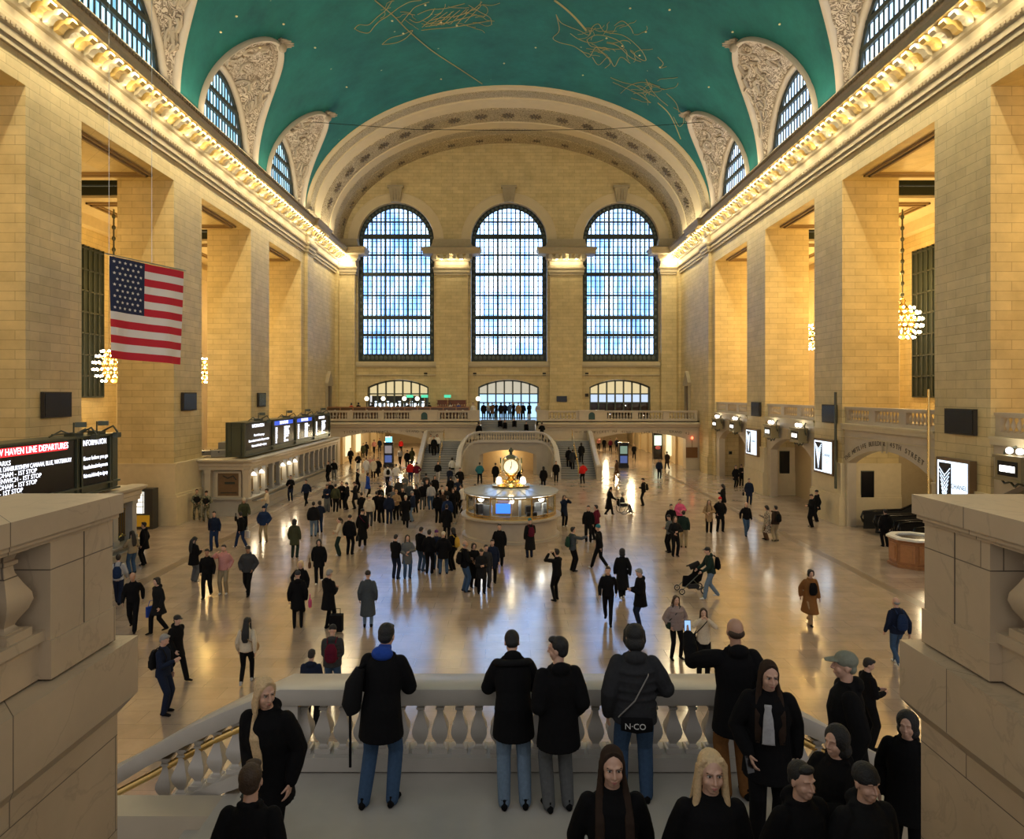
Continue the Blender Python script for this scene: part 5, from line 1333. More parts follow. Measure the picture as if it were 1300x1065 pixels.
# pose: ankles (x,y,z) left/right, wrists left/right in the chest frame, extras
POSES = {
 'stand': dict(),
 'stand2': dict(la=(-.13,.05,.08), ra=(.10,-.04,.08), lw=(-.27,.06,.86), rw=(.22,.12,.96), rpole=(1,-.6,0)),
 'walk': dict(la=(-.08,.30,.09), ra=(.08,-.30,.15), lw=(-.24,-.16,.88), rw=(.24,.22,.92), lean=4),
 'walk2': dict(la=(-.08,-.22,.13), ra=(.08,.20,.08), lw=(-.25,.12,.87), rw=(.25,-.12,.87), lean=3),
 'phone': dict(lw=(-.07,.28,1.14), rw=(.07,.27,1.13), hp=28, la=(-.11,.04,.08)),
 'phone1': dict(rw=(.10,.30,1.20), lw=(-.24,.05,.85), hp=22, la=(-.12,.0,.08), ra=(.09,.07,.08)),
 'photo': dict(lw=(-.09,.30,1.54), rw=(.09,.30,1.54), lpole=(-1,-.2,-1), rpole=(1,-.2,-1), hp=-4, ra=(.12,.12,.08)),
 'photo1': dict(rw=(.13,.34,1.52), rpole=(1,0,-1), lw=(-.22,.08,.95)),
 'pockets': dict(lw=(-.21,.10,.93), rw=(.21,.10,.93), lpole=(-1,-1,0), rpole=(1,-1,0), la=(-.14,0,.08), ra=(.14,.03,.08)),
 'walkpock': dict(la=(-.08,.24,.09), ra=(.08,-.24,.14), lw=(-.21,.12,.93), rw=(.21,.12,.93), lpole=(-1,-1,0), rpole=(1,-1,0)),
 'crossed': dict(lw=(.05,.20,1.14), rw=(-.05,.23,1.18), lpole=(-1,-.2,-.6), rpole=(1,-.2,-.6)),
 'behind': dict(lw=(-.05,-.19,.98), rw=(.05,-.20,.97), lpole=(-1,-1,0), rpole=(1,-1,0)),
 'point': dict(rw=(.20,.52,1.38), lw=(-.24,.02,.86), rpole=(1,0,-1)),
 'push': dict(la=(-.08,.26,.09), ra=(.08,-.26,.14), lw=(-.20,.38,1.03), rw=(.20,.38,1.03), lean=10),
 'pushs': dict(lw=(-.20,.36,1.0), rw=(.20,.36,1.0), lean=8, hp=15),
 'sit': dict(pz=.13, la=(-.16,.52,.08), ra=(.16,.50,.08), lw=(-.14,.38,.98), rw=(.14,.40,.96), lean=18, kpole=(0,.1,1), hp=12),
 'sitchair': dict(pz=.50, la=(-.12,.55,.10), ra=(.12,.58,.12), lw=(-.2,.28,1.0), rw=(.2,.28,1.0), kpole=(0,.3,1), hp=10),
 'raise': dict(rw=(.16,.20,1.72), rpole=(1,.2,-.4), lw=(-.22,.10,.98)),
 'hug': dict(lw=(-.05,.24,1.12), rw=(.12,.22,1.02), lpole=(-1,-.2,-.5), rpole=(.8,-.5,-.6)),
 'rifle': dict(lw=(-.16,.26,1.05), rw=(.10,.22,.98), lpole=(-1,-.3,-.6), rpole=(1,-.4,-.5), la=(-.16,.02,.08), ra=(.15,-.05,.08)),
 # onlookers on the near landing
 'rail': dict(lw=(-.16,.38,1.14), rw=(.16,.38,1.14), lean=12, lpole=(-.5,-.3,-1), rpole=(.5,-.3,-1), la=(-.14,-.12,.08), ra=(.13,-.05,.08), hp=14, fist=.6),
 'rail2': dict(lw=(-.12,.38,1.22), rw=(.12,.38,1.22), lean=24, lpole=(-.7,-.2,-.9), rpole=(.7,-.2,-.9), la=(-.11,-.2,.08), ra=(.11,-.2,.08), hp=22, fist=.6),
 'lookleft': dict(lw=(-.18,.16,.98), rw=(.20,.10,.92), lpole=(-.3,-1,0), rpole=(.3,-1,0), hy=55, hp=6),
 'bagside': dict(lw=(-.26,.04,.86), rw=(.14,.22,1.05), lpole=(-.5,-1,-.2), rpole=(1,-.5,-.6), hp=10, la=(-.14,0,.08), ra=(.12,.06,.08)),
 'leftraise': dict(lw=(-.36,.36,1.47), lpole=(-1,.3,-1), rw=(.24,.10,.95), hp=4),
 'climb': dict(la=(-.10,.0,.08), ra=(.10,.06,.08), rw=(.03,.26,1.0), lw=(-.24,.10,.88), lpole=(-.5,-.6,-.3), hp=4, hy=48, lean=4),
 'climb2': dict(la=(-.10,-.05,.08), ra=(.10,.08,.08), lw=(-.26,.0,.86), rw=(.19,.20,.95), rpole=(.6,-.6,-.3), hp=2, hy=10, lean=8),
 'checkhand': dict(lw=(-.04,.26,1.12), rw=(.10,.28,1.10), hp=22, hy=-20),
}
def skeleton(pn):
    P = POSES[pn]; K = {}
    pz = P.get('pz', .93); lean = math.radians(P.get('lean', 0))
    R = Matrix.Rotation(-lean, 4, 'X'); T = Matrix.Translation((0,0,pz))
    def up(p): return T @ R @ Vector((p[0], p[1], p[2]-.93))
    K['up'] = up; K['pz'] = pz
    K['hip'] = [Vector((s*.09, 0, pz-.02)) for s in (-1, 1)]
    kp = P.get('kpole', (0,1,.05)); K['knee'] = []; K['ank'] = []
    for i, (s, k) in enumerate(((-1,'la'),(1,'ra'))):
        a = Vector(P.get(k, (s*.10, 0, .08)))
        kn, an = ik(K['hip'][i], a, .44, .43, (kp[0]+s*.08, kp[1], kp[2])); K['knee'].append(kn); K['ank'].append(an)
    K['sh'] = [up((s*.165, 0, 1.375)) for s in (-1, 1)]; K['el'] = []; K['wr'] = []; K['rest'] = []
    for i, (s, k, pl) in enumerate(((-1,'lw','lpole'),(1,'rw','rpole'))):
        w = up(P.get(k, (s*.25, .02, .86)))
        el, wr = ik(K['sh'][i], w, .29, .26, P.get(pl, (s*.5, -1, -.2))); K['el'].append(el); K['wr'].append(wr)
    K['hc'] = up((0, .02+.0006*P.get('hp', 0), 1.625-.0004*abs(P.get('hp', 0))))
    K['hM'] = (Matrix.Rotation(math.radians(P.get('hy', 0)), 3, 'Z') @ Matrix.Rotation(-lean*.5-math.radians(P.get('hp', 0)), 3, 'X'))
    K['fist'] = P.get('fist', .35)
    return K
def limb(mb, pts, rad, n=10):
    """limb through joints, with extra points so it tapers smoothly"""
    mb.tube(pts, rad, n)
    for p, r in zip(pts, rad):
        q = r if not isinstance(r, tuple) else max(r)
        mb.ell(p, (q*.99,)*3, 10, 6)
def hand(mb, wr, el, s, fist=.35, bend=None):
    d = (wr-el).normalized(); up = Vector((0,0,1))
    side = Vector((s, 0, 0)); n = -(side - d*side.dot(d))
    if n.length < .2: n = Vector((0,0,-1)) - d*(-d.z)
    n.normalize(); t = d.cross(n)*(-s if True else s)
    if t.y < 0 and abs(t.y) > .3: t = -t
    c = wr + d*.045
    for k in range(4):       # palm
        a = wr + t*(.026-.0175*k)*.8; b = wr + d*.088 + t*(.030-.020*k)
        mb.tube([a, b], [.014,.0125], 8)
    mb.tube([wr-d*.01, wr+d*.05, wr+d*.085], [(.026,.018),(.036,.014),(.038,.012)], 10, up=n)
    for k, ln in enumerate((.070,.078,.072,.058)):
        b = wr + d*.086 + t*(.030-.020*k); dirn = d.copy(); pts = [b]
        for q, f in enumerate((.45,.32,.23)):
            dirn = (dirn + n*(fist*(.55+.5*q)+.04*k)).normalized(); pts.append(pts[-1]+dirn*ln*f)
        mb.tube(pts, [.0095,.009,.0082,.0065], 8); mb.ell(pts[-1], (.0066,)*3, 6, 5)
    b = wr + d*.025 + t*.026; dirn = (t*.8+d*.75+n*.25).normalized(); pts = [b, b+dirn*.035]
    dirn = (dirn + d*.5 + n*fist).normalized(); pts.append(pts[-1]+dirn*.03); pts.append(pts[-1]+(dirn+n*fist*.5).normalized()*.024)
    mb.tube(pts, [.013,.0115,.010,.0075], 8); mb.ell(pts[-1], (.0076,)*3, 6, 5)
def head_geo(mb, hc, M, child=0):
    f = lambda *p: hc + M @ Vector(p)
    mb.ell(f(0,-.012,.025), (.077,.094,.098), 20, 14, M)
    mb.ell(f(0,.018,-.035), (.062,.068,.085), 16, 12, M)
    mb.ell(f(0,.048,-.088), (.036,.030,.028), 12, 8, M)
    for s in (-1, 1):
        mb.ell(f(s*.036,.052,-.035), (.026,.028,.030), 10, 8, M)         # cheeks
        mb.ell(f(s*.077,-.008,-.01), (.010,.019,.031), 8, 8, M)           # ears
        mb.tube([f(s*.012,.088,.032), f(s*.03,.086,.036), f(s*.05,.072,.030)], [.007,.008,.006], 6)   # brow
        mb.ell(f(s*.011,.090,-.034), (.009,.010,.008), 6, 5, M)           # nostril wing
    mb.tube([f(0,.082,.026), f(0,.096,.0), f(0,.110,-.026), f(0,.100,-.038)], [.009,.010,.012,.009], 8)
    mb.tube([f(-.022,.080,-.062), f(0,.088,-.060), f(.022,.080,-.062)], [.006,.008,.006], 6)
    mb.tube([f(-.018,.078,-.072), f(0,.085,-.073), f(.018,.078,-.072)], [.006,.009,.006], 6)
def body_mesh(pn, vox):
    K = skeleton(pn); up = K['up']; mb = MB()
    mb.tube([Vector((0,0,K['pz']-.08)), Vector((0,0,K['pz']+.04)), up((0,.005,1.10)), up((0,.01,1.26)), up((0,0,1.35)), up((0,-.005,1.43)), up((0,.0,1.49)), K['hc']+K['hM'] @ Vector((0,-.01,-.06))],
            [(.13,.10),(.155,.11),(.125,.09),(.155,.105),(.155,.085),(.075,.065),(.052,.055),(.050,.055)], 16, up=(0,1,0))
    for i, s in ((0,-1),(1,1)):
        limb(mb, [K['hip'][i], K['hip'][i].lerp(K['knee'][i], .5), K['knee'][i], K['knee'][i].lerp(K['ank'][i], .35), K['ank'][i]], [.085,.072,.053,.053,.036])
        a = K['ank'][i]; mb.tube([a+Vector((0,-.04,-.04)), a+Vector((s*.01,.06,-.045)), a+Vector((s*.015,.14,-.055))], [(.03,.03),(.036,.028),(.03,.016)], 8, up=(0,0,1))
        limb(mb, [K['sh'][i], K['sh'][i].lerp(K['el'][i], .5), K['el'][i], K['el'][i].lerp(K['wr'][i], .4), K['wr'][i]], [.050,.044,.036,.035,.024])
        hand(mb, K['wr'][i], K['el'][i], s, K['fist'])
    head_geo(mb, K['hc'], K['hM'])
    return remeshed(mb, 'body', vox, 2 if vox > .01 else 1)
def top_mesh(pn, kind, vox):
    K = skeleton(pn); up = K['up']; mb = MB(); th = {'jacket':.022,'puffer':.045,'coat':.030,'longcoat':.032,'hoodie':.026,'shirt':.010,'parka':.042,'sweater':.02}[kind]
    hem = {'jacket':.84,'puffer':.82,'coat':.60,'longcoat':.38,'hoodie':.86,'shirt':.88,'parka':.66,'sweater':.87}[kind]
    sit = K['pz'] < .8
    if sit: hem = .86
    pts = []; rad = []
    if hem < .84:
        nn = 4
        for k in range(nn):
            z = hem+(.86-hem)*k/nn; fl = (.86-z)
            pts.append(Vector((0, 0, z))); rad.append((.168+th+fl*.10, .125+th+fl*(.42 if 'walk' in pn or 'climb' in pn else .22)))
    else: pts.append(Vector((0,0,K['pz']-(.93-hem)))); rad.append((.168+th, .122+th))
    pts += [Vector((0,0,K['pz']+.02)), up((0,.005,1.08)), up((0,.01,1.22)), up((0,0,1.34)), up((0,-.01,1.415)), up((0,-.01,1.455)), up((0,-.01,1.485))]
    rad += [(.162+th,.118+th),(.140+th*1.1,.105+th),(.160+th,.118+th),(.158+th,.100+th),(.118+th*.6,.080+th*.6),(.080+th*.3,.070+th*.4),(.066+th*.3,.068+th*.3)]
    mb.tube(pts, rad, 18, up=(0,1,0))
    if kind in ('puffer',):     # quilted rolls
        for k in range(6):
            z = .90+.085*k; p = up((0,.005,z)) if z > .95 else Vector((0,0,K['pz']-.93+z)); w = .150+th+.012
            mb.tube([p-Vector((0,0,.022)), p+Vector((0,0,.0)), p+Vector((0,0,.022))], [(w,.108+th),(w+.012,.120+th),(w,.108+th)], 16, up=(0,1,0))
    for i in (0, 1):
        e, w, s_ = K['el'][i], K['wr'][i], K['sh'][i]; w2 = e.lerp(w, .97)
        limb(mb, [s_, s_.lerp(e, .5), e, e.lerp(w, .5), w2], [.050+th*.75, .051+th*.95, .046+th*.9, .043+th*.8, .036+th*.5])
    if kind in ('hoodie','parka','puffer','coat'):
        c = up((0,-.085,1.46)); mb.ell(c, (.105,.060,.07), 12, 8); mb.tube([up((-.10,0,1.44)), c+Vector((0,-.02,.03)), up((.10,0,1.44))], .038, 8)
    else:
        mb.tube([up((-.065,.04,1.45)), up((-.07,-.05,1.48)), up((.07,-.05,1.48)), up((.065,.04,1.45))], .022, 8)
    return remeshed(mb, 'top', vox, 3)
def trouser_mesh(pn, kind, vox):
    K = skeleton(pn); mb = MB(); w = {'slim':0,'wide':.028,'straight':.012,'skirtleg':0}[kind]
    mb.ell((0,0,K['pz']-.0), (.150,.115,.12), 14, 8)
    for i in (0, 1):
        h, k, a = K['hip'][i], K['knee'][i], K['ank'][i]+Vector((0,0,-.02))
        limb(mb, [h, h.lerp(k, .5), k, k.lerp(a, .5), a], [.098,.086+w*.5,.066+w,.062+w,.050+w*1.3])
    return remeshed(mb, 'trousers', vox, 2)
def shoe_mesh(pn, vox):
    K = skeleton(pn); mb = MB()
    for i, s in ((0,-1),(1,1)):
        a = K['ank'][i]; dn = Vector((0,1,0)); z = -.045
        mb.tube([a+Vector((0,-.075,z)), a+Vector((0,-.03,z+.005)), a+Vector((s*.008,.06,z)), a+Vector((s*.015,.14,z-.008)), a+Vector((s*.015,.175,z-.012))], [(.030,.032),(.038,.042),(.043,.034),(.042,.024),(.026,.016)], 10, up=(0,0,1))
        mb.tube([a+Vector((0,-.02,-.03)), a+Vector((0,-.01,.03))], .045, 8)
    return remeshed(mb, 'shoes', vox, 1)
def hair_mesh(pn, kind, vox):
    K = skeleton(pn); hc, M, up = K['hc'], K['hM'], K['up']; mb = MB(); f = lambda *p: hc + M @ Vector(p)
    if kind == 'short':
        mb.ell(f(0,-.026,.040), (.085,.094,.095), 18, 12, M); mb.ell(f(0,-.05,-.01), (.078,.06,.07), 12, 8, M); mb.ell(f(0,.045,.100), (.062,.045,.030), 12, 8, M)
    elif kind == 'curly':
        mb.ell(f(0,-.022,.045), (.092,.100,.100), 18, 12, M)
        for k in range(26):
            a = 2.4*k; z = .02+.11*((k*7) % 11)/11; r = math.sqrt(max(0, 1-((z-.04)/.105)**2))
            p = f(.088*r*cos(a), -.03+.09*r*sin(a)*(1 if sin(a) < 0 else .75), z+.02); mb.ell(p, (.026,)*3, 6, 5)
    elif kind == 'balding':
        mb.ell(f(0,-.045,-.01), (.083,.062,.055), 14, 10, M)
    elif kind in ('long','longblond'):
        mb.ell(f(0,-.024,.038), (.086,.098,.098), 18, 12, M)
        b = [f(0,-.10,.0), f(0,-.115,-.09), up((0,-.145,1.36)), up((0,-.150,1.22)), up((0,-.14,1.12))]
        mb.tube(b, [(.080,.035),(.088,.042),(.105,.038),(.10,.032),(.065,.02)], 14, up=(0,1,0))
        for s in (-1, 1): mb.tube([f(s*.05,.045,.105), f(s*.080,.022,.05), f(s*.084,.012,-.02), f(s*.088,.005,-.10), up((s*.10,.02,1.38)), up((s*.10,.09,1.26))], [.020,.022,.022,.026,.030,.014], 8)
    elif kind == 'front':       # long straight hair falling in front of the shoulders
        mb.ell(f(0,-.024,.038), (.085,.096,.097), 18, 12, M)
        mb.tube([f(0,-.09,.0), f(0,-.09,-.10), up((0,-.13,1.34)), up((0,-.14,1.18))], [(.074,.030),(.074,.036),(.090,.030),(.07,.015)], 14, up=(0,1,0))
        for s in (-1, 1):
            for q in range(4):
                x = .074+.003*q; mb.tube([f(s*.010,.050+.002*q,.120), f(s*.048,.040-.01*q,.088), f(s*x,.020-.016*q,.02), f(s*(x+.002),.008-.014*q,-.06), up((s*(.078+.010*q),.045,1.43)), up((s*(.080+.014*q),.125,1.30)), up((s*(.078+.016*q),.145,1.14)), up((s*(.085+.014*q),.14,1.02))],
                    [.008,.011,.012,.013,.015,.014,.012,.004], 6)
    elif kind == 'sidefall':    # blonde hair gathered over one shoulder
        mb.ell(f(0,-.024,.038), (.086,.097,.098), 18, 12, M); mb.ell(f(0,-.07,-.03), (.075,.05,.07), 12, 8, M)
        for q in range(5):
            mb.tube([f(-.02+.008*q,.056,.118), f(.052,.044-.012*q,.075), f(.077,.022-.016*q,.0), f(.076,.010-.012*q,-.08), up((.085-.006*q,.080-.010*q,1.40)), up((.075-.012*q,.155,1.28)), up((.05-.014*q,.165,1.14)), up((.02-.010*q,.16,1.00))],
                [.010,.015,.016,.018,.020,.020,.015,.005], 7)
        mb.tube([f(-.02,.056,.118), f(-.056,.044,.075), f(-.078,.012,.01), f(-.078,-.01,-.06), f(-.06,-.04,-.10)], [.010,.016,.018,.018,.015], 7)
        mb.tube([f(0,-.09,-.02), f(.05,-.06,-.10), up((.09,0,1.42)), up((.09,.08,1.36))], [.05,.045,.04,.025], 8)
    elif kind in ('beanie',):
        mb.ell(f(0,-.016,.055), (.090,.104,.092), 18, 12, M); mb.tube([f(0,-.012,.028), f(0,-.012,.062)], [(.092,.107),(.092,.106)], 18, up=tuple(M @ Vector((0,1,0))))
    elif kind in ('bob',):
        mb.ell(f(0,-.024,.038), (.092,.100,.100), 18, 12, M); mb.ell(f(0,-.05,-.05), (.096,.075,.085), 14, 10, M)
        for s in (-1, 1): mb.tube([f(s*.04,.06,.11), f(s*.082,.03,.05), f(s*.088,.02,-.04), f(s*.07,.01,-.10)], [.022,.026,.028,.015], 8)
    elif kind in ('bun',):
        mb.ell(f(0,-.022,.036), (.084,.096,.095), 18, 12, M); mb.ell(f(0,-.085,.105), (.040,.038,.038), 10, 8, M)
    elif kind == 'hood':
        mb.ell(f(0,-.035,.03), (.108,.108,.120), 18, 12, M); mb.ell(f(0,-.06,-.07), (.11,.09,.09), 14, 10, M)
    elif kind == 'pony':
        mb.ell(f(0,-.022,.036), (.084,.096,.095), 18, 12, M); mb.tube([f(0,-.11,.05), f(0,-.15,.0), f(0,-.14,-.12), f(0,-.13,-.20)], [.03,.035,.03,.01], 8)
    elif kind == 'cap':
        mb.ell(f(0,-.016,.050), (.090,.104,.082), 18, 12, M)
        mb.tube([f(0,.07,.048), f(0,.12,.045), f(0,.165,.036)], [(.075,.012),(.068,.010),(.040,.006)], 10, up=tuple(M @ Vector((0,0,1))))
        mb.ell(f(0,-.06,-.02), (.074,.045,.055), 10, 8, M)
    return remeshed(mb, 'hair', vox, 2)
MESHC = {}
def cached(key, fn):
    if key not in MESHC: MESHC[key] = fn()
    return MESHC[key]
COLR = dict(black=(.006,.006,.007), black2=(.011,.011,.012), navy=(.012,.018,.040), darkblue=(.015,.03,.08), blue=(.02,.06,.32), grey=(.11,.115,.12), darkgrey=(.04,.042,.046), lightgrey=(.38,.38,.40), white=(.68,.66,.64), cream=(.58,.50,.38),
    tan=(.33,.22,.12), brown=(.10,.055,.03), darkbrown=(.035,.022,.016), olive=(.05,.055,.03), green=(.02,.05,.035), darkgreen=(.015,.03,.025), red=(.48,.02,.02), maroon=(.10,.01,.025), pink=(.62,.10,.22), palepink=(.52,.24,.22), purple=(.10,.03,.12),
    jeans=(.045,.085,.16), lightjeans=(.14,.20,.28), khaki=(.30,.24,.15), charcoal=(.03,.031,.035), greycoat=(.055,.065,.075), mauve=(.27,.21,.20), rust=(.20,.09,.03), yellow=(.55,.33,.05), plaid=(.33,.28,.22), camo=(.10,.10,.06), teal=(.03,.16,.2), sage=(.20,.21,.17))
SKIN = dict(light=(.56,.34,.25), mid=(.42,.24,.16), dark=(.11,.055,.035), tan=(.33,.18,.11))
HAIRC = dict(dark=(.012,.009,.008), brown=(.045,.024,.012), blond=(.60,.43,.24), grey=(.25,.24,.23), ginger=(.18,.07,.03), black=(.006,.006,.007))
def cloth(c):
    if 'cloth_'+c in MATS: return MATS['cloth_'+c]
    if c in ('plaid','camo'):
        m, nt, b = newmat('cloth_'+c); tc = N(nt, 'ShaderNodeTexCoord')
        if c == 'camo': t = N(nt, 'ShaderNodeTexNoise'); t.inputs['Scale'].default_value = 9; fac = t.outputs['Fac']; c1, c2 = (.05,.05,.03), (.22,.20,.13)
        else: t = N(nt, 'ShaderNodeTexChecker'); t.inputs['Scale'].default_value = 14; fac = t.outputs['Fac']; c1, c2 = (.13,.10,.08), (.46,.40,.31)
        L(nt, tc.outputs['Object'], t.inputs['Vector']); r = N(nt, 'ShaderNodeMapRange'); r.inputs[1].default_value = .45; r.inputs[2].default_value = .55; L(nt, fac, r.inputs[0])
        mx = N(nt, 'ShaderNodeMix', data_type='RGBA'); mx.inputs[6].default_value = (*c1, 1); mx.inputs[7].default_value = (*c2, 1); L(nt, r.outputs[0], mx.inputs[0]); L(nt, mx.outputs[2], b.inputs['Base Color'])
        b.inputs['Roughness'].default_value = .85; MATS['cloth_'+c] = m; return m
    return mat('cloth_'+c, COLR[c], .9, noise=.25, nscale=30, bump=.2, spec=.12)
def skinm(c): return mat('skin_'+c, SKIN[c], .5, noise=.08, nscale=20)
def hairm(c):
    if c in HAIRC: return mat('hair_'+c, HAIRC[c], .65, noise=.35, nscale=60, bump=.5)
    return cloth(c)
def child(name, me, parent, m):
    o = bpy.data.objects.new(name, me); COL.objects.link(o); o.parent = parent
    o.material_slots[0].link = 'OBJECT'; o.material_slots[0].material = m
    return o
HAIRNAME = dict(beanie='beanie', hood='hood', cap='cap')
TOPNAME = dict(jacket='jacket', puffer='puffer_jacket', coat='coat', longcoat='long_coat', hoodie='hooded_top', shirt='shirt', parka='parka', sweater='sweater')
def person(label, X, Y, Z, hd, pose, top, topc, legc, hair, hairc='dark', legk='straight', skin='light', shoe='black', h=1.74, lod=None, cat='person'):
    D = math.hypot(X, Y)
    if lod is None: lod = 0 if D < 12 else 1 if D < 23 else 2 if D < 40 else 3
    vb, vc = ((.0062,.010),(.012,.017),(.019,.024),(.028,.034))[lod]
    me = cached(('b', pose, lod), lambda: body_mesh(pose, vb))
    o = bpy.data.objects.new('person', me); COL.objects.link(o)
    o.material_slots[0].link = 'OBJECT'; o.material_slots[0].material = skinm(skin)
    o.location = (X, Y, Z); o.rotation_euler.z = math.radians(hd); s = h/1.75; o.scale = (s, s, s)
    tag(o, label, cat)
    child(TOPNAME[top], cached(('t', pose, top, lod), lambda: top_mesh(pose, top, vc)), o, cloth(topc))
    child('trousers', cached(('l', pose, legk, lod), lambda: trouser_mesh(pose, legk, vc)), o, cloth(legc))
    child('shoes', cached(('s', pose, lod), lambda: shoe_mesh(pose, vc)), o, cloth(shoe))
    if hair != 'bald': child(HAIRNAME.get(hair, 'hair'), cached(('h', pose, hair, lod), lambda: hair_mesh(pose, hair, vc*.8)), o, hairm(hairc))
    return o
def bag(kind, o, label, col, name=None):
    """a bag carried by person o: top-level thing placed in the person's frame"""
    mb = MB(); mc = cloth(col); pose = None
    if kind == 'backpack':
        mb.tube([(0,-.20,.98),(0,-.215,1.05),(0,-.215,1.25),(0,-.20,1.38)], [(.10,.06),(.145,.085),(.14,.08),(.08,.045)], 12, up=(0,1,0)); mb.tube([(0,-.285,1.02),(0,-.29,1.16)], [(.09,.03),(.085,.028)], 10, up=(0,1,0))
    elif kind == 'frontpack':
        mb.tube([(0,.20,.98),(0,.22,1.08),(0,.22,1.25),(0,.19,1.36)], [(.10,.05),(.14,.075),(.13,.07),(.08,.04)], 12, up=(0,1,0))
    elif kind == 'handbag':
        mb.tube([(.36,0,.62),(.36,0,.72),(.36,0,.84)], [(.05,.13),(.06,.15),(.045,.11)], 12, up=(0,1,0)); mb.tube([(.36,-.09,.82),(.36,-.05,1.0),(.36,.05,1.0),(.36,.09,.82)], .012, 6)
    elif kind == 'tote':
        mb.box(.33,.41,-.16,.16,.45,.78); mb.tube([(.37,-.10,.77),(.37,-.05,.95),(.37,.05,.95),(.37,.10,.77)], .010, 6)
    elif kind == 'sidebag':
        mb.tube([(.24,.05,.88),(.25,.05,.95),(.24,.05,1.05)], [(.05,.11),(.065,.13),(.05,.11)], 12, up=(0,1,0)); mb.tube([(.24,.05,1.05),(.05,.16,1.3),(-.12,.05,1.46),(-.12,-.08,1.44),(.1,-.16,1.2),(.24,0,1.05)], .012, 6)
    elif kind == 'crossbag':
        mb.tube([(-.20,-.19,.90),(0,-.215,.93),(.12,-.20,.95)], [(.05,.08),(.06,.085),(.05,.07)], 12, up=(0,0,1))
    me = mb.mesh('bag', mc, smooth=50)
    b = bpy.data.objects.new(name or ('backpack' if 'pack' in kind else 'handbag' if kind != 'tote' else 'tote_bag'), me); COL.objects.link(b)
    b.location = o.location; b.rotation_euler = o.rotation_euler; b.scale = o.scale
    tag(b, label, 'bag')
    if kind == 'backpack':
        mb = MB()
        for s in (-1, 1): mb.tube([(s*.09,-.15,1.38),(s*.10,-.06,1.475),(s*.105,.06,1.45),(s*.12,.155,1.30),(s*.15,.13,1.12),(s*.14,-.15,1.02)], .014, 6)
        mb.build('strap', mc, b, smooth=60)
    return b
# ================================================================ THE CROWD
def F(x, yf, hd, pose, top, topc, legc, hair, hairc, label, h=1.72, Z=0, **kw):
    D = (7.2-Z)*867/(yf-500)
    return person(label, (x-645)*D/867, D, Z, hd, pose, top, topc, legc, hair, hairc, h=h, **kw)
def vest(o):
    mb = MB(); mb.tube([(0,.0,1.02),(0,.01,1.2),(0,0,1.34)],[(.19,.15),(.21,.165),(.17,.13)],14,up=(0,1,0)); mb.build('tactical_vest', cloth('black2'), o, smooth=40)
# --- south side, by the near ticket office and across the open floor
a=F(183,717,100,'stand','parka','black','black','short','dark','person in black hooded parka standing at the corner of the near ticket office',h=1.8)
a=F(168,728,60,'hug','jacket','khaki','jeans','long','dark','person in mustard jacket with long dark hair at the near ticket office')
a=F(150,768,20,'walk','sweater','lightgrey','navy','short','dark','person in pale top under a blue backpack, half behind the big pedestal'); bag('backpack',a,'blue backpack on the person half hidden by the big pedestal','darkblue')
a=F(169,800,200,'walk','jacket','black','black','balding','grey','balding person in black striding past the big pedestal, hands behind',h=1.78,skin='mid')
a=F(201,803,150,'walk2','coat','black2','black','bob','dark','person in black knee coat carrying a bright blue bag',h=1.68); bag('tote',a,'bright blue square shopping bag hanging from a hand','blue')
a=F(223,864,250,'walk','parka','black','black','cap','black','person in black cap and long dark hair behind the grey-haired backpacker',h=1.66)
a=F(207,906,265,'phone1','jacket','navy','navy','short','grey','grey-haired person in navy jacket and jeans wearing a backpack',h=1.80); bag('backpack',a,'black backpack worn by the grey-haired person in navy','black2')
a=F(313,868,5,'walk2','sweater','cream','black','long','black','person with very long black hair, cream sweater and black leggings',h=1.64,legk='slim',shoe='lightgrey'); bag('sidebag',a,'small tan bag at the side of the person in cream sweater','tan')
a=F(272,698,190,'walk2','sweater','navy','darkblue','short','dark','person in navy sweater walking with open hands near the two soldiers',h=1.8)
a=F(250,661,200,'rifle','jacket','camo','camo','short','brown','soldier in camouflage and dark vest bending a knee by the pier',h=1.8,shoe='tan'); vest(a)
a=F(262,663,185,'rifle','jacket','camo','camo','cap','darkbrown','soldier in camouflage standing straight beside the other at the ticket office end',h=1.78,shoe='tan'); vest(a)
a=F(309,676,215,'pushs','puffer','olive','black','beanie','cream','person in olive puffer and white hat holding a helmet near the ticket windows',h=1.82); bag('handbag',a,'black helmet bag held by the person in olive puffer','black')
a=F(306,696,60,'walk','jacket','black','darkblue','short','dark','person in black jacket and jeans mid stride in front of the olive puffer',h=1.7,shoe='white'); bag('tote',a,'white paper bag carried past the olive puffer','white')
a=F(335,688,180,'pockets','puffer','darkblue','khaki','beanie','navy','person in bright blue puffer and khaki trousers facing the stairs',h=1.76)
a=F(339,657,110,'hug','jacket','cream','jeans','cap','dark','person in cream jacket leaning at the ticket counter',h=1.7)
a=F(369,636,180,'hug','jacket','black','navy','short','dark','person in black walking beside the grey ticket counter',h=1.74)
a=F(389,642,170,'walk','jacket','navy','black','short','dark','person in navy striding wide along the ticket office',h=1.7)
a=F(417,612,150,'stand','jacket','black','black','short','dark','person in black at the far end of the ticket windows')
a=F(424,609,200,'stand2','jacket','black','grey','short','dark','person in black jacket and grey trousers near the last ticket window')
a=F(246,738,330,'phone','parka','black','grey','long','black','person with hanging dark hair in a wide black parka and grey wide trousers',h=1.72,legk='wide',shoe='white')
a=F(263,758,190,'walk2','jacket','black','black','short','black','person in open black jacket over a white shirt walking to the stairs',h=1.72,skin='tan')
a=F(284,754,185,'photo1','hoodie','palepink','khaki','short','dark','person in dusty pink hoodie raising a hand to the face',h=1.78,shoe='white')
a=F(315,755,182,'walkpock','puffer','darkgrey','black','cap','dark','bearded person in dark grey jacket, hands in pockets, walking forward',h=1.76,skin='tan')
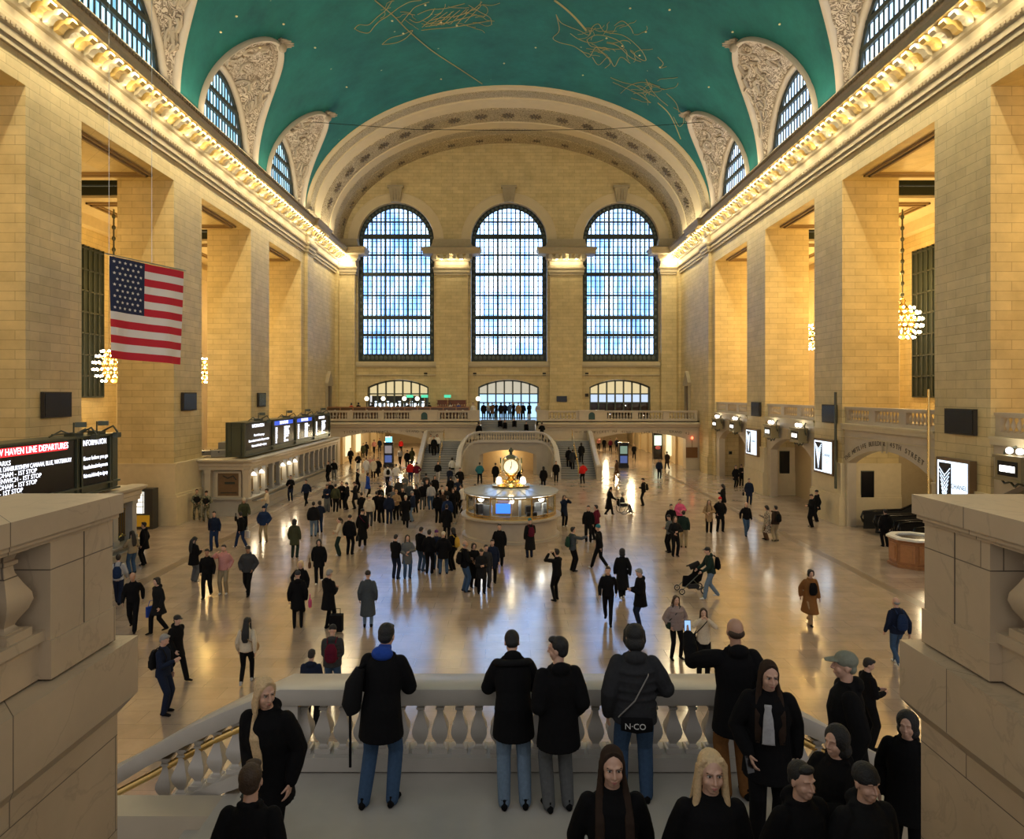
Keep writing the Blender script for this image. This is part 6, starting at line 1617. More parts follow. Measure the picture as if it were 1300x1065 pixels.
a=F(374,708,0,'stand','coat','olive','darkgreen','hood','black','person seen from behind in dark olive coat and green trousers',h=1.7)
a=F(398,681,10,'stand','puffer','black2','lightjeans','short','dark','person in dark puffer and pale jeans, back turned, beside a pink scarf',h=1.76)
a=F(406,676,30,'hug','jacket','navy','darkblue','bob','dark','person in navy with a pink scarf behind the dark puffer',h=1.66)
a=F(431,705,100,'hug','sweater','cream','darkgreen','pony','dark','person in cream top and dark green wide trousers with ponytail',h=1.7,legk='wide',shoe='white')
a=F(444,704,350,'stand','puffer','black','black','beanie','black','person in black puffer and beanie carrying a large black bag',h=1.78); bag('handbag',a,'large black bag on the arm of the person beside the cream top','black2')
a=F(460,694,0,'walk2','longcoat','black','black','beanie','black','person in ankle-length black coat with a maroon bag',h=1.78); bag('sidebag',a,'maroon bag against the ankle-length black coat','maroon')
a=F(469,668,0,'stand','puffer','cream','darkgrey','beanie','cream','person in cream quilted jacket seen from behind at the crowd edge')
a=F(459,664,20,'phone','jacket','black','black','short','dark','person in black touching the cream quilted jacket')
a=F(405,740,190,'walk2','parka','black','black','bob','dark','person in black fur-hooded parka walking with a brown handbag',h=1.68,shoe='white'); bag('handbag',a,'small brown handbag beside the fur-hooded parka','brown')
a=F(382,776,170,'stand2','jacket','black','black','bob','blond','blonde person in black jacket behind the pink bag',h=1.68)
a=F(378,797,15,'stand','coat','black','black','beanie','darkgrey','person in black with leggings carrying a bright pink bag',h=1.76,legk='slim'); bag('handbag',a,'bright pink handbag carried on the mid floor','pink'); 
a=F(417,799,330,'phone','coat','black','black','short','grey','person in black three-quarter coat looking at a phone over a suitcase',h=1.84,legk='slim')
mb=MB(); mb.obox((0,0,.3),.38,.24,.5); mb.tube([(-.12,0,.55),(-.12,0,.72),(.12,0,.72),(.12,0,.55)],.012,6); D=6242/303.; o=mb.build('suitcase',cloth('black'),loc=((427-645)*D/867,D,0)); tag(o,'small black suitcase on the floor behind the phone-reading coat','suitcase')
a=F(467,796,5,'stand','longcoat','greycoat','lightjeans','beanie','black','person in long grey-blue coat and dark cap, back turned, on blue-lit floor',h=1.74,legk='slim')
a=F(395,925,0,'phone','coat','navy','black','short','dark','person in dark navy coat just beyond the near balustrade',h=1.7)
a=F(422,890,5,'phone','puffer','darkgrey','jeans','beanie','black','person in grey jacket and black beanie beyond the near balustrade',h=1.78); bag('backpack',a,'dark red backpack worn just beyond the near balustrade','maroon')
# --- cluster between ticket office and crowd
a=F(415,650,200,'phone','jacket','navy','grey','short','brown','person in navy with a black shoulder bag and grey jeans, ticket-side group',legk='wide'); bag('sidebag',a,'black shoulder bag in the ticket-side group','black')
a=F(419,644,180,'stand','jacket','black','black','short','dark','person in black at the back of the ticket-side group')
a=F(426,650,0,'stand','jacket','olive','black','short','dark','person with an olive backpack in the ticket-side group'); bag('backpack',a,'olive and grey backpack in the ticket-side group','olive')
a=F(434,646,190,'stand2','coat','black','black','short','dark','person in open black coat with bare ankles in the ticket-side group')
a=F(441,647,90,'phone','jacket','black','black','short','dark','person in black facing the bar side of the ticket-side pair')
a=F(451,646,100,'phone','coat','black2','black2','short','brown','person in black coat at the stairs side of the ticket-side pair')
a=F(454,625,270,'hug','coat','black','black','short','dark','person in black coat holding something light, open floor before the passage')
a=F(467,631,280,'stand2','coat','blue','black','bob','brown','person in vivid blue coat before the passage')
a=F(461,626,200,'stand','jacket','cream','lightgrey','bob','blond','person in cream beside the vivid blue coat')
a=F(445,590,180,'walk','coat','black','black','short','dark','person in black walking out of the passage near the lit shop windows')
a=F(455,599,170,'hug','puffer','black','white','short','dark','person in black jacket and white trousers at the passage mouth')
a=F(465,606,0,'stand','coat','white','white','bun','brown','person in long white coat at the passage mouth')
a=F(470,604,180,'stand','jacket','palepink','cream','bob','blond','person in pale pink beside the long white coat')
a=F(474,607,190,'stand','coat','cream','black','short','dark','person in cream coat at the passage mouth beside a black cloak')
a=F(480,606,175,'walk','longcoat','black','black','short','dark','person in long black cloak with white shoes at the passage mouth',shoe='white')
a=F(461,582,180,'stand','coat','olive','black','short','dark','person in olive coat deep in the bar-side passage')
a=F(465,580,0,'walk','coat','black','black','short','dark','person in black deep in the bar-side passage, nearer')
a=F(482,574,180,'walk2','jacket','navy','navy','short','dark','person in navy farthest in the bar-side passage')
a=F(475,576,180,'walk','sweater','palepink','black','bob','brown','person in pink top and black trousers in the bar-side passage')
a=F(508,590,180,'walk','jacket','lightgrey','black','short','dark','person in white jacket passing the kiosk with the blue sign')
a=F(509,575,180,'stand','jacket','red','black','bob','brown','person in red top far behind the kiosk with the blue sign')
a=F(517,594,0,'stand','parka','black','black','beanie','black','person in black parka right of the blue-signed kiosk')
a=F(523,590,0,'walk','coat','olive','black','hood','olive','person in hooded olive coat right of the blue-signed kiosk')
a=F(492,618,20,'walk2','puffer','white','black','short','dark','person in white jacket with black backpack before the bar-side stairs'); bag('backpack',a,'black backpack on the white jacket before the bar-side stairs','black')
a=F(503,617,0,'hug','puffer','white','lightgrey','short','dark','person in white puffer holding both elbows out')
a=F(521,612,0,'stand','puffer','red','darkblue','short','dark','person in red puffer at the foot of the bar-side stair parapet')
a=F(529,614,10,'stand2','jacket','maroon','lightgrey','pony','dark','person in maroon beside the red puffer')
# --- dense crowd by the booth
CR=[(478,662,0,'stand','jacket','black','black','short','dark','thin gap next to the cream quilted jacket'),
(483,652,180,'phone','jacket','black','darkgrey','short','dark','behind the crowd edge with glasses'),
(485,664,30,'phone','puffer','black','black','short','dark','second in the crowd row from the cream jacket'),
(494,665,0,'stand','puffer','navy','navy','short','dark','navy back at the crowd front'),
(499,655,200,'stand','sweater','grey','black','bob','dark','grey top in the crowd centre'),
(503,660,180,'hug','jacket','tan','black','beanie','tan','tan jacket and tan beanie in the crowd'),
(511,656,180,'stand','coat','black','black','short','brown','light face at the crowd centre'),
(515,669,190,'walk','longcoat','black','black','beanie','cream','long coat and cream hat striding out of the crowd'),
(524,662,100,'phone','puffer','navy','lightjeans','beanie','grey','navy puffer and pale jeans checking a phone'),
(520,646,180,'stand','jacket','greycoat','black','short','dark','grey-blue jacket behind the crowd'),
(528,651,160,'stand','coat','black','black','hood','black','hooded black coat behind the pale jeans'),
(536,647,0,'stand','puffer','black','grey','cap','grey','black puffer and wide grey trousers, back turned'),
(542,643,180,'stand','jacket','black','black','short','ginger','ginger hair behind the grey trousers'),
(547,647,20,'stand','sweater','lightgrey','jeans','short','dark','pale grey top and blue jeans near the booth'),
(556,664,350,'stand','puffer','black','black','short','dark','black backpack wearer near the booth'),
(562,660,180,'stand','jacket','darkbrown','maroon','beanie','cream','cream beanie beside the backpack wearer'),
(561,652,180,'phone','jacket','black','black','short','brown','phone reader behind the cream beanie'),
(567,654,180,'stand','puffer','black2','black','balding','grey','balding head in the crowd near the booth'),
(568,670,10,'stand','puffer','darkblue','black','short','dark','dark blue puffer in front of the balding head'),
(567,684,0,'stand','coat','black','black','short','dark','tall dark coat between the two crowds'),
(575,657,190,'walk','jacket','black','black','bob','brown','brown bob near the booth counter'),
(578,653,180,'stand','puffer','black','black','beanie','black','black beanie near the booth counter'),
(586,651,80,'hug','puffer','white','black','short','dark','white jacket touching the booth counter'),
(581,640,180,'stand','jacket','navy','black','short','dark','navy jacket behind the white jacket'),
(572,637,0,'stand','jacket','black','black','short','dark','dark figure between crowd and stairs'),
(571,622,0,'phone','coat','navy','navy','short','dark','navy coat at the foot of the bar-side stairs'),
(574,606,0,'walk','jacket','white','black','bob','dark','white top on the lowest steps'),
(584,623,180,'stand2','coat','black','black','short','dark','fur-collared black coat beside the stair newel'),
(506,640,200,'stand','jacket','charcoal','black','short','dark','charcoal jacket at the back of the crowd'),
(514,634,170,'phone','coat','grey','black','bob','blond','blond bob at the back of the crowd'),
(495,645,180,'stand','jacket','black2','black','short','grey','grey-haired at the back of the crowd'),
(552,636,190,'stand','coat','black','black','hood','black','hooded figure behind the pale grey top'),
(541,632,0,'stand','jacket','darkgrey','jeans','short','dark','dark grey jacket in the gap toward the stairs')]
for x,yf,hd,po,t_,tc,lc,hr,hc,w in CR: F(x,yf,hd,po,t_,tc,lc,hr,hc,'person in the booth crowd: '+w)
mb=MB()
for k in range(3): mb.tube([(0,-.4+k*.4,.0),(.35,-.4+k*.4,.9)],.02,5)
mb.tube([(.35,-.5,.9),(.35,.5,.9)],.02,5)
for y in (-.45,.45):
    mb.lathe([(.14,-.02),(.14,.02)],0,0,0,12)
D=6242/165.; o=mb.build('folded_pushchair',mat('steel',(.6,.6,.6)),loc=((578-645)*D/867,D,0.03)); tag(o,'light metal folded pushchair on the floor beside the booth crowd','pushchair')
# --- groups in front of the booth
a=F(502,735,340,'phone','jacket','black','navy','short','dark','person in black jacket and jeans beside the grey patterned coat',h=1.74)
a=F(517,734,200,'hug','coat','grey','jeans','long','dark','person in grey patterned coat with long dark hair looking at paper',h=1.7)
a=F(534,725,330,'phone','puffer','black','jeans','short','dark','person in black puffer bending over a phone in the group of six',h=1.8)
a=F(545,728,350,'stand','jacket','black','black','short','dark','person in black, back turned, in the group of six',h=1.76)
a=F(554,722,200,'stand','jacket','navy','jeans','beanie','purple','shorter person with a purple hat in the group of six',h=1.6)
a=F(563,729,5,'pockets','parka','black','jeans','beanie','cream','person with cream fur hood and blue jeans in the group of six',h=1.7)
a=F(575,724,60,'hug','puffer','black','black','hood','black','person in black hood wearing a yellow backpack',h=1.74); bag('backpack',a,'yellow backpack in the group of six','yellow')
a=F(590,751,300,'hug','jacket','black','jeans','balding','grey','balding person with backpack in the family group before the booth',h=1.86,skin='mid'); bag('backpack',a,'black backpack on the balding person before the booth','black')
a=F(601,745,210,'hug','longcoat','black','black','bob','dark','smiling person in long black coat in the family group',h=1.64)
a=F(611,753,190,'phone','coat','black2','black','short','dark','young person in black coat in the middle of the family group',h=1.62)
a=F(617,746,200,'stand','jacket','charcoal','darkgrey','short','dark','person in charcoal at the back of the family group',h=1.6)
a=F(625,740,185,'stand','coat','navy','black','short','dark','child in navy coat at the booth side of the family group',h=1.66)
a=F(634,718,180,'stand','longcoat','black','black','short','dark','person in black overcoat standing straight before the booth base',h=1.76)
a=F(673,708,15,'phone1','longcoat','black2','navy','beanie','teal','person in dark coat photographing the booth',h=1.74); bag('backpack',a,'maroon backpack against the round booth base','maroon')
# --- behind the booth
a=F(609,614,0,'pockets','puffer','teal','black','short','dark','person in dark teal jacket before the lit alcove')
a=F(629,615,0,'stand','coat','black','black','short','dark','person in black coat before the lit alcove, clock side')
a=F(659,614,20,'stand','coat','black','black','long','dark','person in black coat just past the clock')
a=F(690,621,5,'stand','parka','black','black','hood','black','hooded person in black before the alcove edge')
a=F(706,612,180,'stand','coat','black','black','short','dark','person in black at the far stair newel with a white bag'); bag('tote',a,'white carrier bag at the far stair newel','white')
for x,yf,tc,lb in ((597,632,'black','seated on the floor behind the booth, farthest toward the crowd'),(604,628,'black2','seated behind the booth below the teal jacket'),(610,630,'lightgrey','seated behind the booth in a pale hat'),(617,631,'black','seated behind the booth beside the pale hat'),(664,630,'black','seated behind the booth just past the clock lamps'),(678,630,'black2','seated behind the booth, broad black back'),(686,629,'charcoal','seated behind the booth against the hooded person')):
    F(x,yf+2,170 if x<650 else 0,'sit','jacket',tc,'black','beanie' if x==610 else 'short','lightgrey' if x==610 else 'dark','person '+lb)
# --- stairs
def ST(x, s_, z, hd, pose, top, topc, legc, hair, hairc, label, **kw):   # on a west flight, step height z
    D = 57.8+z*2-.1; return person(label, (x-645)*D/867, D, z, hd, pose, top, topc, legc, hair, hairc, **kw)
ST(551,0,1.68,180,'stand','jacket','black','black','short','dark','person in black coming down the bar-side stairs, wall half')
ST(555,0,1.84,185,'stand','sweater','white','black','bob','brown','person in white top and black trousers high on the bar-side stairs')
ST(547,0,1.84,180,'stand','jacket','cream','black','short','dark','person in cream near the parapet high on the bar-side stairs')
F(556,612,180,'walk','jacket','black','lightgrey','short','dark','person stepping off the bar-side stairs with a white bag')
ST(722,0,.84,0,'stand','coat','black','black','short','dark','person in black climbing the north-side stairs, landing half')
ST(727,0,.67,0,'stand','coat','charcoal','black','short','dark','person in charcoal climbing the north-side stairs beside a black coat')
ST(738,0,1.17,0,'stand','coat','black2','black','bob','dark','person in black higher on the north-side stairs')
F(740,614,20,'stand2','puffer','red','black','short','dark','person in red coat at the foot of the north-side stairs')
def WB(x, D, z, hd, pose, top, topc, legc, hair, hairc, label, **kw):
    return person(label, (x-645)*D/867, D, z, hd, pose, top, topc, legc, hair, hairc, **kw)
WBL=[(614,69.3,'black','black','by the bar end of the stair head'),(620,69.6,'lightgrey','jeans','in grey at the stair head'),(625,69.0,'brown','black','in brown at the stair head'),(630,70,'black','jeans','farther back at the stair head'),(636,69.2,'black2','black','left of the stair head middle'),(641,69.9,'navy','black','in navy at the stair head'),(647,69.0,'jeans','jeans','in denim at the stair head middle'),(652,69.5,'black','black','right of the denim jacket'),(658,69.1,'tan','black','in tan at the stair head'),(664,69.3,'black','black','in a black coat toward the doors edge'),(672,69,'black','lightgrey','last at the stair head, pale trousers')]
for i,(x,D,tc,lc,w) in enumerate(WBL): WB(x,D,DZ,(0,180,20,160)[i%4],('stand','stand2','phone','photo')[i%4],('coat','jacket')[i%2],tc,lc,('short','bob','beanie')[i%3],'dark','person '+w)
for x,D,z,w in ((635,67.0,3.96,'in black seated on the upper steps, bar half'),(641,66.6,3.8,'in black seated on the upper steps, middle'),(653,66.8,3.96,'in black seated on the upper steps, north half'),(668,66.4,3.64,'in dark clothes low on the upper steps by the rail')):
    WB(x,D,z,180,'sit','jacket','black','black','short','dark','person '+w)
WB(608,62.3,2.86,0,'stand','jacket','black','black','short','brown','person on the west landing at the bar-side curve')
WB(688,62.5,2.86,0,'hug','jacket','black','black','short','dark','person on the west landing leaning at the north-side curve')
WB(600.5,67.6,DZ,180,'stand','shirt','white','black','short','dark','person in white shirt at the balcony pier before the doors')
WB(683,67.6,DZ,200,'stand','shirt','lightgrey','black','short','dark','person in pale shirt beyond the stair head toward the black screen')
CAF=[(491,67.6,'white','black','waiter in white shirt at the bar counter middle'),(455,70.5,'black','black','bar guest in black by the corner globe lamp'),(472,71,'black2','black','bar guest in black under the arched window'),(505,70.8,'grey','black','bar guest in grey near the middle globe lamp'),(518,70.6,'black','black','bar guest in black before the lit shelf'),(530,71,'white','black','bartender in white before the lit shelf end'),(545,70.4,'black','black','bar guest in black at the arch edge'),(572,70,'lightgrey','black','bar guest in grey before the wooden shelf'),(582,70,'blue','black','bar guest in light blue before the wooden shelf'),(446,66.9,'red','black','café guest in red at the wall end table')]
for i,(x,D,tc,lc,w) in enumerate(CAF): WB(x,D,DZ,(180,0,30,150)[i%4],('stand','phone')[i%2],'shirt' if tc in ('white','blue') else 'jacket',tc,lc,('short','bob')[i%2],'dark',w.replace('waiter','person (waiter)') if 0 else w,h=1.72)
# --- north half of the floor
a=F(716,668,200,'photo','coat','navy','black','bob','brown','person in navy coat with both arms raised beside the booth',h=1.7,shoe='white')
a=F(747,688,170,'stand','jacket','black','black','short','dark','person in black facing a companion in maroon',h=1.78)
a=F(757,685,60,'stand2','puffer','maroon','black','short','dark','person in dark maroon puffer beside the one in black',h=1.72)
a=F(727,725,290,'point','jacket','greycoat','black','short','dark','person in grey jacket stretching an arm toward the couple',h=1.8); bag('backpack',a,'green backpack on the person stretching an arm','green')
a=F(761,722,60,'walk','jacket','black','black','beanie','teal','person in black with teal beanie taking a long stride',h=1.82,shoe='white')
a=F(707,763,40,'photo','jacket','black','black','short','dark','person in black suit photographing the ceiling, arms up',h=1.82,legk='slim')
a=F(772,791,170,'walk','jacket','black','black','short','brown','bearded person in black walking with a camera in hand',h=1.8,legk='slim')
a=F(790,760,0,'walk2','longcoat','black','black','hood','black','person in long hooded black coat walking away with white shoes',h=1.76,shoe='white')
a=F(813,797,100,'phone','parka','black','navy','short','grey','person in black parka with arm badge reading a phone',h=1.84,legk='slim')
a=F(773,654,280,'push','longcoat','black','black','long','black','person in long black pushing a wheelchair',h=1.7)
a=F(817,642,80,'phone','jacket','black','black','short','dark','person in black checking a phone on the empty floor',h=1.8); bag('backpack',a,'black backpack on the lone phone reader','black2')
a=F(837,608,180,'stand','jacket','navy','black','short','dark','person in navy walking from the north passage')
a=F(847,596,10,'walk','coat','darkbrown','black','short','dark','person in brown-black coat nearer the north passage corner')
a=F(783,610,100,'walk2','coat','brown','tan','long','dark','person with long hair and brown coat by the north-side gate')
a=F(805,583,180,'walk','jacket','black','black','short','dark','person in black beside the kiosk with green screen')
for x,yf,tc,w in ((760,571,'palepink','pink top farthest in the north passage, stair side'),(767,573,'black','black, second in the north passage'),(775,574,'maroon','maroon top in the north passage'),(783,573,'navy','navy in the north passage by the kiosk')): F(x,yf,180,'walk','jacket',tc,'black','short','dark','person in '+w)
a=F(863,673,190,'hug','puffer','pink','black','short','dark','person in bright pink jacket at the back of the standing group',h=1.66)
a=F(852,682,180,'stand','jacket','black','black','short','dark','person in black beside the bright pink jacket',h=1.66)
a=F(857,706,185,'hug','jacket','black2','black','long','brown','person drinking or phoning at the front of the standing group',h=1.78)
a=F(850,701,110,'phone','jacket','grey','black','short','dark','person in grey behind the front of the standing group',h=1.72)
a=F(868,695,340,'stand','jacket','darkgreen','khaki','short','dark','person in green-black top and khaki trousers in the standing group',h=1.74)
a=F(900,676,170,'hug','coat','tan','black','long','brown','person in tan coat with backpack beside a tall black coat',h=1.7); bag('backpack',a,'dark backpack on the tan coat','darkbrown')
a=F(914,675,180,'pockets','parka','black','black','beanie','red','person in black parka and dark red hat beside the tan coat',h=1.82)
a=F(918,652,60,'phone1','parka','black','black','hood','black','hooded person in black behind the tall black parka',h=1.78)
a=F(947,680,182,'walk2','jacket','black','jeans','balding','dark','person in black jacket and jeans walking to the near stairs',h=1.72)
a=F(951,641,170,'stand','coat','navy','navy','short','dark','person in dark coat with a bag near the shell-lamp bay',h=1.72); bag('handbag',a,'small black bag near the shell-lamp bay','black')
a=F(934,619,200,'stand','coat','black','black','short','dark','person in black by the wall below the smallest ad screen')
a=F(941,617,180,'phone','jacket','black2','black','short','brown','person in black against the wall beside another, smallest ad screen')
a=F(974,685,80,'phone1','longcoat','plaid','brown','bob','dark','person in long plaid coat holding up a phone',h=1.7)
a=F(985,687,20,'point','jacket','darkbrown','khaki','short','dark','person in tan trousers reaching toward the plaid coat',h=1.74); bag('backpack',a,'black backpack beside the plaid coat','black')
a=F(1031,669,100,'phone','coat','black','black','short','brown','person in black leaning at the wall with a phone by the bronze doorway',h=1.8)
a=F(1037,662,90,'stand','parka','black','black','beanie','black','person in black against the wall behind the phone reader',h=1.78)
a=F(903,760,95,'push','hoodie','darkgreen','lightjeans','cap','dark','person in green top and pale jeans pushing a stroller',h=1.84,shoe='white'); bag('backpack',a,'large black backpack on the stroller pusher','black')
a=F(858,836,190,'pockets','puffer','mauve','black','long','brown','person with long wavy brown hair in mauve puffer',h=1.72,legk='slim'); bag('sidebag',a,'dark green shoulder bag on the mauve puffer','darkgreen')
a=F(893,857,170,'photo','jacket','cream','black','long','brown','person in cream jacket holding a camera to the face',h=1.72,shoe='white'); bag('sidebag',a,'black bag at the hip of the photographer in cream','black')
a=F(1028,792,185,'walk2','longcoat','rust','tan','bob','dark','person in brown wrap coat clutching a black bag on the empty floor',h=1.72); bag('frontpack',a,'black bag held against the brown wrap coat','black')
a=F(1139,845,5,'walk2','jacket','navy','jeans','balding','grey','grey-haired person in navy with backpack beside the pedestal',h=1.80,shoe='white',legk='slim'); bag('backpack',a,'navy backpack beside the pedestal on the north side','darkblue')
a=F(1124,694,0,'stand','puffer','black','black','short','dark','person in black at the escalator foot',h=1.78)
a=F(1101,950,275,'checkhand','jacket','black','black','short','dark','person in black with short dark hair checking hands below the rail',h=1.84)
# wheelchair
D=6242/152.; t=thing('wheelchair','black wheelchair with a seated passenger on the open north floor','wheelchair',((790-645)*D/867,D,0),math.radians(280))
mb=MB(); mb.box(-.25,.25,-.22,.25,.44,.50); mb.build('seat',cloth('black'),t); mb=MB(); mb.box(-.25,.25,-.27,-.22,.5,.95); mb.build('backrest',cloth('black'),t)
for s in (-1,1):
    mb=MB(); P=[(s*.30,.02+.30*cos(2*PI*k/20),.30+.30*sin(2*PI*k/20)) for k in range(21)]; mb.tube(P,.018,6); P=[(s*.27,.45+.09*cos(2*PI*k/12),.09+.09*sin(2*PI*k/12)) for k in range(13)]; mb.tube(P,.018,6)
    for k in range(6): mb.tube([(s*.30,.02,.30),(s*.30,.02+.29*cos(PI*k/3),.30+.29*sin(PI*k/3))],.005,4)
    mb.build('wheel',M_BLACK,t)
mb=MB()
for s in (-1,1): mb.tube([(s*.25,-.45,.98),(s*.25,-.26,.95),(s*.25,-.24,.45),(s*.25,.28,.45),(s*.22,.5,.15),(s*.1,.6,.12)],.014,6); mb.tube([(s*.27,-.22,.68),(s*.27,.2,.68)],.025,6)
mb.build('frame',mat('steel',(.6,.6,.6)),t)
person('seated person in grey under a blanket in the wheelchair',(790-645)*D/867,D,.02,280,'sitchair','jacket','darkgrey','darkgrey','short','grey',h=1.66)
# stroller
D=6242/252.; t=thing('stroller','black baby stroller pushed across the north floor','stroller',((877-645)*D/867,D,0),math.radians(95))
mb=MB(); mb.tube([(0,.30,.42),(0,.05,.40),(0,-.22,.55),(0,-.30,.85)],[(.20,.05),(.22,.09),(.22,.09),(.20,.05)],12,up=(1,0,0)); mb.build('seat',cloth('black'),t,smooth=50)
mb=MB(); mb.grid(lambda u,v:(.23*cos(PI*u),-.28+.36*sin(PI*u)*0+.42*v*.9,.88+.18*sin(PI*u)*(1-.5*v)+.08*(1-v)),10,6); mb.build('canopy',cloth('black2'),t,smooth=True)
mb=MB()
for s in (-1,1): mb.tube([(s*.22,-.55,1.02),(s*.24,-.30,.80),(s*.25,.42,.15)],.015,6); mb.tube([(s*.24,.0,.52),(s*.25,-.40,.15)],.015,6)
mb.tube([(-.22,-.55,1.02),(.22,-.55,1.02)],.018,6); mb.build('frame',M_BRONZE,t)
mb=MB(); mb.box(-.18,.18,-.25,.15,.18,.34); mb.build('basket',cloth('darkgrey'),t)
for s in (-1,1):
    for y,r in ((.42,.11),(-.40,.14)):
        mb=MB(); P=[(s*.27,y+r*.85*cos(2*PI*k/14),r+r*.85*sin(2*PI*k/14)) for k in range(15)]; mb.tube(P,r*.17,6); mb.lathe([(.02,-.02),(.02,.02)],s*.27,y,r,6); mb.build('wheel',M_BLACK,t)

# --- onlookers on the near landing and stairs
LZ = 2.85
def NP(x, D, z, hd, pose, top, topc, legc, hair, hairc, label, **kw): return person(label, (x-645)*D/867, D, z, hd, pose, top, topc, legc, hair, hairc, lod=0, **kw)
a=NP(484,7.30,LZ,-8,'rail','parka','black','jeans','short','black','onlooker in black jacket and blue hood leaning on the near balustrade',h=1.86); 
mb=MB(); mb.ell((0,-.10,1.50),(.115,.075,.075),14,10); mb.ell((0,-.02,1.53),(.075,.075,.05),12,8); me=remeshed(mb,'hood',.012,3); K=skeleton('rail'); o=child('blue_hood',me,a,cloth('blue')); o.matrix_local=Matrix.Translation((0,.13,-.03))
b=bag('sidebag',a,'black backpack with a hanging strap on the onlooker with the blue hood','black2'); bpy.data.objects.remove(b)
b=thing('backpack','black backpack with a long hanging strap on the blue-hooded onlooker','bag',a.location,a.rotation_euler.z)
mb=MB(); mb.tube([(-.27,-.10,.98),(-.29,-.10,1.08),(-.27,-.08,1.28),(-.22,-.04,1.42)],[(.07,.10),(.10,.14),(.09,.13),(.05,.08)],14,up=(0,1,0)); mb.build('pack',cloth('black2'),b,smooth=50)
mb=MB(); mb.box(-.30,-.275,-.16,-.145,.42,1.02); mb.tube([(-.24,-.06,1.42),(-.14,.10,1.47),(-.15,.24,1.25)],.018,6); mb.build('strap',cloth('black'),b)
a=NP(652,7.38,LZ,3,'rail2','parka','black','lightjeans','short','black','onlooker in black fur-hooded coat bent over the near balustrade',h=1.76)
mb=MB()
for k in range(14):
    t_=k/13; aa=PI*(.02+.96*t_); mb.ell((.17*cos(aa),.06-.10*sin(aa),1.36+.03*sin(aa)),(.05,.045,.04),8,6)
me=remeshed(mb,'fur',.012,1); o=child('fur_collar',me,a,cloth('black2')); o.matrix_local=Matrix.Translation((0,.10,.02))
a=NP(709,7.15,LZ,12,'lookleft','parka','black','grey','short','black','onlooker in long black parka and grey trousers turning the head',h=1.80)
a=NP(806,7.25,LZ,-5,'bagside','puffer','charcoal','jeans','bob','black','onlooker in grey-brown puffer and jeans with a grey shoulder strap',h=1.90)
mc=mat('grey_strap',(.30,.28,.27),.6); b=thing('crossbody_bag','small black bag with white lettering and grey strap on the puffer wearer','bag',a.location,a.rotation_euler.z)
mb=MB(); mb.tube([(-.16,-.185,.93),(.0,-.21,.93),(.16,-.185,.93)],[(.03,.07),(.05,.085),(.03,.07)],12,up=(0,0,1)); p=mb.build('pouch',cloth('black'),b,smooth=50)
mb=MB(); text_into(mb,'N·CO',.085,lambda u,v,q:(u-.02,-.262-q,.94+v),.002); mb.build('lettering',mat('pouch_white',(.6,.6,.6),.5),p)
mb=MB(); mb.tube([(-.18,-.14,.98),(-.02,-.205,1.18),(.12,-.15,1.42),(.13,.0,1.50)],(.020,.008),6); mb.build('strap',mc,b)
a=NP(934,7.35,LZ,2,'leftraise','parka','black','rust','balding','brown','bald onlooker in black coat and tan trousers raising a phone',h=1.93,skin='mid')
def at_hand(o_,pose,i,dx=0,dy=.0,dz=.08):
    K=skeleton(pose); M=Matrix.Translation(o_.location) @ Euler(o_.rotation_euler).to_matrix().to_4x4() @ Matrix.Scale(o_.scale[0],4); return M @ (K['wr'][i]+(K['wr'][i]-K['el'][i]).normalized()*dz+Vector((dx,dy,0)))
def phone(p, rz, rx, lb, glow=True, col=None):
    t=thing('phone',lb,'phone',p,rz); t.rotation_euler.x=rx
    mb=MB(); mb.box(-.037,.037,-.005,.005,-.075,.075); mb.build('case',col or M_BLACK,t); mb=MB(); mb.box(-.033,.033,-.0062,-.005,-.068,.068); mb.build('screen',mat('phone_screen',(.05,.08,.15),.2,emit=(.25,.42,.75),es=1.1) if glow else M_BLACK,t); return t
phone(at_hand(a,'leftraise',0,.0,-.03,.10),0,-.1,'phone held up by the bald onlooker, its screen showing the hall')
a=NP(341,6.2,LZ,176,'climb','parka','black','black','sidefall','blond','blonde person in black coat on the near landing, phone in hand, hair over one shoulder',h=1.80)
BL=a; phone(at_hand(a,'climb',1,.02,.03,.09),math.radians(168),1.2,'dark phone in the hand of the blonde person on the landing',False)
a=NP(974,6.6,LZ,168,'climb2','parka','black','black','front','darkbrown','person with long straight dark hair in black coat in front of the tan trousers',h=1.82)
BR=a; phone(at_hand(a,'climb2',1,.03,.0,.09),math.radians(200),.3,'blue phone in the hand of the long-haired person on the landing',True)
def face(o_, pose, brow, lip=(.40,.12,.11)):
    K=skeleton(pose); hc,M=K['hc'],K['hM']; f=lambda *p: hc+M@Vector(p)
    mb=MB()
    for s in (-1,1): mb.ell(f(s*.031,.0735,.010),(.0155,.012,.0085),12,8,M)
    mb.build('eyes',mat('eye_white',(.6,.57,.53),.3),o_,smooth=True)
    mb=MB()
    for s in (-1,1): mb.ell(f(s*.031,.0840,.010),(.0068,.0035,.0068),10,6,M)
    mb.build('irises',mat('iris_dark',(.03,.018,.01),.2),o_,smooth=True)
    mb=MB()
    for s in (-1,1):
        mb.tube([f(s*.013,.089,.030),f(s*.03,.0875,.036),f(s*.050,.076,.031)],(.003,.0035),6)
        mb.tube([f(s*.015,.0845,.0175),f(s*.031,.0865,.0205),f(s*.048,.078,.0165)],.0022,5)
    mb.build('eyebrows',brow,o_,smooth=True)
    mb=MB(); mb.tube([f(-.021,.0825,-.0635),f(-.008,.0925,-.060),f(0,.0925,-.0615),f(.008,.0925,-.060),f(.021,.0825,-.0635)],[.0015,.0034,.003,.0034,.0015],6); mb.tube([f(-.019,.0825,-.0665),f(0,.0905,-.0715),f(.019,.0825,-.0665)],[.0015,.0042,.0015],6)
    mb.build('lips',mat('lips',lip,.4),o_,smooth=True)
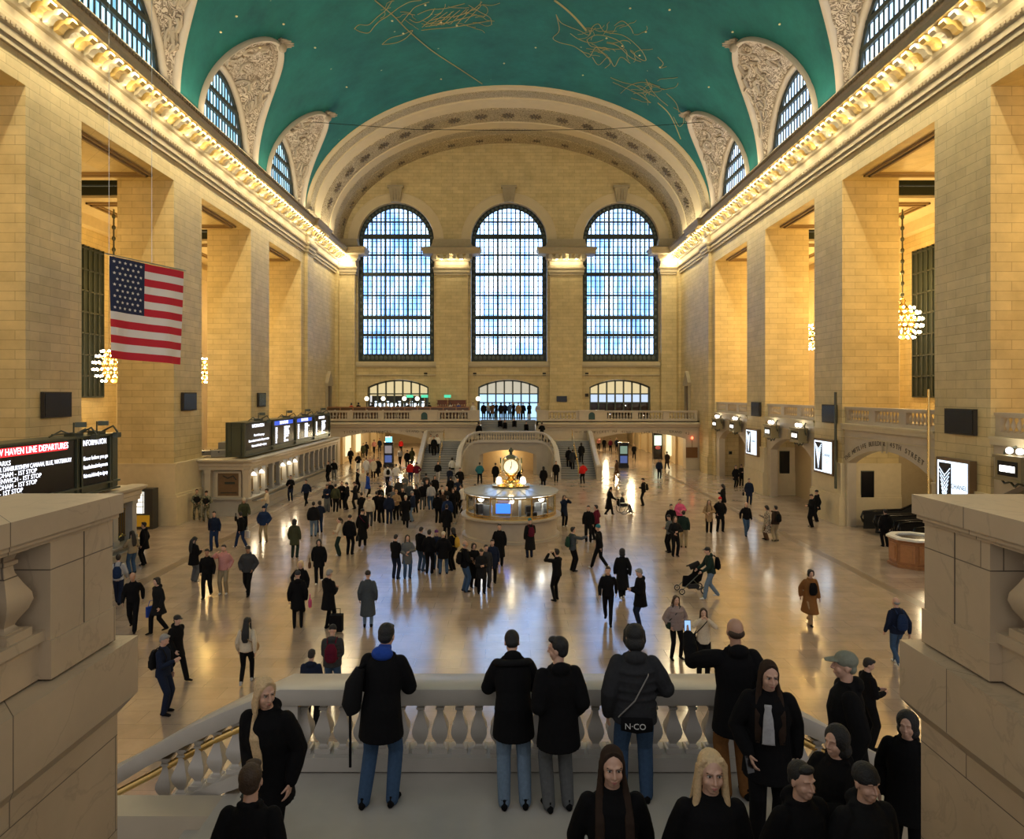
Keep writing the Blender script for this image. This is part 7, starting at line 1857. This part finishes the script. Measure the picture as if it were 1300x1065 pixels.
face(BL,'climb',hairm('brown')); face(BR,'climb2',hairm('black'),(.42,.10,.11))
mb=MB(); mb.tube([(.0,.10,1.35),(0,.125,1.2),(0,.13,1.0)],[(.035,.02),(.05,.02),(.06,.02)],10,up=(0,1,0)); o=child('grey_sweater',remeshed(mb,'sweater',.01,1),BR,cloth('lightgrey')); o.matrix_local=Matrix.Translation((.02,.075,.02))
# heads rising into view at the foot of the stairs
a=NP(777,4.7,3.03,180,'stand','jacket','black','black','front','darkbrown','dark-haired person whose forehead and eyes show at the lower picture edge',h=1.74); face(a,'stand',hairm('black'))
a=NP(902,4.4,3.18,178,'stand','jacket','black','black','longblond','blond','blonde person whose head shows beside the tan trousers at the lower edge',h=1.72); face(a,'stand',hairm('brown'))
a=NP(318,4.7,3.03,0,'stand','jacket','black','black','short','brown','brown-haired person low in front of the blonde person in the black coat',h=1.62)
a=NP(1075,6.6,LZ,75,'stand','parka','black','black','cap','sage','onlooker in grey-green cap and black coat at the near landing',h=1.86); a.location.z=LZ
a=NP(1062,5.6,LZ,120,'hug','parka','black','black','hood','black','hooded person in black below the grey-green cap',h=1.62)
a=NP(1016,4.75,3.0,200,'stand','parka','black','black','short','black','dark-haired person lowest, beneath the long straight dark hair',h=1.64)
a=NP(1098,4.75,3.0,190,'stand','parka','black2','black','beanie','black','person in black beanie lowest beside the stair wall',h=1.62)
a=NP(1152,6.6,LZ-.35,140,'stand','parka','black','black','hood','black','hooded person in black almost hidden behind the stair wall corner',h=1.62)
# ================================================================ LIGHT, WORLD, CAMERA
WARM = (1, .84, .52); WARM2 = (1, .62, .17)
for s in (-1, 1):
    y = 8
    while y < 73:
        light('cornice_uplight', 'AREA', (s*(HW-.75), y, 23.2), 150, (1,.84,.54), rot=(PI, -s*.25, 0), size=.25, size_y=6.2); y += 6.5
    y = 17.5
    while y < 72:
        light('cornice_added_fill', 'AREA', (s*(HW-1.25), y, 21.95), 215, WARM, rot=(0, -s*.15, 0), size=.12, size_y=6.2); y += 6.5  # added fill strips under the cornice lip, washing the walls from above
# bulbs under both cornices
for s in (-1, 1):
    y = 14.5
    while y < YB-1.5:
        light('cornice_bulb', 'POINT', (s*(HW-.66), y, 21.3), 17, WARM, radius=.05); y += 1.92
for x0, x1 in PIL+[(-HW+.2,-HW+1.7),(HW-1.7,HW-.2)]:
    for k in range(3): light('capital_bulb', 'POINT', (x0+(x1-x0)*(.2+.3*k), YB-1.25, 21.3), 34, WARM, radius=.05)
# corridor lamps high up on each side
for s in (-1, 1):
    for y in (21, 33, 44.8, 56.5, 66):
        light('corridor_lamp', 'POINT', (s*24.6, y, 14.5), 800 if s > 0 else 430, WARM2, radius=.5)
# west passages and rooms below the balconies
for x in (-12.3, 12.6):
    for y in (70, 78, 88): light('passage_lamp', 'POINT', (x, y, 3.1), 260, (1,.80,.48), radius=.3)
light('arch_room_lamp', 'POINT', (0, 63.2, 1.7), 60, (1,.70,.34), radius=.3)
for k, l, e, c_, r in light_later: light('lamp', k, l, e, c_, radius=r)
# even world background, serving as fill light through the open east end
w = bpy.data.worlds.new('daylight'); sc.world = w; w.use_nodes = True
bg = w.node_tree.nodes['Background']; bg.inputs[0].default_value = (.95,.92,.90,1); bg.inputs[1].default_value = WORLD_S if 'WORLD_S' in globals() else .62

cam = bpy.data.cameras.new('camera'); co = bpy.data.objects.new('camera', cam); COL.objects.link(co)
co.location = (0, 0, 7.2); co.rotation_euler = (PI/2, 0, 0)
cam.sensor_width = 36; cam.lens = 36*867/1300
cam.shift_x = (650-645)/1300; cam.shift_y = -(532.5-500)/1300
cam.clip_start = .05; cam.clip_end = 400
sc.camera = co
sc.view_settings.view_transform = 'Standard'; sc.view_settings.look = 'None'; sc.view_settings.gamma = 1
sc.view_settings.use_curve_mapping = False
sc.view_settings.exposure = 0.50
c = sc.cycles
c.use_denoising = True
try: c.denoiser = 'OPENIMAGEDENOISE'
except Exception: pass
c.max_bounces = 7; c.diffuse_bounces = 4; c.glossy_bounces = 3; c.transmission_bounces = 4; c.transparent_max_bounces = 6
c.caustics_reflective = False; c.caustics_refractive = False; c.sample_clamp_indirect = 6; c.use_light_tree = True
c.use_adaptive_sampling = True; c.adaptive_threshold = .02
